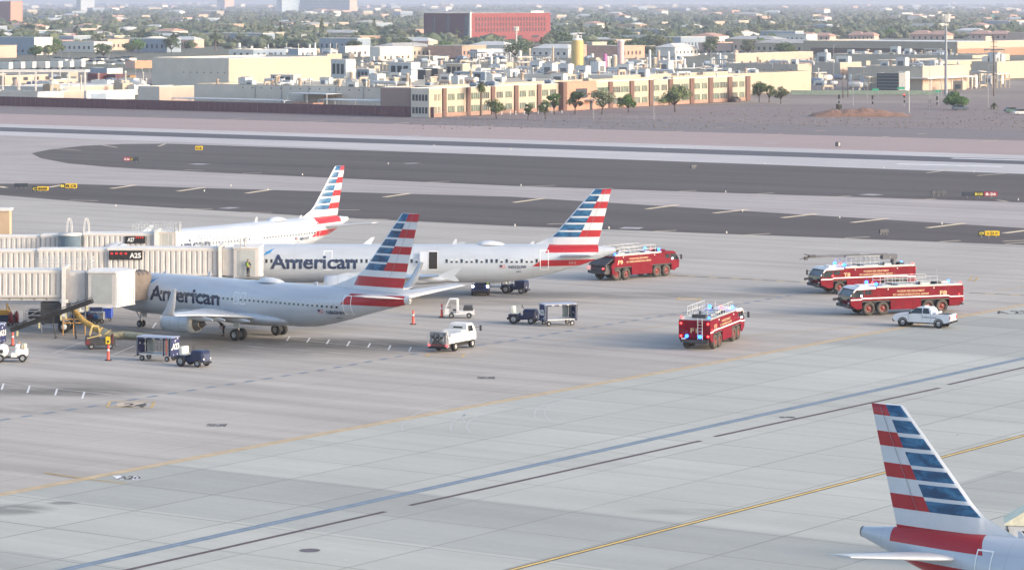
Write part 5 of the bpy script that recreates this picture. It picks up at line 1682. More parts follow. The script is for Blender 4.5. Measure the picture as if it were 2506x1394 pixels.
# the striped van-like truck at the right edge beyond the tail: pale hi-lift box
p = P(2530, 1420)
t = thing('catering_truck', 'cream-topped service vehicle corner cut off by the right edge beyond the airliner tail', 'service truck', ((2462 - XC) / F * 172, 172, 0), R(-8))
m = MB(); m.use(mat('service_truck_grey', (.52, .53, .55), .5)); m.bx(0, 6, 0, 2.4, .6, 2.55, .06); m.build('body', t)
m = MB(); m.use(mat('cream_roof', (.72, .68, .52), .6)); m.prism([(-.1, 2.55), (6, 2.55), (6, 4.6), (1.9, 3.9), (-.1, 2.62)], -.05, 2.45); m.build('roof', t)
m = MB(); m.use(GLASS); m.quad((.85, -.01, 1.5), (2.2, -.01, 1.5), (2.2, -.01, 2.25), (.85, -.01, 2.25)); m.build('side_window', t, fix=False)
m = MB(); m.use(DARK); m.tube((.08, -.1, 1.5), (.08, -.1, 2.5), .04, n=5); m.box((.1, -.15, 2.2), (.12, .1, .3)); m.build('grab_rail', t)
lamp(t, (.35, .1, 2.72), .12, LR)
for s in (.15, 2.25):
    for x in (1.2, 4.6): wheel_part(t, (x, s, .45), .45, .28)

# ---- people
SKIN = mat('skin', (.36, .20, .13), .6, var=.08)
HIVIS = mat('hi_vis_yellow', (.55, .85, .06), .7, emit=(.45, .8, .05), strength=.0)
def person(label, loc, rz, lean=0.0, bend=0.0, vest=HIVIS, shirt=(.03, .04, .09), trousers=(.03, .035, .06)):
    """one skinned figure; clothing and hair are children"""
    o = thing('person', label, 'person', loc, rz)
    hipz = .95
    def J(x, y, z):  # forward lean above the hips
        if z > hipz:
            c, s = math.cos(lean), math.sin(lean); dz = z - hipz
            return Vector((x * c + dz * s, y, hipz + dz * c - x * s))
        return Vector((x, y, z))
    def skinned(name, verts, edges, rad, m, root=0, sub=1):
        me = bpy.data.meshes.new(name); me.from_pydata([tuple(v) for v in verts], edges, [])
        me.materials.append(m)
        ob = link(bpy.data.objects.new(name, me)); adopt(ob, o)
        md = ob.modifiers.new('skin', 'SKIN'); md.use_smooth_shade = True
        for i, r in enumerate(rad):
            sv = me.skin_vertices[0].data[i]; sv.radius = (r, r); sv.use_root = (i == root)
        s2 = ob.modifiers.new('subdivision', 'SUBSURF'); s2.levels = s2.render_levels = sub
        return ob
    vs, es, rs = [], [], []
    def av(p, r, par=None):
        vs.append(p); rs.append(r)
        if par is not None: es.append((par, len(vs) - 1))
        return len(vs) - 1
    pel = av(J(0, 0, .95), .14)
    wst = av(J(0, 0, 1.1), .125, pel); ch = av(J(0, 0, 1.32), .15, wst); nk = av(J(0, 0, 1.5), .055, ch)
    hd = av(J(.01, 0, 1.6), .085, nk); ht = av(J(.02, 0, 1.71), .085, hd)
    nose = av(J(.11, 0, 1.62), .018, hd)
    for s in (-1, 1):
        av(J(.0, s * .09, 1.62), .02, hd)
        sh = av(J(0, s * .19, 1.44), .065, ch); el = av(J(.06 + bend * .1, s * .26, 1.16), .045, sh)
        wr = av(J(.26 + bend * .1, s * .22, 1.0 + bend * .2), .03, el); pm = av(J(.34 + bend * .1, s * .21, .98 + bend * .2), .03, wr)
        for i, (dy, L) in enumerate(((-.028, .075), (-.009, .088), (.010, .082), (.028, .065))):
            f = av(J(.34 + L * .6 + bend * .1, s * .21 + dy, .965 + bend * .2), .010, pm); av(J(.34 + L + bend * .1, s * .21 + dy, .93 + bend * .2), .009, f)
        av(J(.37 + bend * .1, s * .21 - s * .045, .99 + bend * .2), .011, pm)
        hp = av(J(0, s * .09, .90), .095, pel); kn = av(Vector((.03, s * .11 + .0, .50)), .062, hp); an = av(Vector((-.02 + s * .03, s * .12, .09)), .042, kn); av(Vector((.14 + s * .03, s * .13, .045)), .042, an)
    skinned('body', vs, es, rs, SKIN)
    m = mat('work_shirt', shirt, .8); m2 = mat('work_trousers', trousers, .8)
    skinned('shirt', [J(0, 0, 1.0), J(0, 0, 1.15), J(0, 0, 1.34), J(0, 0, 1.46), J(0, -.20, 1.44), J(.06, -.27, 1.18), J(.18, -.24, 1.08), J(0, .20, 1.44), J(.06, .27, 1.18), J(.18, .24, 1.08)],
            [(0, 1), (1, 2), (2, 3), (2, 4), (4, 5), (5, 6), (2, 7), (7, 8), (8, 9)], [.15, .145, .165, .09, .08, .062, .05, .08, .062, .05], m)
    skinned('trousers', [J(0, 0, .98), Vector((0, -.10, .86)), Vector((.03, -.115, .5)), Vector((-.03, -.12, .12)), Vector((0, .10, .86)), Vector((.03, .115, .5)), Vector((.01, .12, .12))],
            [(0, 1), (1, 2), (2, 3), (0, 4), (4, 5), (5, 6)], [.15, .11, .078, .06, .11, .078, .06], m2)
    if vest: skinned('vest', [J(0, 0, 1.02), J(0, 0, 1.18), J(0, 0, 1.36), J(0, 0, 1.44)], [(0, 1), (1, 2), (2, 3)], [.165, .16, .185, .14], vest)
    h = MB(); h.use(mat('dark_hair', (.02, .014, .01), .8))
    vv, ff = ICO2
    cc = J(-.01, 0, 1.70)
    h.add([cc + Vector((v.x * .105, v.y * .1, v.z * .085)) for v in vv], [f for f in ff if sum(vv[i].z for i in f) > -.6 and sum(vv[i].x for i in f) < 1.9], True)
    h.build('hair', o, fix=False)
    f = MB(); f.use(mat('boot_black', (.015, .015, .015), .7))
    for s in (-1, 1): f.box((.06 + s * .03, s * .125, .05), (.28, .1, .1), bev=.03)
    f.build('boots', o)
    return o
Zp = 319.0
person('person in a yellow vest on the platform beside the A25 bridge cab', ((607 - XC) / F * Zp, 319.0, 32 - 676 * Zp / F), R(60))
m = MB(); m.use(GREY); m.bx(-1.0, 1.9, -.7, .6, -.1, 0)
for x in (-1.0, -.2, .6, 1.3): m.tube((x, -.65, 0), (x, -.65, .5), .03, n=5)
o = m.build('maintenance_platform'); o.location = ((607 - XC) / F * Zp, 319.0, 32 - 676 * Zp / F - .01)
tag(o, 'grey platform by the A25 bridge cab under the person in yellow', 'platform')
person('person in a yellow vest behind the belt loader under the side-on airliner', (*P(1192, 722)[:2], 0), R(120))
pp = P(545, 824)
person('person in dark clothing bending behind the engine of the airliner with winglets', (pp.x, pp.y + 1.0, 0), R(200), lean=.9, vest=None, shirt=(.09, .03, .03))
# ------------------------------------------------------------------ beyond the runway: factory, offices, city
CREAM = mat('cream_render', (.46, .39, .305), .8, var=.05, scale=.25)
TAN = mat('tan_render', (.45, .385, .30), .8, var=.05, scale=.25)
CREAM_SHADE = mat('cream_render_shade_side', (.58, .54, .475), .8, var=.05, scale=.25)  # shaded faces of the cream walls, the fall of light put into the tone
BRICK = mat('red_brown_brick', (.15, .085, .07), .85, var=.12, scale=2)
BROWNW = mat('brown_render', (.30, .22, .20), .85, var=.05, scale=.3)
ROOFW = mat('white_roof_coating', (.60, .59, .57), .8, var=.10, scale=.12)
ROOFG = mat('pale_grey_roof', (.44, .43, .41), .85, var=.12, scale=.12)
ROOFT = mat('tan_gravel_roof', (.42, .38, .31), .9, var=.12, scale=.12)
ROOFP = mat('pink_tile_roof', (.50, .30, .23), .85, var=.12, scale=.5)
REDB = mat('bright_red_brick', (.24, .055, .055), .85, var=.06, scale=.5)
REDD = mat('dark_red_brick', (.10, .038, .055), .85, var=.08, scale=.5)
PEACH = mat('peach_sunlit_cream', (.49, .375, .305), .8, var=.05, scale=.3)  # peach parts, and the cream walls' sunlit faces with the sun painted in
PINKS = mat('pink_stucco', (.58, .40, .34), .8, var=.05, scale=.3)
WHITES = mat('white_stucco', (.66, .64, .60), .8, var=.05, scale=.3)
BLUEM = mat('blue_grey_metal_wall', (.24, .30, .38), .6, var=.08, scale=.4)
WPALE = mat('pale_blind_window', (.11, .155, .13), .25, var=.3, scale=.5)
WDARK = mat('dark_window', (.05, .06, .075), .2, var=.25)
CONCR = mat('concrete_post', (.50, .48, .45), .85)

def frame_of(px, py, pl, pr, ptop):
    """plan and height of a block from the pixels of its near ground corner, its left and right ends and its corner top"""
    c = P(px, py)
    def ext(pe, d):
        r = (pe - XC) / F
        return (r * c.y - c.x) / (d.x - r * d.y)
    return c, abs(ext(pl, U)), abs(ext(pr, V)), (py - ptop) / py * H

def block(label, px, py, pl, pr, ptop, south, east, roof=ROOFW, name='warehouse', cat='building', depth=None, par=.5, group=None, east_b=None, width=None):
    c, l1, l2, h = frame_of(px, py, pl, pr, ptop)
    if depth: l2 = depth
    if width: l1 = width
    t = thing(name, label, cat, tuple(c), -A, group)
    m = MB(); m.use(south)
    m.quad((-l1, 0, 0), (0, 0, 0), (0, 0, h), (-l1, 0, h)); m.quad((0, l2, 0), (-l1, l2, 0), (-l1, l2, h), (0, l2, h)); m.quad((-l1, l2, 0), (-l1, 0, 0), (-l1, 0, h), (-l1, l2, h))
    m.use(east); m.quad((0, 0, 0), (0, l2, 0), (0, l2, h), (0, 0, h))
    if east_b: m.use(east_b); m.box((.03, l2 / 2, h * .27), (.06, l2, h * .54))
    m.build('wall', t, fix=False)
    m = MB(); m.use(roof)
    m.quad((-l1, 0, h - par), (0, 0, h - par), (0, l2, h - par), (-l1, l2, h - par))
    w = .3
    for a in ((-l1, 0, -.03, w), (-l1, 0, l2 - w, l2 + .03)): m.bx(a[0] - .03, a[1] + .03, a[2], a[3], h - .02, h + .12)
    m.bx(-l1 - .03, -l1 + w, w, l2 - w, h - .02, h + .12); m.bx(-w, .03, w, l2 - w, h - .02, h + .12)
    m.build('roof', t, fix=False)
    return t, l1, l2, h

WINM = {}
def win(t, face, u, z, w, h, m, name='window', mull=0):
    """a window on the left-facing ('S') or right-facing ('E') wall, u metres from the near corner"""
    k = (face, round(w, 2), round(h, 2), m.name, mull)
    if k not in WINM:
        b = MB(); b.use(m)
        if face == 'S': b.box((0, -.03, 0), (w, .08, h))
        else: b.box((.03, 0, 0), (.08, w, h))
        if mull:
            b.use(CREAM)
            for i in range(1, mull):
                d = -w / 2 + w * i / mull
                if face == 'S': b.box((d, -.06, 0), (.12, .06, h))
                else: b.box((.06, d, 0), (.06, .12, h))
        o = b.build(name, None, fix=False); sc.collection.objects.unlink(o); WINM[k] = o.data; bpy.data.objects.remove(o)
    o = link(bpy.data.objects.new(name, WINM[k])); adopt(o, t)
    o.location = (-u, 0, z) if face == 'S' else (0, u, z)
    return o
def wins(t, face, u0, u1, n, z, w, h, m, mull=0):
    for i in range(n): win(t, face, u0 + (u1 - u0) * (i + .5) / n, z, w, h, m, 'window', mull)

# long two-storey office wing with brick piers
off_t, l1, L2, hh = block('long two-storey cream office building with red-brown brick piers facing the runway', 1050, 288, 1006, 1835, 218, CREAM_SHADE, CREAM, ROOFW, 'office_building', depth=None)
m = MB(); m.use(BRICK)
c0 = P(1050, 288)
def east_u(px):
    r = (px - XC) / F
    return (r * c0.y - c0.x) / (V.x - r * V.y)
piers = [1086, 1145, 1205, 1262, 1318, 1488 + 5, 1545, 1592, 1640, 1692, 1738, 1785, 1829]
def one(nm, u0, u1, x1, z0, z1, mm):
    b = MB(); b.use(mm); b.bx(-.4, x1, u0, u1, z0, z1); return b.build(nm, off_t)
for px in piers:
    u = east_u(px); one('brick_pier', u - .75 * (1 + u / 260), u + .75 * (1 + u / 260), .45, 0, hh + .05, BRICK)
one('brick_plinth', 1, L2 - 1, .12, 0, 1.1, mat('pink_brick', (.36, .22, .17), .85, var=.1))
one('entrance_block', east_u(1376), east_u(1449), 1.6, 0, hh + .5, mat('salmon_brick', (.46, .25, .18), .85, var=.08, scale=1))
one('entrance_side_pier', east_u(1367), east_u(1376), 1.7, 0, hh + .5, BRICK)
b = MB(); b.use(WDARK); b.bx(1.6, 1.66, east_u(1398), east_u(1425), 3.4, 6.2); b.build('entrance_window', off_t)
b = MB(); b.use(WHITES); b.bx(1.6, 4.6, east_u(1420), east_u(1444), 2.7, 3.0); b.build('entrance_canopy', off_t)
b = MB(); b.use(WDARK); b.bx(1.6, 1.66, east_u(1432), east_u(1438), 0, 2.5); b.build('entrance_door', off_t)
edges = [1055] + piers
for i in range(len(edges) - 1):
    a, b_ = east_u(edges[i]) + 1.3, east_u(edges[i + 1]) - 1.3
    if edges[i] < 1376 < edges[i + 1]: a, b_ = east_u(1318) + 1.3, east_u(1367) - .8
    if edges[i] == 1318: b_ = east_u(1367) - .8
    if b_ - a < 2: continue
    k = 2
    for j in range(k):
        u0 = a + (b_ - a) * j / k + .5; u1 = a + (b_ - a) * (j + 1) / k - .5
        for z in (5.35, 1.95):
            win(off_t, 'E', (u0 + u1) / 2, z, round(u1 - u0, 0), 1.75, WPALE if (i + j) % 3 else mat('mixed_blind_window', (.07, .09, .09), .25, var=.3, scale=.5), 'window', 4)
a, b_ = east_u(1452), east_u(1488)
for z in (5.35, 1.95): win(off_t, 'E', (a + b_) / 2, z, 8, 1.75, WPALE, 'window', 4)
wins(off_t, 'S', .4, l1 - .3, 5, 5.35, .75, 1.7, WDARK); wins(off_t, 'S', .4, l1 - .3, 5, 1.9, .75, 1.7, WDARK)

plain_t, a1, a2, ph = block('windowless brown wing joined to the left end of the cream office building', 1006, 286, 931, 1030, 216, BROWNW, BROWNW, ROOFW, 'office_wing', depth=16)
# the factory: one broad low shed carrying the crowd of roof units
fac_t, f1, f2, fh = block('broad low factory shed, olive on its shaded side, behind the dark red fence, roof crowded with machinery', 931, 275, 475, 1100, 215, CREAM_SHADE, TAN, ROOFT, 'factory', depth=250)
fac_c = P(931, 275)
for i in range(5):
    b = MB(); b.use(GREY); b.box((-6 - i * 10, -.15, 5), (.2, .2, 4)); b.build('downpipe', fac_t)
for i in range(14): win(fac_t, 'S', 4 + i * 3.6, 6.2, .35, .35, WDARK, 'wall_lamp')
fac2_t, g1, g2, gh = block('broad tan-roofed factory extension behind the office building', 1500, 244, 1160, 1900, 186, CREAM_SHADE, TAN, ROOFG, 'factory_extension', depth=72, width=95)
fac2_c = P(1500, 244)
big_t, b1, b2, bh = block('tall plain cream warehouse box with a bright right side', 560, 213, 372, 836, 144, CREAM_SHADE, PEACH, ROOFW, 'warehouse')
for i in range(7): win(big_t, 'S', 2 + i * 3.3, 5.1, .5, .35, WDARK, 'vent')
b = MB(); b.use(TAN); b.bx(-.0, .1, b2 - 9, b2, 9.5, bh + .9); b.build('parapet_step', big_t)
side_t, s1, s2, sh_ = block('small cream corner block at the left end of the factory', 390, 256, 338, 476, 213, CREAM_SHADE, PEACH, ROOFW, 'workshop')
# canopies along the factory front
def canopy(label, px0, px1, py_top, h, depth, Z=None):
    Z = (H - h) * F / py_top
    p = Vector(((px1 - XC) / F * Z, Z, 0)); q = Vector(((px0 - XC) / F * Z, Z, 0))
    L = (p - q).length / (math.cos(A) + (px0 - XC) / F * math.sin(A))
    t = thing('canopy', label, 'canopy', tuple(p), -A)
    m = MB(); m.use(LGREY); m.bx(-L, 0, 0, depth, h - .22, h); m.build('roof', t)
    n = max(2, int(L / 7))
    for i in range(n + 1):
        for y in (.3, depth - .3):
            b = MB(); b.use(WHITES); b.bx(-L * i / n - .1, -L * i / n + .1, y - .1, y + .1, 0, h - .2); b.build('column', t)
    return t
canopy('long low grey canopy on posts in front of the factory, left one', 420, 694, 246, 3.2, 8)
canopy('higher short grey canopy between the two long ones', 702, 798, 230, 5.2, 8)
canopy('low grey canopy on posts nearest the brown office wing', 778, 930, 247, 4.0, 8)
b, *_ = block('small open-sided red-roofed stall behind the fence near the middle canopy', 765, 274, 714, 770, 253, ROOFP, ROOFP, ROOFP, 'shelter', 'shelter', depth=5)

# maroon boundary fence
fa, fb = P(1062, 288), P(1062, 288) + U * 190
t = thing('boundary_fence', 'long dark red screen fence along the far side of the airfield', 'fence', tuple(fa), -A)
fh_ = 2.85
MAROON = mat('maroon_fence_slats', (.135, .062, .075), .75, var=.12, scale=1.2)
m = MB(); m.use(MAROON); m.bx(-190, 0, -.03, .03, .05, fh_); m.build('fence_screen', t)
me = None
for i in range(96):
    b = MB() if me is None else None
    if b: b.use(mat('maroon_fence_post', (.19, .12, .14), .7)); b.box((0, -.05, 1.5), (.08, .1, 3.0)); o = b.build('post', t); me = o.data
    else: o = link(bpy.data.objects.new('post', me)); adopt(o, t)
    o.location = (-i * 2.0, 0, 0)
t = thing('chain_link_fence', 'thin low chain-link fence across the dark gravel right of the office building', 'fence', tuple(P(1062, 291)), math.atan2((P(2506, 312) - P(1062, 291)).y, (P(2506, 312) - P(1062, 291)).x))
L = (P(2506, 312) - P(1062, 291)).length
m = MB(); m.use(GREY)
for z in (.1, 1.0, 1.9): m.tube((0, 0, z), (L + 30, 0, z), .03, n=4)
m.build('rail', t); me = None
for i in range(80):
    if me is None: b = MB(); b.use(GREY); b.tube((0, 0, 0), (0, 0, 2.0), .05, n=5); o = b.build('post', t); me = o.data
    else: o = link(bpy.data.objects.new('post', me)); adopt(o, t)
    o.location = (i * (L + 30) / 79, 0, 0)

# ---- left cluster behind the fence
block('grey-green low shed at the far left behind the red fence', 92, 248, -60, 96, 227, CREAM_SHADE, CREAM_SHADE, ROOFW, 'shed', depth=12)
block('low peach shed left of the white shed', 94, 247, 90, 205, 226, PEACH, PEACH, ROOFW, 'shed')
t, *_ = block('white shed with a wide grey roller door at the left', 212, 247, 205, 330, 224, WHITES, WHITES, ROOFW, 'shed')
b = MB(); b.use(BLUEM); b.bx(.02, .12, 2, 9, .2, 2.2); b.build('roller_door', t)
block('pale pink flat roof deck beyond the sheds at left', 120, 232, -20, 352, 214, WHITES, PINKS, ROOFW, 'depot', par=.1)
t, *_ = block('peach depot with dark openings under the white frame roof', 12, 222, -90, 118, 186, PEACH, PEACH, ROOFW, 'depot')
wins(t, 'E', 2, 30, 5, 4.0, 2.2, 1.2, WDARK); wins(t, 'E', 2, 30, 6, 1.6, 2.0, 1.4, WDARK)
t, *_ = block('peach depot right half with rooftop boxes at left', 130, 220, 118, 190, 196, PEACH, PEACH, ROOFW, 'depot'); wins(t, 'E', 2, 15, 3, 2.0, 2.4, 1.2, WDARK)
def frame_roof(label, px0, px1, ytop, h, depth):
    Z = (H - h) * F / ytop
    p0, p1 = Vector(((px0 - XC) / F * Z, Z, 0)), Vector(((px1 - XC) / F * Z, Z, 0))
    t = thing('frame_canopy', label, 'canopy', tuple(p0), 0)
    L = (p1 - p0).length
    m = MB(); m.use(WHITES); m.bx(0, L, 0, depth, h - .7, h); m.build('roof', t)
    for i in range(6):
        b = MB(); b.use(WHITES); b.bx(L - .5 - i * 5.5 - (.0 if i == 0 else 0), L - i * 5.5, 0, .5, 0, h - .7); b.build('column', t)
    return t
frame_roof('large white frame canopy on square columns at the left', -40, 210, 172, 8.5, 10)
for i, (px, py, w) in enumerate(((8, 173, 22), (38, 172, 28), (66, 171, 26), (98, 171, 24), (130, 170, 22), (158, 169, 20), (186, 168, 24))):
    p = P(px, py + 1)
    t = thing('box_trailer', 'white box trailer in the row parked behind the white canopy at left', 'trailer', tuple(p), -A, 'trailers behind the white canopy')
    m = MB(); m.use([WHITES, BLUEM, PINKS, WHITES, BLUEM, WHITES, PEACH][i] if False else WHITES); m.bx(-3.5, 3.5, 0, 2.6, 1.0, 3.9, .05); m.build('box', t)
    m = MB(); m.use(BLACK)
    for x in (-2.6, -1.6, 2.6): m.lathe([(.001, -.2), (.5, -.2), (.5, .2), (.001, .2)], (x, .3, .5), 'Y', 10)
    m.build('wheels', t)
for i, (px, py, pl, pr, pt, mm, lab) in enumerate(((238, 198, 214, 262, 181, mat('container_dark_red', (.14, .035, .035), .6), 'dark red shipping container, left of three by the cream warehouse'), (282, 198, 262, 304, 182, mat('container_maroon', (.11, .04, .05), .6), 'maroon shipping container, middle of three by the cream warehouse'), (318, 200, 302, 332, 186, mat('container_ochre', (.45, .24, .06), .6), 'ochre shipping container nearest the cream warehouse'))):
    block(lab, px, py, pl, pr, pt, mm, mm, mm, 'shipping_container', 'container')
block('blue-roofed pale shed at left above the containers', 262, 182, 216, 300, 168, BLUEM, WHITES, BLUEM, 'shed')
block('pale orange brick wall building beyond the containers', 330, 168, 306, 372, 150, PINKS, mat('orange_brick', (.46, .25, .16), .8), ROOFP, 'shed')
for i, (px, py, colr, nm) in enumerate(((20, 226, (.3, .3, .32), 'grey'), (52, 224, (.02, .03, .06), 'dark blue'), (80, 227, (.6, .6, .6), 'white'), (108, 225, (.03, .03, .03), 'black'), (225, 216, (.55, .55, .56), 'silver'), (300, 214, (.05, .08, .14), 'navy'))):
    p = P(px, py)
    t = thing('parked_car', nm + ' car parked among the sheds at the far left', 'car', tuple(p), R(20 * i))
    m = MB(); m.use(mat('car_paint_' + nm.replace(' ', '_'), colr, .3)); m.prism([(-2.2, .3), (-2.2, .85), (-1.4, .95), (1.0, .92), (2.2, .75), (2.2, .3)], -.88, .88); m.build('body', t)
    m = MB(); m.use(GLASS); m.prism([(-1.5, .94), (-1.0, 1.42), (.3, 1.42), (1.0, .92)], -.8, .8); m.build('cabin', t)
    for x in (-1.35, 1.35):
        for s in (-1, 1): wheel_part(t, (x, s * .8, .32), .32, .2)

# ---- right-hand plant
PLANT_SHADE = mat('plant_wall_shade_side', (.42, .395, .34), .8, var=.05, scale=.25)  # shaded faces of the plant walls: shade painted in, apart from their peach ends
t, x1, x2, xh = block('plant block, olive on its shaded side, right of the office building', 1952, 201, 1778, 1986, 158, PLANT_SHADE, PEACH, ROOFG, 'plant_block')
for i in range(7): win(t, 'S', 3 + i * 4, xh * .68, .5, .4, WDARK, 'vent')
for i in range(4):
    b = MB(); b.use((GREY, LGREY, DARK, GREY)[i]); b.bx(-5 - i * 6.3, -4.8 - i * 6.3, -.35, -.1, 0, xh * (.9, 1.1, .7, 1.05)[i]); b.build('wall_pipe', t)
b = MB(); b.use(GREY); b.bx(-x1 + 1, -1, -.4, -.15, xh * .55, xh * .55 + .25); b.build('pipe_run', t)
b = MB(); b.use(DARK); b.bx(-13, -10, -.08, .02, 0, 3.2); b.build('roller_door', t)
win(t, 'E', x2 * .6, 1.4, 1.4, 2.6, WDARK, 'door')
block('second plant block, olive on its shaded side, set back behind the first', 2056, 194, 1986, 2112, 154, PLANT_SHADE, PEACH, ROOFG, 'plant_block', depth=18)
block('grey-green plant block behind the dark cooling unit', 2150, 196, 2062, 2265, 166, PLANT_SHADE, PLANT_SHADE, ROOFG, 'plant_block', depth=20, width=14)
t, *_ = block('peach plant block with a white canopy beside the tall steel mast', 2258, 222, 2120, 2372, 163, PLANT_SHADE, PEACH, ROOFG, 'plant_block')
b = MB(); b.use(WHITES); b.bx(-6, 3.5, -3.0, 34, 4.2, 4.6); b.build('loading_canopy', t)
for i in range(5):
    b = MB(); b.use(WHITES); b.bx(3.1, 3.4, i * 8, i * 8 + .3, 0, 4.2); b.build('column', t)
block('cream plant block at the right edge with rooftop boxes', 2440, 194, 2378, 2580, 152, PLANT_SHADE, PEACH, ROOFG, 'plant_block', depth=30)
block('very long olive shaded wall of the rear plant hall', 2380, 166, 2040, 2600, 136, PLANT_SHADE, TAN, ROOFG, 'plant_hall', depth=40)
t, w1, w2, wh = block('long flat brown warehouse with a bright tan right end', 2343, 140, 1966, 2520, 103, mat('brown_olive_wall', (.36, .32, .26), .8, var=.05, scale=.2), PEACH, ROOFW, 'warehouse', east_b=mat('brown_lower_wall', (.33, .20, .13), .8))
b = MB(); b.use(mat('dark_brown_band', (.13, .10, .085), .85)); b.box((-w1 / 2, -.05, wh * .3), (w1 * .9, .1, wh * .45)); b.build('dark_lower_band', t)
block('pair of square peach towers on the long brown warehouse', 2412, 136, 2408, 2442, 90, PEACH, PEACH, ROOFW, 'stair_tower', depth=8)
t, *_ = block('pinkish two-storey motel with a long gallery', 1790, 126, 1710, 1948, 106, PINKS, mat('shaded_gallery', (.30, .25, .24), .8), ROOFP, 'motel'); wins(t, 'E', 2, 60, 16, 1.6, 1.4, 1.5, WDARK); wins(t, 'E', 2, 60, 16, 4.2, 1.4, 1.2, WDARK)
block('small red-brick building between the pale tanks and the motel', 1540, 104, 1530, 1597, 84, REDB, REDB, ROOFT, 'brick_building')

def villa(label, px, py, w, hpx, col=PINKS):
    p = P(px, py); s = py / H
    t = thing('villa', label, 'house', tuple(p), -A)
    W, Hh = w / s, hpx / s
    m = MB(); m.use(col); m.bx(-W * .5, W * .5, 0, W * .35, 0, Hh * .6); m.build('wall', t)
    m = MB(); m.use(ROOFP)
    for i, (x0, x1) in enumerate(((-.54, .05), (-.1, .54))):
        a, b_ = x0 * W, x1 * W; d = W * .4; zb, zt = Hh * .6, Hh
        m.add([(a, -d * .1, zb), (b_, -d * .1, zb), (b_, d, zb), (a, d, zb), (a + (b_ - a) * .3, d * .45, zt - i * .4), (b_ - (b_ - a) * .3, d * .45, zt - i * .4)], [(0, 1, 5, 4), (1, 2, 5), (2, 3, 4, 5), (3, 0, 4), (3, 2, 1, 0)])
    m.build('roof', t)
    for i in range(6): win(t, 'S', -W * .4 + i * W * .16, Hh * .3, W * .05, Hh * .25, WDARK)
villa('pink-roofed villa block left of the brown warehouse roof end', 1990, 101, 92, 22)
villa('pink-roofed villa with stepped gables above the brown warehouse', 2108, 100, 70, 23)
villa('largest pink-roofed villa behind the tall steel mast', 2272, 101, 100, 27)
villa('pink-roofed villa at the right above the twin towers', 2420, 98, 104, 24)

# ---- mid distance
t, r1, r2, rh = block('big red-brick office block with a darker left half and glass joint', 1150, 106, 1037, 1347, 33, REDD, REDB, ROOFG, 'brick_office_block')
for i, z in enumerate((17.5, 13.5, 9.5)):
    for j in range(24): win(t, 'E', 6 + (r2 - 12) * (j + .5) / 24, z, 1.7, 2.9, mat('maroon_slot_window', (.035, .02, .03), .4))
for j in range(4): win(t, 'E', 10 + (r2 - 20) * (j + .5) / 4, 4.2, 9, 1.6, WDARK)
for u, w in ((r1 * .07, 3.5), (r1 * .47, 1.6), (r1 * .78, 1.6)): 
    b = MB(); b.use(mat('dark_teal_glass', (.06, .09, .12), .2)); b.bx(-u - w / 2, -u + w / 2, -.15, .1, 1, rh - 2); b.build('glass_strip', t)
b = MB(); b.use(WHITES); b.bx(-.6, .8, -.6, .8, 0, rh + 1); b.build('white_corner_post', t)
b = MB(); b.use(ROOFW); b.bx(-6, -1, r2 - 25, r2 - 8, rh, rh + 1.6); b.build('roof_house', t)
t, *_ = block('red-brown tower block at the top left corner', 26, 64, -40, 55, 4, mat('shaded_red_tower', (.25, .12, .12), .8), mat('sunlit_red_tower', (.55, .26, .20), .8), ROOFG, 'tower_block', depth=None)  # the tower's shaded left and sunlit right faces are painted as two tones
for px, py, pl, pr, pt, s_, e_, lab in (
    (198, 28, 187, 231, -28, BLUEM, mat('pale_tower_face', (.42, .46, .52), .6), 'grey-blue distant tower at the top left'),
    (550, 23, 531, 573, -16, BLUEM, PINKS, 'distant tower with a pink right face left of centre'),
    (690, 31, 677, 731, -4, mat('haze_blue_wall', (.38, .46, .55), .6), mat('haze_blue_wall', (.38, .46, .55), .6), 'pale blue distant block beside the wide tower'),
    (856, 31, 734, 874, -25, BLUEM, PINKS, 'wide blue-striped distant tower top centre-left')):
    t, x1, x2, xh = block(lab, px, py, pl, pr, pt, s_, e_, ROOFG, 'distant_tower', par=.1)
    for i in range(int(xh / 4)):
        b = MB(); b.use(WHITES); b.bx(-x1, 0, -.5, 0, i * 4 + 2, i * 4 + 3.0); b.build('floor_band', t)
def arr(rows):
    for px, py, pl, pr, pt, s_, e_, rf, nm, lab in rows:
        t, x1, x2, xh = block(lab, px, py, pl, pr, pt, s_, e_, rf, nm)
        for f_, L_ in (('S', x1), ('E', x2)):
            k_ = int(min(9, L_ / 5))
            if k_ > 1: wins(t, f_, 2, L_ - 2, k_, min(2.2, xh * .45), 1.6, min(1.5, xh * .3), WDARK)
        b = MB(); b.use(DARK); b.bx(.02, .1, x2 * .5, x2 * .5 + 2.6, 0, min(2.6, xh * .6)); b.build('door', t)
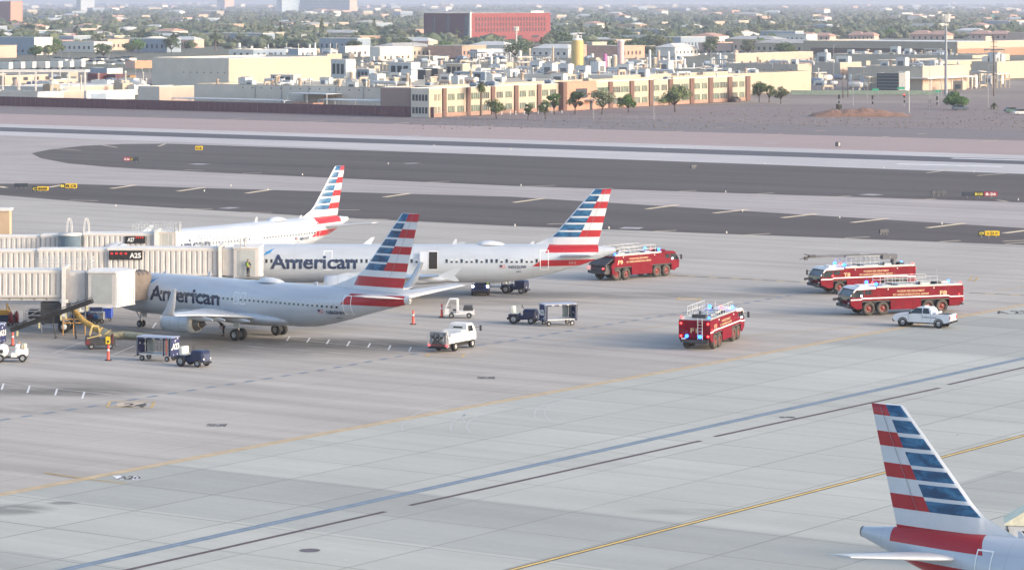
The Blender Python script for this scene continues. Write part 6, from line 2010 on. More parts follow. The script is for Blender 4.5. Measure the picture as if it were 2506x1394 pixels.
arr([(2120, 186, 2062, 2130, 150, PLANT_SHADE, PEACH, ROOFG, 'plant_block', 'peach-ended plant block under the middle of the rear hall'), (2300, 176, 2140, 2450, 150, PLANT_SHADE, TAN, ROOFG, 'plant_block', 'broad block, olive on its shaded side, between the rear hall and the white canopy'), (1640, 196, 1560, 1800, 172, BLUEM, ROOFG, ROOFG, 'plant_block', 'long low grey roof just behind the office building right half'), (1600, 206, 1566, 1680, 176, TAN, PEACH, ROOFW, 'plant_block', 'pale square penthouse block above the office building right of the entrance'), (1800, 166, 1780, 1990, 132, PLANT_SHADE, PEACH, ROOFG, 'plant_block', 'white block, olive on its shaded side, left of the rear plant hall'), (84, 135, -60, 128, 92, BLUEM, WHITES, ROOFW, 'store', 'large white store with a blue-grey lower front at far left'),
 (930, 152, 905, 1012, 116, WHITES, mat('bright_peach_white', (.72, .62, .50), .8), ROOFW, 'store', 'long bright white store beyond the cream warehouse'),
 (845, 140, 830, 905, 114, BLUEM, WHITES, ROOFW, 'store', 'pale blue-grey store left of the long white store'),
 (620, 142, 560, 700, 122, WHITES, BLUEM, ROOFW, 'store', 'white shop row with dark fronts above the cream warehouse'),
 (730, 142, 705, 775, 120, BLUEM, WHITES, ROOFW, 'store', 'small blue and white shop above the cream warehouse'),
 (1168, 146, 1150, 1246, 122, BLUEM, mat('pale_blue_wall', (.45, .50, .60), .7), ROOFW, 'store', 'pale blue shed below the red-brick office block'),
 (1110, 132, 1090, 1225, 112, WHITES, WHITES, ROOFW, 'store', 'white flat store in front of the red-brick office block'),
 (845, 98, 832, 860, 78, PEACH, PEACH, ROOFW, 'shop', 'small peach shop left of centre'),
 (868, 98, 856, 895, 80, mat('orange_stucco', (.70, .40, .20), .8), mat('orange_stucco', (.70, .40, .20), .8), ROOFW, 'shop', 'small bright orange shop left of centre'),
 (970, 90, 935, 1008, 74, WHITES, WHITES, ROOFG, 'shop', 'small white terrace left of the red-brick block'),
 (160, 118, 128, 215, 100, BLUEM, WHITES, ROOFW, 'store', 'white low store right of the big far-left store'),
 (370, 118, 350, 445, 102, BRICK, PEACH, ROOFP, 'arcade', 'reddish arcade building with arched openings at left'),
 (650, 108, 620, 672, 92, mat('bright_blue_wall', (.05, .16, .42), .6), mat('bright_blue_wall', (.05, .16, .42), .6), mat('bright_blue_roof', (.06, .2, .5), .6), 'shop', 'bright blue roofed shop above the cream warehouse'),
 (1370, 100, 1350, 1440, 86, TAN, TAN, ROOFW, 'shop', 'tan low shop behind the yellow tank'),
 (1620, 128, 1560, 1700, 114, TAN, TAN, ROOFW, 'shop', 'tan low store left of the motel'),
 (1660, 132, 1640, 1702, 122, ROOFP, PEACH, ROOFP, 'shop', 'small red-roofed shop left of the motel'),
 (140, 60, 90, 180, 52, TAN, WHITES, ROOFW, 'shop', 'long pale roof among trees at left'),
 (1060, 152, 1020, 1098, 138, TAN, WHITES, ROOFW, 'store', 'pale low store right of the long white store'),
 (2240, 120, 2195, 2285, 104, BLUEM, BLUEM, BLUEM, 'shed', 'blue-grey shed roof above the brown warehouse'),
 (1990, 48, 1970, 2010, 36, TAN, TAN, ROOFT, 'shop', 'tan block alone among the far trees at right'),
 (2480, 66, 2440, 2540, 50, PINKS, PINKS, ROOFT, 'store', 'pink long building at the right edge among trees')])
# billboards and signs in town
def board(label, px, py, w, h, pole, m_):
    p = P(px, py); s = py / H
    t = thing('sign_board', label, 'sign', tuple(p), 0)
    b = MB(); b.use(m_); b.box((0, 0, pole + h / s / 2), (w / s, .4, h / s)); b.build('panel', t)
    b = MB(); b.use(GREY); b.tube((0, .1, 0), (0, .1, pole), .25, n=8); b.build('pole', t)
board('white square pole sign left of centre above the blue roof', 656, 108, 22, 20, 3, WHITES)
board('round white and red pole sign at left', 180, 112, 12, 12, 5, mat('pink_sign', (.65, .35, .35), .6))
board('small white pole sign near the orange shop', 744, 104, 14, 14, 2, WHITES)
board('green shop sign at far right among trees', 2436, 48, 18, 8, 1, mat('green_sign', (.03, .35, .22), .6))
board('bright green sign in the far trees right of the brick block', 1484, 55, 18, 6, 1, mat('green_sign', (.03, .35, .22), .6))
board('turquoise sign among far trees left of the brick block', 906, 58, 16, 7, 1, mat('turquoise_sign', (.10, .42, .36), .6))

# ---- tanks and stacks
def tank(label, px, py, r_px, ptop, m_, name='storage_tank', cap=WHITES):
    p = P(px, py); s = py / H; r = r_px / s; h = (py - ptop) / s
    t = thing(name, label, 'tank', tuple(p))
    b = MB(); b.use(m_); b.lathe([(r, 0), (r, h - r * .7), (r * .92, h - r * .35)], n=28); b.build('shell', t)
    b = MB(); b.use(cap); b.lathe([(r * .93, h - r * .36), (r * .7, h - r * .1), (r * .3, h), (.001, h + .02)], n=28); b.build('dome', t)
    b = MB(); b.use(CONCR if name == 'storage_tank' else GREY)
    for a in (0, .35): b.tube((r * 1.06, -r * .4 + a, .2), (r * 1.06, -r * .4 + a, h - r * .5), .05, n=4)
    for i in range(int(h / .8)): b.tube((r * 1.06, -r * .4, .4 + i * .8), (r * 1.06, -r * .4 + .35, .4 + i * .8), .04, n=4)
    b.build('ladder', t)
    if r > 1.8:
        b = MB(); b.use(WHITES)
        for k in range(10):
            a = 2 * PI * k / 10; b.tube((r * .7 * math.cos(a), r * .7 * math.sin(a), h - r * .2), (r * .7 * math.cos(a), r * .7 * math.sin(a), h + .9), .07, n=4)
        b.lathe([(r * .72, h + .8), (r * .72, h + .95)], n=20); b.lathe([(.001, h + 1.3), (.5, h + 1.2), (.5, h)], n=10); b.build('top_rail', t)
    return t
tank('tall ochre-yellow storage tank above the factory roofs', 1413, 186, 15, 93, mat('ochre_tank_paint', (.50, .38, .15), .6, var=.06))
tank('tall pale pink storage tank right of the yellow one', 1519, 170, 8.5, 98, mat('pale_pink_paint', (.60, .42, .42), .6))
tank('thin magenta-pink tank left of the pale pink one', 1481, 170, 4.6, 132, mat('magenta_paint', (.52, .16, .38), .6), cap=mat('magenta_paint', (.52, .16, .38), .6))
tank('small cream tank in front of the pale pink tank', 1504, 172, 6.5, 134, CREAM)
for i, (px, py, rp, pt, mm, lab) in enumerate(((1590, 168, 3.2, 122, LGREY, 'slim grey stack right of the pink tank, leftmost of four'), (1612, 168, 3.4, 124, PEACH, 'slim peach stack, second of four right of the pink tank'), (1636, 168, 3.2, 126, LGREY, 'slim grey stack, third of four right of the pink tank'), (1653, 168, 3, 130, LGREY, 'slim grey stack, rightmost of four beyond the pink tank'), (1296, 168, 3, 118, CREAM, 'cream stack left of the yellow tank'), (1353, 172, 2.6, 114, CREAM, 'thin cream stack just left of the yellow tank'), (1906, 196, 3, 148, WHITES, 'white stack against the olive plant block'), (2344, 190, 2.5, 150, WHITES, 'white thin stack behind the steel mast'), (1248, 176, 3, 128, GREY, 'grey stack far left of the yellow tank'))):
    tank(lab, px, py, rp, pt, mm, 'stack')

# ---- masts, poles, lights
def mast(label, px, py, ptop, r0, r1, m_, name='mast', cat='mast', arms=0, arm_w=2.4, top=None, hgt=None):
    p = P(px, py); s = py / H; h = (py - ptop) / s
    t = thing(name, label, cat, tuple(p), R(10))
    b = MB(); b.use(m_); b.tube((0, 0, 0), (0, 0, h), r0, r1, 10); b.build('post', t)
    for i in range(arms):
        b = MB(); b.use(m_); z = h - .6 - i * 1.5; b.box((0, -r1, z), (arm_w, .14, .16))
        for x in (-.45, -.2, .2, .45): b.tube((x * arm_w, -r1, z), (x * arm_w, -r1, z + .25), .05, n=4)
        b.build('crossarm', t)
    if top == 'antenna':
        b = MB(); b.use(WHITES)
        for k in range(6):
            a = PI * k / 3; b.box((1.2 * math.cos(a), 1.2 * math.sin(a), h - 1.2), (.5, .5, 2.6), a)
        b.box((0, 0, h - 3.4), (1.4, 1.4, .5)); b.build('antenna_array', t)
    if top == 'lamp':
        b = MB(); b.use(m_); b.tube((0, 0, h - .1), (1.8, 0, h + .3), .06, n=5); b.box((1.9, 0, h + .28), (.7, .25, .12)); b.build('lamp_arm', t)
    return t
STEEL = mat('weathered_steel', (.28, .31, .36), .6, .2)
WOOD = mat('dark_utility_wood', (.10, .07, .06), .9)
mast('very tall grey steel mast at the right with a lamp cluster head', 2315, 232, 36, .62, .30, STEEL, top='antenna')
mast('white mobile phone mast in front of the red-brick block', 1264, 136, 66, .45, .35, WHITES, top='antenna')
mast('wooden utility pole with crossarms near the right edge', 2432, 236, 88, .22, .16, WOOD, 'utility_pole', 'utility pole', 4)
mast('wooden utility pole behind the dirt mound', 2063, 240, 168, .2, .14, WOOD, 'utility_pole', 'utility pole', 3)
mast('short wooden pole leaning crew post right of the mound pole', 2075, 238, 196, .18, .12, WOOD, 'utility_pole', 'utility pole', 0)
for i, (px, py, pt) in enumerate(((1242, 178, 118), (1600, 292, 195), (1452, 292, 240), (1740, 200, 110), (2225, 276, 216), (2088, 260, 184), (2122, 255, 190), (2040, 228, 110), (2275, 268, 170), (2418, 262, 160), (2296, 260, 214), (2108, 230, 180), (150, 190, 126), (168, 192, 128), (230, 175, 140), (267, 176, 126), (300, 190, 138), (331, 190, 140), (366, 190, 142), (910, 150, 108), (1010, 176, 98), (808, 150, 96))):
    mast(('slim grey light pole standing %s' % ('behind the factory roofs left of the brick block', 'in front of the office building right part', 'on the gravel before the office entrance', 'behind the right end of the office building', 'just right of the dirt mound', 'behind the dirt mound, left one', 'behind the dirt mound, right one', 'beyond the olive plant block', 'left of the tall steel mast', 'left of the utility pole near the right edge', 'right behind the green traffic signs', 'beside the dark cooling unit', 'by the white canopy, left of a pair', 'by the white canopy, right of a pair', 'beyond the red containers', 'beyond the blue-roofed shed', 'left of the cream warehouse', 'left of the cream warehouse, nearer', 'at the left corner of the cream warehouse', 'above the cream warehouse right end', 'between the cream warehouse and the brick block', 'over the middle of the cream warehouse'))[i] if False else ['slim pole behind the factory roofs left of the brick block', 'slim pole in front of the right part of the office building', 'slim pole on the gravel before the office entrance', 'slim pole behind the right end of the office building', 'slim white pole just right of the dirt mound', 'slim pole behind the dirt mound, left of a pair', 'slim pole behind the dirt mound, right of a pair', 'tall slim pole beyond the olive plant block', 'slim pole left of the tall steel mast', 'slim pole left of the utility pole near the right edge', 'slim pole right behind the green road signs', 'slim pole beside the dark cooling unit', 'slim pole by the white frame canopy, left of a pair', 'slim pole by the white frame canopy, right of a pair', 'slim pole above the red containers', 'slim pole beyond the blue-roofed shed', 'slim pole between ochre container and blue shed', 'slim pole left of the cream warehouse', 'slim pole at the left corner of the cream warehouse', 'slim pole above the right end of the cream warehouse', 'slim pole between the cream warehouse and the brick block', 'slim pole over the middle of the cream warehouse'][i],
         px, py, pt, .10, .06, WHITES if i == 4 else GREY, 'light_pole', 'light pole', 0, 2, 'lamp' if i % 2 else None)
# traffic signals and green road signs
for i, (px, py, pt, col_) in enumerate(((2053, 268, 232, None), (2135, 262, 234, None), (2213, 262, 230, 'r'), (2275, 262, 244, None), (2293, 258, 236, None))):
    p = P(px, py); s = py / H; h = (py - pt) / s
    t = thing('traffic_signal', ['traffic signal behind the loader on the mound', 'traffic signal behind the mound top', 'traffic signal showing red right of the mound', 'traffic signal left of the green shrub', 'traffic signal nearest the tall steel mast'][i], 'traffic signal', tuple(p))
    b = MB(); b.use(GREY); b.tube((0, 0, 0), (0, 0, h), .09, n=6); b.build('post', t)
    b = MB(); b.use(BLACK); b.box((0, -.15, h - .6), (.45, .3, 1.2)); b.box((0, -.15, h - 2.2), (.4, .3, .8)); b.build('signal_head', t)
    if col_: lamp(t, (0, -.35, h - .25), .14, LR, 'red_lamp')
for px, py, w, lab in ((2142, 240, 16, 'green street sign hanging left of the dark cooling unit'), (2205, 236, 18, 'green street sign on the white panel right of the dark cooling unit'), (2296, 244, 14, 'green street sign just left of the steel mast')):
    p = P(px, py); s = py / H
    t = thing('street_sign', lab, 'sign', tuple(p))
    b = MB(); b.use(mat('street_sign_green', (.03, .33, .20), .5)); b.box((0, 0, 2.7), (w / s, .08, .75)); b.build('panel', t)
    b = MB(); b.use(GREY); b.tube((w / s / 2, .05, 0), (w / s / 2, .05, 3.1), .07, n=5); b.build('post', t)
# dark cooling unit, white panel board, mound, loader
t, *_ = block('dark slatted cooling unit on posts behind the road signs', 2200, 232, 2146, 2206, 180, mat('cooling_louvre', (.06, .07, .08), .6), GREY, ROOFG, 'cooling_unit', 'cooling unit', depth=5)
for i in range(6): b = MB(); b.use(GREY); b.box((-4, -.1, 1.0 + i * 1.1), (8, .08, .16)); b.build('slat', t)
block('white panel enclosure right of the dark cooling unit', 2216, 226, 2197, 2220, 176, WHITES, WHITES, ROOFW, 'panel_enclosure', 'enclosure', depth=3)
block('pale round-roofed silo shed behind the street signs', 2140, 216, 2105, 2150, 188, LGREY, LGREY, ROOFG, 'shed', depth=10)
t = thing('green_screen_fence', 'low grey-green screened fence behind the road signs', 'fence', tuple(P(2296, 233)), 0)
L = (2296 - 1935) / F * P(2296, 233).y
b = MB(); b.use(mat('green_screen', (.20, .26, .22), .8)); b.bx(-L, 0, -.03, .03, .1, 1.6); b.build('fence_screen', t)
p = P(2105, 284)
mb = MB(); mb.use(mat('red_brown_spoil', (.23, .135, .10), .95, var=.25, scale=.8))
nx_, ny_ = 60, 16
vs, fs = [], []
rg = random.Random(5)
for j in range(ny_ + 1):
    for i in range(nx_ + 1):
        x, y = -14 + 28 * i / nx_, -6 + 12 * j / ny_
        e = max(0, 1 - (abs(x) / 14) ** 2.2) * max(0, 1 - (y / 6) ** 2)
        prof = .95 + .10 * math.sin(x * .45 + 1) + .07 * math.sin(x * 1.3) + (.2 if x < -6 else .0)
        vs.append((x, y, e ** .8 * 2.1 * prof + rg.uniform(-.07, .07) * e))
for j in range(ny_):
    for i in range(nx_): fs.append((j * (nx_ + 1) + i, j * (nx_ + 1) + i + 1, (j + 1) * (nx_ + 1) + i + 1, (j + 1) * (nx_ + 1) + i))
mb.add(vs, fs, True)
o = mb.build('dirt_mound', fix=False); o.location = (p.x, p.y, -.03)
tag(o, 'long reddish dirt mound on the dark gravel at right', 'dirt mound')
p = P(2052, 283)
t = thing('wheel_loader', 'small dark wheel loader standing at the left end of the dirt mound', 'loader', (p.x, p.y - .5, 0), R(25))
m = MB(); m.use(DARK); m.bx(-2.0, .2, -.8, .8, .9, 1.9, .1); m.bx(-.4, 1.0, -.7, .7, .8, 1.3, .05)
m.build('body', t)
m = MB(); m.use(GLASS); m.bx(-.5, .7, -.65, .65, 1.9, 3.0, .08); m.use(DARK); m.bx(-.6, .8, -.7, .7, 3.0, 3.15); m.build('cab', t)
m = MB(); m.use(mat('loader_tan', (.35, .22, .12), .7)); m.prism([(2.2, .1), (3.2, .1), (3.4, .3), (2.5, .5), (2.5, 1.2), (2.2, 1.2)], -1.0, 1.0); m.use(DARK); m.tube((.6, -.6, 1.3), (2.3, -.6, .7), .1, n=6); m.tube((.6, .6, 1.3), (2.3, .6, .7), .1, n=6); m.build('bucket', t)
for x in (-1.3, .9):
    for s in (-1, 1): wheel_part(t, (x, s * .85, .65), .65, .4)
# far car park kerbs (tan dashes) and bollards before the office
marks('kerb_stops', paint('pale_kerb_paint', (.55, .47, .38)), [[(1232 + i * 12, 290 - i * .25), (1240 + i * 12, 289.8 - i * .25)] for i in range(22)] + [[(1670 + i * 11, 264 - i * .45), (1678 + i * 11, 263.7 - i * .45)] for i in range(22)] + [[(1780 + i * 12, 266 - i * .15), (1789 + i * 12, 265.8 - i * .15)] for i in range(17)] + [[(1560, 281), (1606, 278)]], .45, .01)
me = None
for i, px in enumerate((1228, 1249, 1262, 1283, 1317, 1350, 1225 - 12, 1375)):
    p = P(px, 281 - (px - 1228) * .02)
    if me is None: b = MB(); b.use(WHITES); b.lathe([(.14, 0), (.14, .95), (.001, 1.0)], n=8); o = b.build('bollard'); me = o.data
    else: o = link(bpy.data.objects.new('bollard', me))
    o.location = p; tag(o, 'short white bollard in the row before the office building', 'bollard', 'bollards before the office building')
for px, py, col_, lab, rz in ((2350, 270, (.06, .09, .14), 'dark blue car parked behind the dense green shrub', 10), (2478, 276, (.05, .12, .12), 'dark teal car at the right edge', 15), (2500, 281, (.6, .6, .62), 'white car half cut off by the right edge', 10), (1500 + 300, 249, (.08, .08, .09), 'dark car beside the right end of the office building', 60)):
    p = P(px, py)
    t = thing('parked_car', lab, 'car', tuple(p), R(rz))
    m = MB(); m.use(mat('car_paint_' + lab.split(' parked')[0].split(' at ')[0].split(' half')[0].split(' beside')[0].replace(' ', '_'), col_, .3)); m.prism([(-2.3, .3), (-2.3, .95), (-1.4, 1.05), (1.0, 1.0), (2.3, .8), (2.3, .3)], -.9, .9); m.build('body', t)
    m = MB(); m.use(GLASS); m.prism([(-1.9, 1.04), (-1.4, 1.6), (.3, 1.6), (1.1, 1.0)], -.82, .82); m.build('cabin', t)
    for x in (-1.4, 1.4):
        for s in (-1, 1): wheel_part(t, (x, s * .8, .35), .35, .2)

# ---- roof machinery
def ac_unit(w, d, h, m_, fans=1):
    t = thing('roof_unit', 'x', 'roof unit')
    b = MB(); b.use(m_); b.bx(-w / 2, w / 2, -d / 2, d / 2, .35, h, .05); b.build('casing', t)
    b = MB(); b.use(mat('grey_louvre', (.13, .14, .15), .6)); b.bx(-w * .30, w * .30, -d / 2 - .03, -d / 2, .7, h * .65); b.build('louvre', t)
    b = MB(); b.use(GREY)
    for k in range(fans):
        b = MB(); b.use(GREY); b.lathe([(min(w, d) * .3, h), (min(w, d) * .32, h + .25), (min(w, d) * .28, h + .25), (.001, h + .1)], (-w / 2 + w * (k + .5) / fans, 0, 0), 'Z', 12); b.build('fan', t)
    for x in (-w * .4, w * .4):
        b = MB(); b.use(GREY); b.bx(x - .08, x + .08, -d * .4, d * .4, 0, .35); b.build('skid', t)
    return t
def duct_unit(m_, L=6, r=.4):
    t = thing('roof_duct', 'x', 'roof duct')
    b = MB(); b.use(m_); b.path([(-L / 2, 0, .2), (-L / 2, 0, 1.6), (L / 2, 0, 1.6), (L / 2, 0, .2)], r, 8)
    b.build('pipe', t)
    b = MB(); b.use(GREY); b.bx(-.1, .1, -.3, .3, 0, 1.3); b.build('support', t)
    return t
def vent(m_, h=2.2, r=.3):
    t = thing('roof_vent', 'x', 'roof vent')
    b = MB(); b.use(m_); b.lathe([(r, 0), (r, h), (r * 1.5, h + .1), (r * 1.5, h + .4), (.001, h + .7)], n=10); b.build('stack_pipe', t)
    return t
protos = [ac_unit(4, 3, 2.4, LGREY, 2), ac_unit(3, 2.4, 2.0, BLUEM), ac_unit(6, 3, 3.2, WHITES, 3), ac_unit(2.5, 2, 1.8, CREAM), ac_unit(5, 4, 4.6, LGREY, 2),
          duct_unit(CREAM), duct_unit(LGREY, 9, .5), duct_unit(PEACH, 4, .55), vent(LGREY), vent(CREAM, 3.2, .45), vent(WHITES, 1.6, .25), vent(PEACH, 2.6, .6)]
used = set()
rg = random.Random(21)
def scatter(c, x0, x1, y0, y1, z, n, grp, lab, ids=range(12), edge=0):
    for i in range(n):
        k = rg.choice(list(ids))
        x, y = rg.uniform(x0, x1), y0 + (y1 - y0) * rg.random() ** 1.3
        p = c + U * x + V * y + Vector((0, 0, z))
        nm = {'roof_unit': 'air-conditioning unit', 'roof_duct': 'duct', 'roof_vent': 'vent pipe'}[protos[k].name.split('.')[0]]
        l_ = {0: 'pale grey twin-fan air-conditioning unit', 1: 'small blue-grey air-conditioning unit', 2: 'long white air-conditioning unit', 3: 'small cream air-conditioning unit', 4: 'tall grey plant box', 5: 'cream bent duct', 6: 'long grey bent duct', 7: 'short peach bent duct', 8: 'grey vent pipe', 9: 'cream vent pipe', 10: 'short white vent pipe', 11: 'fat peach vent pipe'}[k] + ' on ' + lab
        s = rg.uniform(.45, .95)
        if k not in used:
            used.add(k); o = protos[k]; o.location = p; o.rotation_euler.z = -A + rg.choice((0, PI / 2, 0)); o.scale = (s, s, s); o['label'] = l_; o['group'] = l_.split(' on ')[0] + 's on ' + grp
        else: dup(protos[k], p, -A + rg.choice((0, PI / 2, 0)), l_, l_.split(' on ')[0] + 's on ' + grp, scale=(s, s, s))
        if k in used: pass
    return
scatter(fac_c, 2, f1 - 3, 6, 235, fh - .5, 130, 'the factory roof', 'the factory roof')
scatter(fac2_c, 4, 90, 4, 66, gh - .5, 60, 'the factory extension roof', 'the roof behind the office building')
scatter(P(1050, 288), 1, l1 - 1, 20, L2 - 10, hh - .5, 10, 'the office roof', 'the office building roof', (1, 3, 8, 10))
for cpx, cpy, xw, yw, pt, n, nm in ((1952, 201, 26, 14, 158, 12, 'the olive plant block'), (2056, 194, 16, 14, 154, 8, 'the second olive plant block'), (2258, 222, 18, 26, 163, 16, 'the peach plant block'), (2440, 194, 10, 22, 152, 12, 'the right-edge plant block'), (2380, 166, 70, 30, 136, 30, 'the rear plant hall')):
    scatter(P(cpx, cpy), 1.5, xw, 1.5, yw, (cpy - pt) / cpy * H - .5, n, nm, nm)
# process plant standing on the ground between the factory and the streets
def rack():
    t = thing('pipe_rack', 'x', 'pipe rack')
    b = MB(); b.use(CREAM)
    for x in (-5, -1.7, 1.7, 5):
        for y in (-1, 1): b.bx(x - .12, x + .12, y - .12, y + .12, 0, 5)
    b.bx(-5.2, 5.2, -1.1, -.9, 4.8, 5.0); b.bx(-5.2, 5.2, .9, 1.1, 4.8, 5.0); b.bx(-5.2, 5.2, -1.1, -.9, 2.8, 3.0)
    b.build('frame', t)
    for i in range(4):
        b = MB(); b.use((LGREY, WHITES, PEACH, GREY)[i]); b.tube((-5.4, -.9 + i * .6, 5.2), (5.4, -.9 + i * .6, 5.2), .2, n=6); b.build('pipe', t)
    return t
def vessel(m_, r, h):
    t = thing('process_vessel', 'x', 'vessel')
    b = MB(); b.use(m_); b.lathe([(r, .5), (r, h), (r * .6, h + r * .5), (.001, h + r * .6)], n=14); b.build('shell', t)
    b = MB(); b.use(GREY); b.lathe([(r * .9, 0), (r * .9, .5)], n=10); b.lathe([(r * 1.15, h * .6), (r * 1.15, h * .62)], n=14); b.build('skirt', t)
    return t
def drum(m_):
    t = thing('process_drum', 'x', 'vessel')
    b = MB(); b.use(m_); b.lathe([(.001, -3.1), (.9, -2.7), (1.1, -2.3), (1.1, 2.3), (.9, 2.7), (.001, 3.1)], (0, 0, 2.0), 'X', 14); b.build('shell', t)
    for x in (-1.6, 1.6): b = MB(); b.use(GREY); b.bx(x - .2, x + .2, -.8, .8, 0, 1.4); b.build('saddle', t)
    return t
pp = [(rack(), 'cream steel pipe rack'), (vessel(WHITES, .9, 5), 'white upright process vessel'), (vessel(LGREY, .6, 7), 'slim grey process column'), (vessel(PEACH, 1.3, 3.5), 'squat peach process vessel'), (drum(WHITES), 'white horizontal drum'), (drum(BLUEM), 'blue-grey horizontal drum'),
      (ac_unit(5, 4, 4.2, CREAM, 2), 'cream plant cabin'), (ac_unit(7, 3, 3.2, WHITES, 3), 'white plant cabin'), (duct_unit(CREAM, 8, .6), 'cream looping duct'), (ac_unit(4, 4, 3.0, BLUEM, 1), 'blue-grey plant cabin'), (vent(WHITES, 6, .25), 'thin white vent mast')]
rg = random.Random(77)
cnt = 0
for (x0, x1, y0, y1, n, wh_) in ((850, 1250, 150, 182, 45, 'between the cream warehouse and the yellow tank'), (1250, 1790, 148, 196, 120, 'round the yellow and pink tanks'), (1790, 2500, 142, 160, 40, 'in front of the rear plant hall'), (1960, 2500, 200, 222, 50, 'behind the street signs'), (560, 850, 128, 142, 34, 'beyond the cream warehouse'), (0, 360, 200, 236, 46, 'among the sheds at the far left')):
    for i in range(n):
        k = rg.randrange(11) if n != 46 else rg.choice((4, 6, 7, 9, 3, 10))
        q = P(rg.uniform(x0, x1), rg.uniform(y0, y1)); s = rg.uniform(.6, 1.15); l_ = pp[k][1] + ' ' + wh_
        g_ = pp[k][1] + 's ' + wh_
        if 'pp%d' % k not in used:
            used.add('pp%d' % k); o = pp[k][0]; o.location = q; o.rotation_euler.z = -A; o.scale = (s, s, s); o['label'] = l_; o['group'] = g_
        else: dup(pp[k][0], q, -A + rg.choice((0, PI / 2)), l_, g_, scale=(s, s, s))
# pale cars and vans standing in rows in the streets
cp = thing('street_car', 'small pale car parked in the streets beyond the factory', 'car', (0, 0, -50), 0, 'cars parked in the streets beyond the factory')
b = MB(); b.use(WHITES); b.prism([(-2.3, .3), (-2.3, .95), (-1.4, 1.05), (1.0, 1.0), (2.3, .8), (2.3, .3)], -.9, .9); b.build('body', cp)
b = MB(); b.use(GLASS); b.prism([(-1.9, 1.04), (-1.4, 1.6), (.3, 1.6), (1.1, 1.0)], -.82, .82); b.build('cabin', cp)
rows_ = [(1020, 1240, 152), (1660, 1950, 136), (600, 700, 150), (1250, 1500, 128), (30, 330, 160), (130, 330, 150), (700, 1000, 158)]
first = True
for x0, x1, y in rows_:
    for i in range(12):
        q = P(x0 + (x1 - x0) * (i + rg.uniform(.2, .8)) / 12, y + rg.uniform(-1, 1))
        if first: cp.location = q; cp.rotation_euler.z = -A; first = False
        else: dup(cp, q, -A + rg.choice((0, PI / 2, PI)), scale=(1.2, 1.2, rg.uniform(1.0, 1.7)))
# big distinctive items on the factory roof
for px, py_, zt_, w, d, h, m_, lab in ((840, 196, fh - .5, 6, 5, 6.5, LGREY, 'tallest pale grey box plant on the factory roof'), (895, 197, fh - .5, 5, 3, 3.5, BLUEM, 'blue-grey box beside the tallest plant on the factory roof'), (700, 203, fh - .5, 9, 4, 2.4, ROOFG, 'wide low grey penthouse on the factory roof, left part'), (990, 191, fh - .5, 9, 5, 5, LGREY, 'stepped grey penthouse left of the louvred units'), (1030, 194, fh - .5, 6, 3, 3, mat('dark_louvre_box', (.05, .055, .07), .6), 'dark louvred unit on the factory roof, left of two'), (1060, 190, fh - .5, 6, 3, 3, mat('dark_louvre_box', (.05, .055, .07), .6), 'dark louvred unit on the factory roof, right of two'), (1120, 188, fh - .5, 7, 4, 4.2, CREAM, 'yellow-cream plant house near the palm tree'), (1160, 196, fh - .5, 12, 5, 2.6, BLUEM, 'long blue-grey plant row near the palm tree')):
    Z = (H - zt_) * F / py_
    o_ = thing('roof_plant', lab, 'roof plant', ((px - XC) / F * Z, Z, zt_), -A)
    b = MB(); b.use(m_); b.bx(-w / 2, w / 2, -d / 2, d / 2, 0, h); b.build('casing', o_)
    b = MB(); b.use(DARK)
    for i in range(3): b.bx(-w * .4 + i * w * .28, -w * .4 + i * w * .28 + w * .2, -d / 2 - .04, -d / 2, h * .3, h * .8)
    b.build('louvre', o_)
    b = MB(); b.use(WHITES); b.bx(-w / 2 - .1, w / 2 + .1, -d / 2 - .1, d / 2 + .1, h, h + .15); b.build('lid', o_)

# ---- airfield signs
def afsign(label, px, py, wpx, hpx, panels, rz=0.0):
    p = P(px, py); s = py / H; W = wpx / s; Hh = hpx / s * 1.25
    t = thing('airfield_sign', label, 'airfield sign', tuple(p), rz)
    x = -W / 2
    for frac, m_, txt, tm in panels:
        w = W * frac
        b = MB(); b.use(m_); b.bx(x + .02, x + w - .02, -.15, .15, .25, Hh, .03); q_ = b.build('panel', t)
        if txt:
            b = MB(); b.use(tm); write_flat(b, txt, (x + w * .12, -.165, .25 + (Hh - .25) * .22), (1, 0, 0), (0, 0, 1), (Hh - .25) * .56, w * .76, .05); b.build('sign_text', q_, fix=False)
        x += w
    for i in range(3):
        b = MB(); b.use(GREY); b.tube((-W / 2 + W * (i + .5) / 3, 0, 0), (-W / 2 + W * (i + .5) / 3, 0, .3), .05, n=5); b.build('leg', t)
SY = mat('sign_yellow', (.74, .50, .02), .5, var=.06); SB = mat('airfield_sign_black', (.02, .022, .025), .5); SR = mat('sign_red', (.30, .02, .05), .5); SBK = mat('sign_back_dark', (.04, .05, .07), .5)
TY = mat('yellow_sign_text', (.75, .65, .1), .5)
afsign('single yellow airfield sign nearest the runway at left', 487, 370, 19, 10, [(1, SY, 'C6', SB)])
afsign('red and black airfield sign in the left shoulder area', 321, 397, 38, 10, [(.46, SR, '8-26', LET), (.16, SB, 'C', TY), (.38, SBK, '', LET)])
afsign('all-dark airfield sign back at the far left', 52, 461, 34, 10, [(.5, SBK, '', LET), (.5, SBK, '', LET)])
afsign('yellow airfield sign with arrow left of the pair at far left', 99, 470, 40, 11, [(.3, SB, 'C', TY), (.7, SY, 'B8', SB)])
afsign('double yellow airfield sign right of the pair at far left', 168, 464, 41, 12, [(.3, SB, 'B', TY), (.28, SY, '8', SB), (.42, SY, 'C8', SB)])
afsign('small dark airfield sign seen from behind in mid shoulder', 1697, 414, 16, 9, [(1, SBK, '', LET)], R(30))
afsign('dark airfield sign with sunlit back left of the red one', 2297, 480, 40, 11, [(.34, SBK, '', LET), (.33, SBK, '', LET), (.33, SBK, '', LET)], R(18))
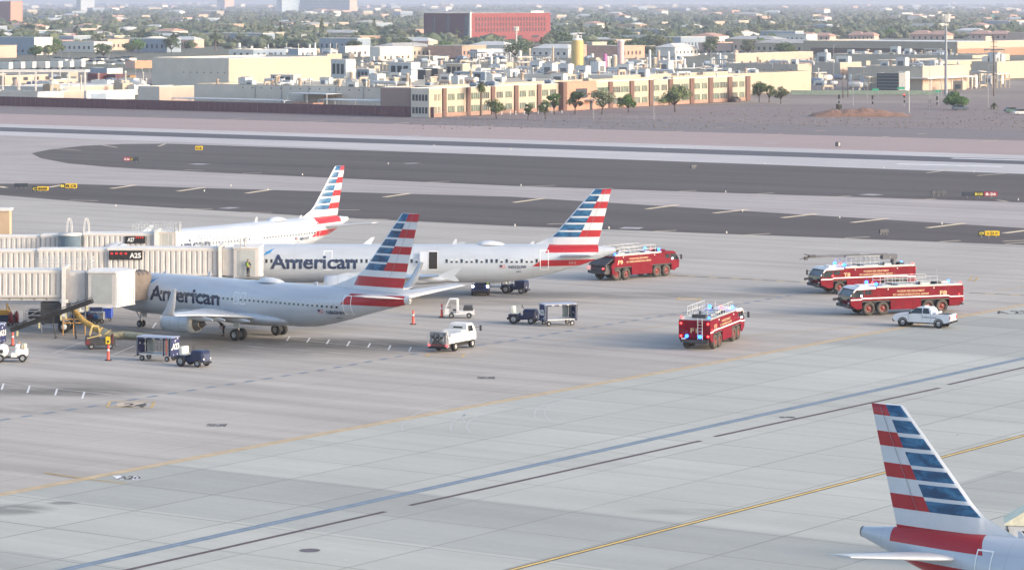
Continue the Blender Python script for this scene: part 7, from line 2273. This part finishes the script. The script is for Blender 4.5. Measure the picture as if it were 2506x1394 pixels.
afsign('black, yellow and red airfield sign reading B10 8-26', 2397, 484, 88, 12, [(.34, SBK, '', LET), (.28, SB, 'B10', TY), (.38, SR, '8-26', LET)])
afsign('small tilted dark airfield sign by the lower shoulder', 2163, 575, 26, 12, [(1, SBK, '', LET)], R(25))
afsign('yellow airfield sign reading C9 with arrows at right', 2420, 581, 52, 13, [(.3, SB, 'C9', TY), (.7, SY, '< D >', SB)])
p = P(2051, 361)
t = thing('distance_marker', 'small upright white and black marker beyond the runway', 'marker', tuple(p))
b = MB(); b.use(SBK); b.bx(-.6, .6, -.1, .1, .2, 1.2, .02); b.build('panel', t); b = MB(); b.use(WHITES); b.bx(.05, .5, -.13, -.1, .3, 1.1); b.build('white_face', t)
me = None
for i, (px, py) in enumerate(((655, 465), (565, 456), (950, 402), (1062, 357), (1250, 366), (1275, 455), (1817, 518), (1776, 471), (1490, 560), (1778, 571), (1872, 402), (2163, 412), (2383, 422), (2055, 534), (2492, 490), (500, 469), (283, 505), (810, 520), (2305, 549), (1260, 553), (740, 429), (1625, 363))):
    p = P(px, py)
    if me is None: b = MB(); b.use(WHITES); b.lathe([(.13, 0), (.13, .3), (.09, .42), (.001, .48)], n=8); o = b.build('edge_light'); me = o.data
    else: o = link(bpy.data.objects.new('edge_light', me))
    o.location = p; o.scale = (.7, .7, .7); tag(o, 'tiny white edge light beside the taxiways and runway', 'edge light', 'airfield edge lights')

# ---- trees
def leafmat(name, c):
    m, nt, b = nodes_of(name)
    g = coords(nt)
    lo = tuple(k * .62 for k in c); hi = tuple(k * 1.45 for k in c)
    cc = ramp(nt, noise(nt, g, .55, 4, .7), [(.32, lo), (.68, hi)])
    nt.links.new(cc, b.inputs['Base Color']); b.inputs['Roughness'].default_value = .75
    b.inputs['Specular IOR Level'].default_value = .2
    return m
LEAF = [leafmat('foliage_mesquite', (.13, .165, .075)), leafmat('foliage_dark_green', (.075, .11, .05)), leafmat('foliage_grey_green', (.15, .17, .10)), leafmat('foliage_palm', (.085, .11, .04)), leafmat('foliage_bright', (.085, .16, .05))]
BARK = mat('bark', (.07, .05, .04), .9, var=.2)
PBARK = mat('palm_bark', (.16, .12, .09), .9, var=.2)
def leaves(mb, rg, c, r, n, s):
    for _ in range(n):
        while True:
            d = Vector((rg.uniform(-1, 1), rg.uniform(-1, 1), rg.uniform(-1, 1)))
            if .25 < d.length < 1: break
        d = d.normalized() * (d.length ** .5)
        p = Vector(c) + Vector((d.x * r[0], d.y * r[1], d.z * r[2]))
        a = Vector((rg.uniform(-1, 1), rg.uniform(-1, 1), rg.uniform(-.6, .6))).normalized() * s * rg.uniform(.6, 1.3)
        b = Vector((rg.uniform(-1, 1), rg.uniform(-1, 1), rg.uniform(-1, .4))).normalized() * s * rg.uniform(.5, 1.1)
        mb.add([p - a - b * .3, p + b, p + a - b * .4], [(0, 1, 2)])
def tree(label, loc, w, h, leaf=0, seed=1, name='tree', group=None, n=1500, trunk_h=.38, s=.28, core=True):
    """w, h metres: trunk with limbs, crown of leaf clumps with gaps"""
    rg = random.Random(seed)
    t = thing(name, label, 'tree', loc, 0, group)
    b = MB(); b.use(BARK)
    th = h * trunk_h; lean = rg.uniform(-.3, .3)
    b.tube((0, 0, 0), (lean, 0, th * .7), .05 * h * .55, .04 * h * .5, 8)
    cl = []
    k = 11
    for i in range(k):
        a = 2 * PI * i / k + rg.uniform(-.5, .5); q = rg.uniform(.3, .82)
        e = Vector((lean + math.cos(a) * w * .5 * q, math.sin(a) * w * .5 * q, h * rg.uniform(.42, .84)))
        mid = Vector((lean + math.cos(a) * w * .18, math.sin(a) * w * .18, th + (e.z - th) * .45))
        b.tube((lean, 0, th * .65), mid, .022 * h, .015 * h, 6); b.tube(mid, e, .014 * h, .005 * h, 5)
        cl.append(e)
    cl.append(Vector((lean, 0, h * .84)))
    b.build('trunk', t)
    b = MB(); b.use(LEAF[leaf])
    for e in cl:
        r = w * rg.uniform(.13, .24)
        rr = (r, r, min(r * .8, h - e.z + .1) if h - e.z > .4 else r * .7)
        leaves(b, rg, e, rr, n // len(cl), s)
        if core:
            blob(b, e, tuple(q * .45 for q in rr), rg.random(), ICO2, .4)
    b.build('crown', t, fix=False)
    return t
def ttree(label, px, py, wpx, ptop, leaf, seed, **k):
    p = P(px, py); s = py / H
    return tree(label, tuple(p), wpx / s, (py - ptop) / s, leaf, seed, **k)
ttree('small round mesquite tree just right of the tall palm', 1215, 291, 50, 243, 0, 1)
ttree('thin young tree second right of the palm', 1291, 292, 26, 252, 0, 2, n=700)
ttree('young tree in front of the office building left of the entrance', 1335, 292, 32, 242, 0, 3, n=900)
ttree('taller green tree behind the young tree near the entrance', 1357, 280, 36, 226, 4, 4, n=1100)
ttree('dark green tree in front of the brick entrance', 1407, 280, 46, 220, 1, 5)
ttree('broad grey-green mesquite right of the entrance', 1473, 281, 66, 215, 2, 6)
ttree('compact green tree between two broad mesquites', 1538, 276, 46, 228, 4, 7)
ttree('largest broad mesquite tree before the office building', 1652, 274, 86, 208, 0, 8, n=2400)
ttree('dark tree just past the right end of the office building', 1858, 250, 44, 198, 1, 9)
ttree('middle tree of three past the office building', 1882, 251, 36, 206, 0, 10, n=1000)
ttree('right tree of three past the office building', 1911, 254, 36, 210, 2, 11, n=1000)
p = P(2338, 268)
tree('dense wind-combed bright green shrub at right', tuple(p), 7.2, 5.2, 4, 12, 'shrub', None, 2600, .12, .3)
def palm(label, px, py, ptop, tuft, name='palm_tree', group=None, fr=26, dead=True):
    p = P(px, py); s = py / H; h = (py - ptop) / s; r = tuft / s
    rg = random.Random(int(px))
    t = thing(name, label, 'palm tree', tuple(p), 0, group)
    b = MB(); b.use(PBARK); b.tube((0, 0, 0), (.1, 0, h - r), r * .16 + .08, r * .12 + .06, 8); b.build('trunk', t)
    b = MB(); b.use(LEAF[3])
    c = Vector((.1, 0, h - r * 1.05))
    for i in range(fr):
        a = 2 * PI * i / fr * 2.4 + rg.uniform(-.2, .2); el = rg.uniform(-.7, 1.35)
        d = Vector((math.cos(a) * math.cos(el), math.sin(a) * math.cos(el), math.sin(el)))
        q = d.cross(Vector((0, 0, 1))).normalized() if abs(d.z) < .98 else Vector((1, 0, 0))
        prev = c
        for k in range(4):
            u = (k + 1) / 4
            e = c + d * r * 1.15 * u - Vector((0, 0, .55 * r * u * u))
            wd = r * (.16 if k < 3 else .03)
            b.add([prev - q * r * .13, prev + q * r * .13, e + q * wd, e - q * wd], [(0, 1, 2, 3)])
            prev = e
    if dead:
        for i in range(14):
            a = 2 * PI * i / 14; b.add([c + Vector((0, 0, -r * .1)), c + Vector((math.cos(a) * r * .5, math.sin(a) * r * .5, -r * .9)), c + Vector((math.cos(a + .4) * r * .4, math.sin(a + .4) * r * .4, -r * 1.3))], [(0, 1, 2)])
    b.build('crown', t, fix=False)
    return t
palm('tall fan palm standing before the office building', 1177, 284, 190, 16, fr=60)
palm('short palm near the right edge beside the dark gravel', 2432, 268, 245, 12, dead=False)

# far houses: individuals, then trees
rg = random.Random(99)
walls = [WHITES, PINKS, PEACH, TAN, BLUEM, CREAM, WHITES, ROOFP]
roofs = [ROOFW, ROOFP, ROOFT, ROOFG, ROOFW]
def house_proto(i):
    t = thing('distant_house', 'pale low house or store among the far city trees', 'house', (0, 0, -50), -A, 'low buildings scattered through the far city')
    w, d, h = rg.uniform(14, 40), rg.uniform(10, 24), rg.uniform(4.5, 8.5)
    b = MB(); b.use(walls[i % 8]); b.bx(-w / 2, w / 2, 0, d, 0, h)
    for k in range(int(w / 4)): b.use(WDARK); b.box((-w / 2 + 2 + k * 4, -.05, h * .45), (1.4, .1, h * .3))
    b.build('wall', t, fix=False)
    b = MB(); b.use(roofs[i % 5])
    if i % 3 == 0: b.add([(-w / 2 - .5, -.5, h), (w / 2 + .5, -.5, h), (w / 2 + .5, d + .5, h), (-w / 2 - .5, d + .5, h), (-w * .3, d / 2, h + 2.2), (w * .3, d / 2, h + 2.2)], [(0, 1, 5, 4), (1, 2, 5), (2, 3, 4, 5), (3, 0, 4)])
    else: b.bx(-w / 2 - .2, w / 2 + .2, -.2, d + .2, h, h + .35)
    b.build('roof', t, fix=False)
    return t
hp = [house_proto(i) for i in range(10)]
nh = 0
busy = [(1030, 1355, 28, 112), (360, 845, 130, 210), (1940, 2506, 95, 200)]
def clear(px, py): return not any(a < px < b and c < py < d for a, b, c, d in busy)
for i in range(270):
    while True:
        py = 9 + 135 * rg.random() ** 1.5; px = rg.uniform(-60, 2570)
        if clear(px, py): break
    p = P(px, py)
    s = 1.0 if py > 60 else 1.0 + (60 - py) / 60 * .9
    if i < 10: o = hp[i]; o.location = p; o.scale = (s, s, s)
    else: dup(hp[rg.randrange(10)], p, -A + rg.choice((0, PI / 2)), scale=(s, s, s))
# individual trees in the nearer streets
tp = []
for i in range(7):
    tp.append(tree('bushy tree in the streets beyond the factory', (0, 0, -60), (9, 11, 8, 12, 10, 7, 9)[i], (7.5, 8.5, 8, 9, 6.5, 7, 10)[i], (0, 1, 2, 1, 0, 4, 2)[i], 40 + i, 'tree', 'street trees in the nearer city', 420, .3, .75))
spots = []
for i in range(1500):
    if len(spots) >= 250: break
    py = rg.uniform(62, 172); px = rg.uniform(-40, 2560)
    ok = clear(px, py)
    if py > 146 and px > 345: ok = False
    if 700 < px < 1250 and py > 112: ok = ok and rg.random() < .25
    if 1350 < px < 1950 and py > 140: ok = False
    if px > 1950 and py > 104: ok = False
    if px < 350 and 150 < py: ok = ok and px > 230 and rg.random() < .3
    if ok: spots.append((px, py))
for i, (px, py) in enumerate(spots):
    p = P(px, py); s = rg.uniform(.75, 1.25)
    if i < 7: o = tp[i]; o.location = p; o.scale = (s, s, s)
    else: dup(tp[rg.randrange(7)], p, rg.uniform(0, 6), scale=(s * rg.uniform(.9, 1.3), s, s * rg.uniform(.85, 1.1)))
pp_ = palm('slender palm rising among the far city trees', 870, 112, 76, 9, group='palms rising among the city trees', fr=20)
for i in range(46):
    px, py = rg.uniform(0, 2500), rg.uniform(40, 128)
    if not clear(px, py): continue
    q = P(px, py); s = rg.uniform(.8, 1.5)
    dup(pp_, tuple(q), rg.uniform(0, 6), scale=(s, s, s * rg.uniform(.9, 1.4)))
# the wooded far city: one mass of crowns
mb = MB(); mb.sm = []
cm = [leafmat('far_crowns_a', (.07, .095, .055)), leafmat('far_crowns_b', (.10, .12, .07)), leafmat('far_crowns_c', (.11, .12, .075)), leafmat('far_crowns_d', (.05, .072, .045))]
for m_ in cm: mb.use(m_)
rg = random.Random(1234)
n = 0
vs0, fs0 = ICO2
while n < 14000:
    py = 8 + 112 * rg.random() ** 1.25
    px = rg.uniform(-250, 2760)
    if not clear(px, py): continue
    if px > 1700 and py > 104: continue
    if 0.5 + .5 * math.sin(px * .013 + py * .3) * math.sin(py * .21 + px * .004) < rg.random() * .55: continue
    p = P(px, py)
    far = max(1.0, p.y / 4000.0)
    r = rg.uniform(1.8, 4.6) * (far ** .85)
    hgt = rg.uniform(1.5, 3.6)
    if rg.random() < .12: r *= 1.7; hgt *= 1.45
    mb.cur = rg.randrange(4)
    jit = .34
    o_ = len(mb.v)
    for v in vs0:
        k = 1 + rg.uniform(-jit, jit)
        mb.v.append((p.x + v.x * r * k, p.y + v.y * r * k, hgt * .95 + v.z * hgt * k))
    for f in fs0:
        mb.f.append([q + o_ for q in f]); mb.mi.append(mb.cur); mb.sm.append(False)
    n += 1
o = mb.build('distant_tree_cover', fix=False)
tag(o, 'grey-green mass of trees covering the far city to the horizon', 'tree cover', kind='stuff')
# low scrub and stones on the gravel field
mb = MB(); mb.use(leafmat('dry_scrub', (.19, .16, .125)))
for i in range(900):
    py = rg.uniform(268, 316); px = rg.uniform(1000, 2560)
    if py < 292 and px < 1700: continue
    p = P(px, py); r = rg.uniform(.08, .26)
    blob(mb, (p.x, p.y, r * .4), (r, r, r * .7), rg.random(), ICO1, .35)
o = mb.build('desert_scrub', fix=False)
tag(o, 'tiny dry scrub tufts dotting the dark gravel', 'scrub', kind='stuff')
# ------------------------------------------------------------------ air
hz = bpy.data.materials.new('haze')
hz.use_nodes = True
nt = hz.node_tree; nt.nodes.clear()
out = nt.nodes.new('ShaderNodeOutputMaterial')
pv = nt.nodes.new('ShaderNodeVolumePrincipled')
pv.inputs['Color'].default_value = (.76, .82, 1.0, 1)
pv.inputs['Density'].default_value = 0.00010
pv.inputs['Anisotropy'].default_value = 0.2
nt.links.new(pv.outputs[0], out.inputs['Volume'])
m = MB(); m.bx(-9100, 9100, -700, 30200, -1.2, 110)
o = m.build('haze', fix=False)
o.data.materials.clear(); o.data.materials.append(hz)
tag(o, kind='stuff')
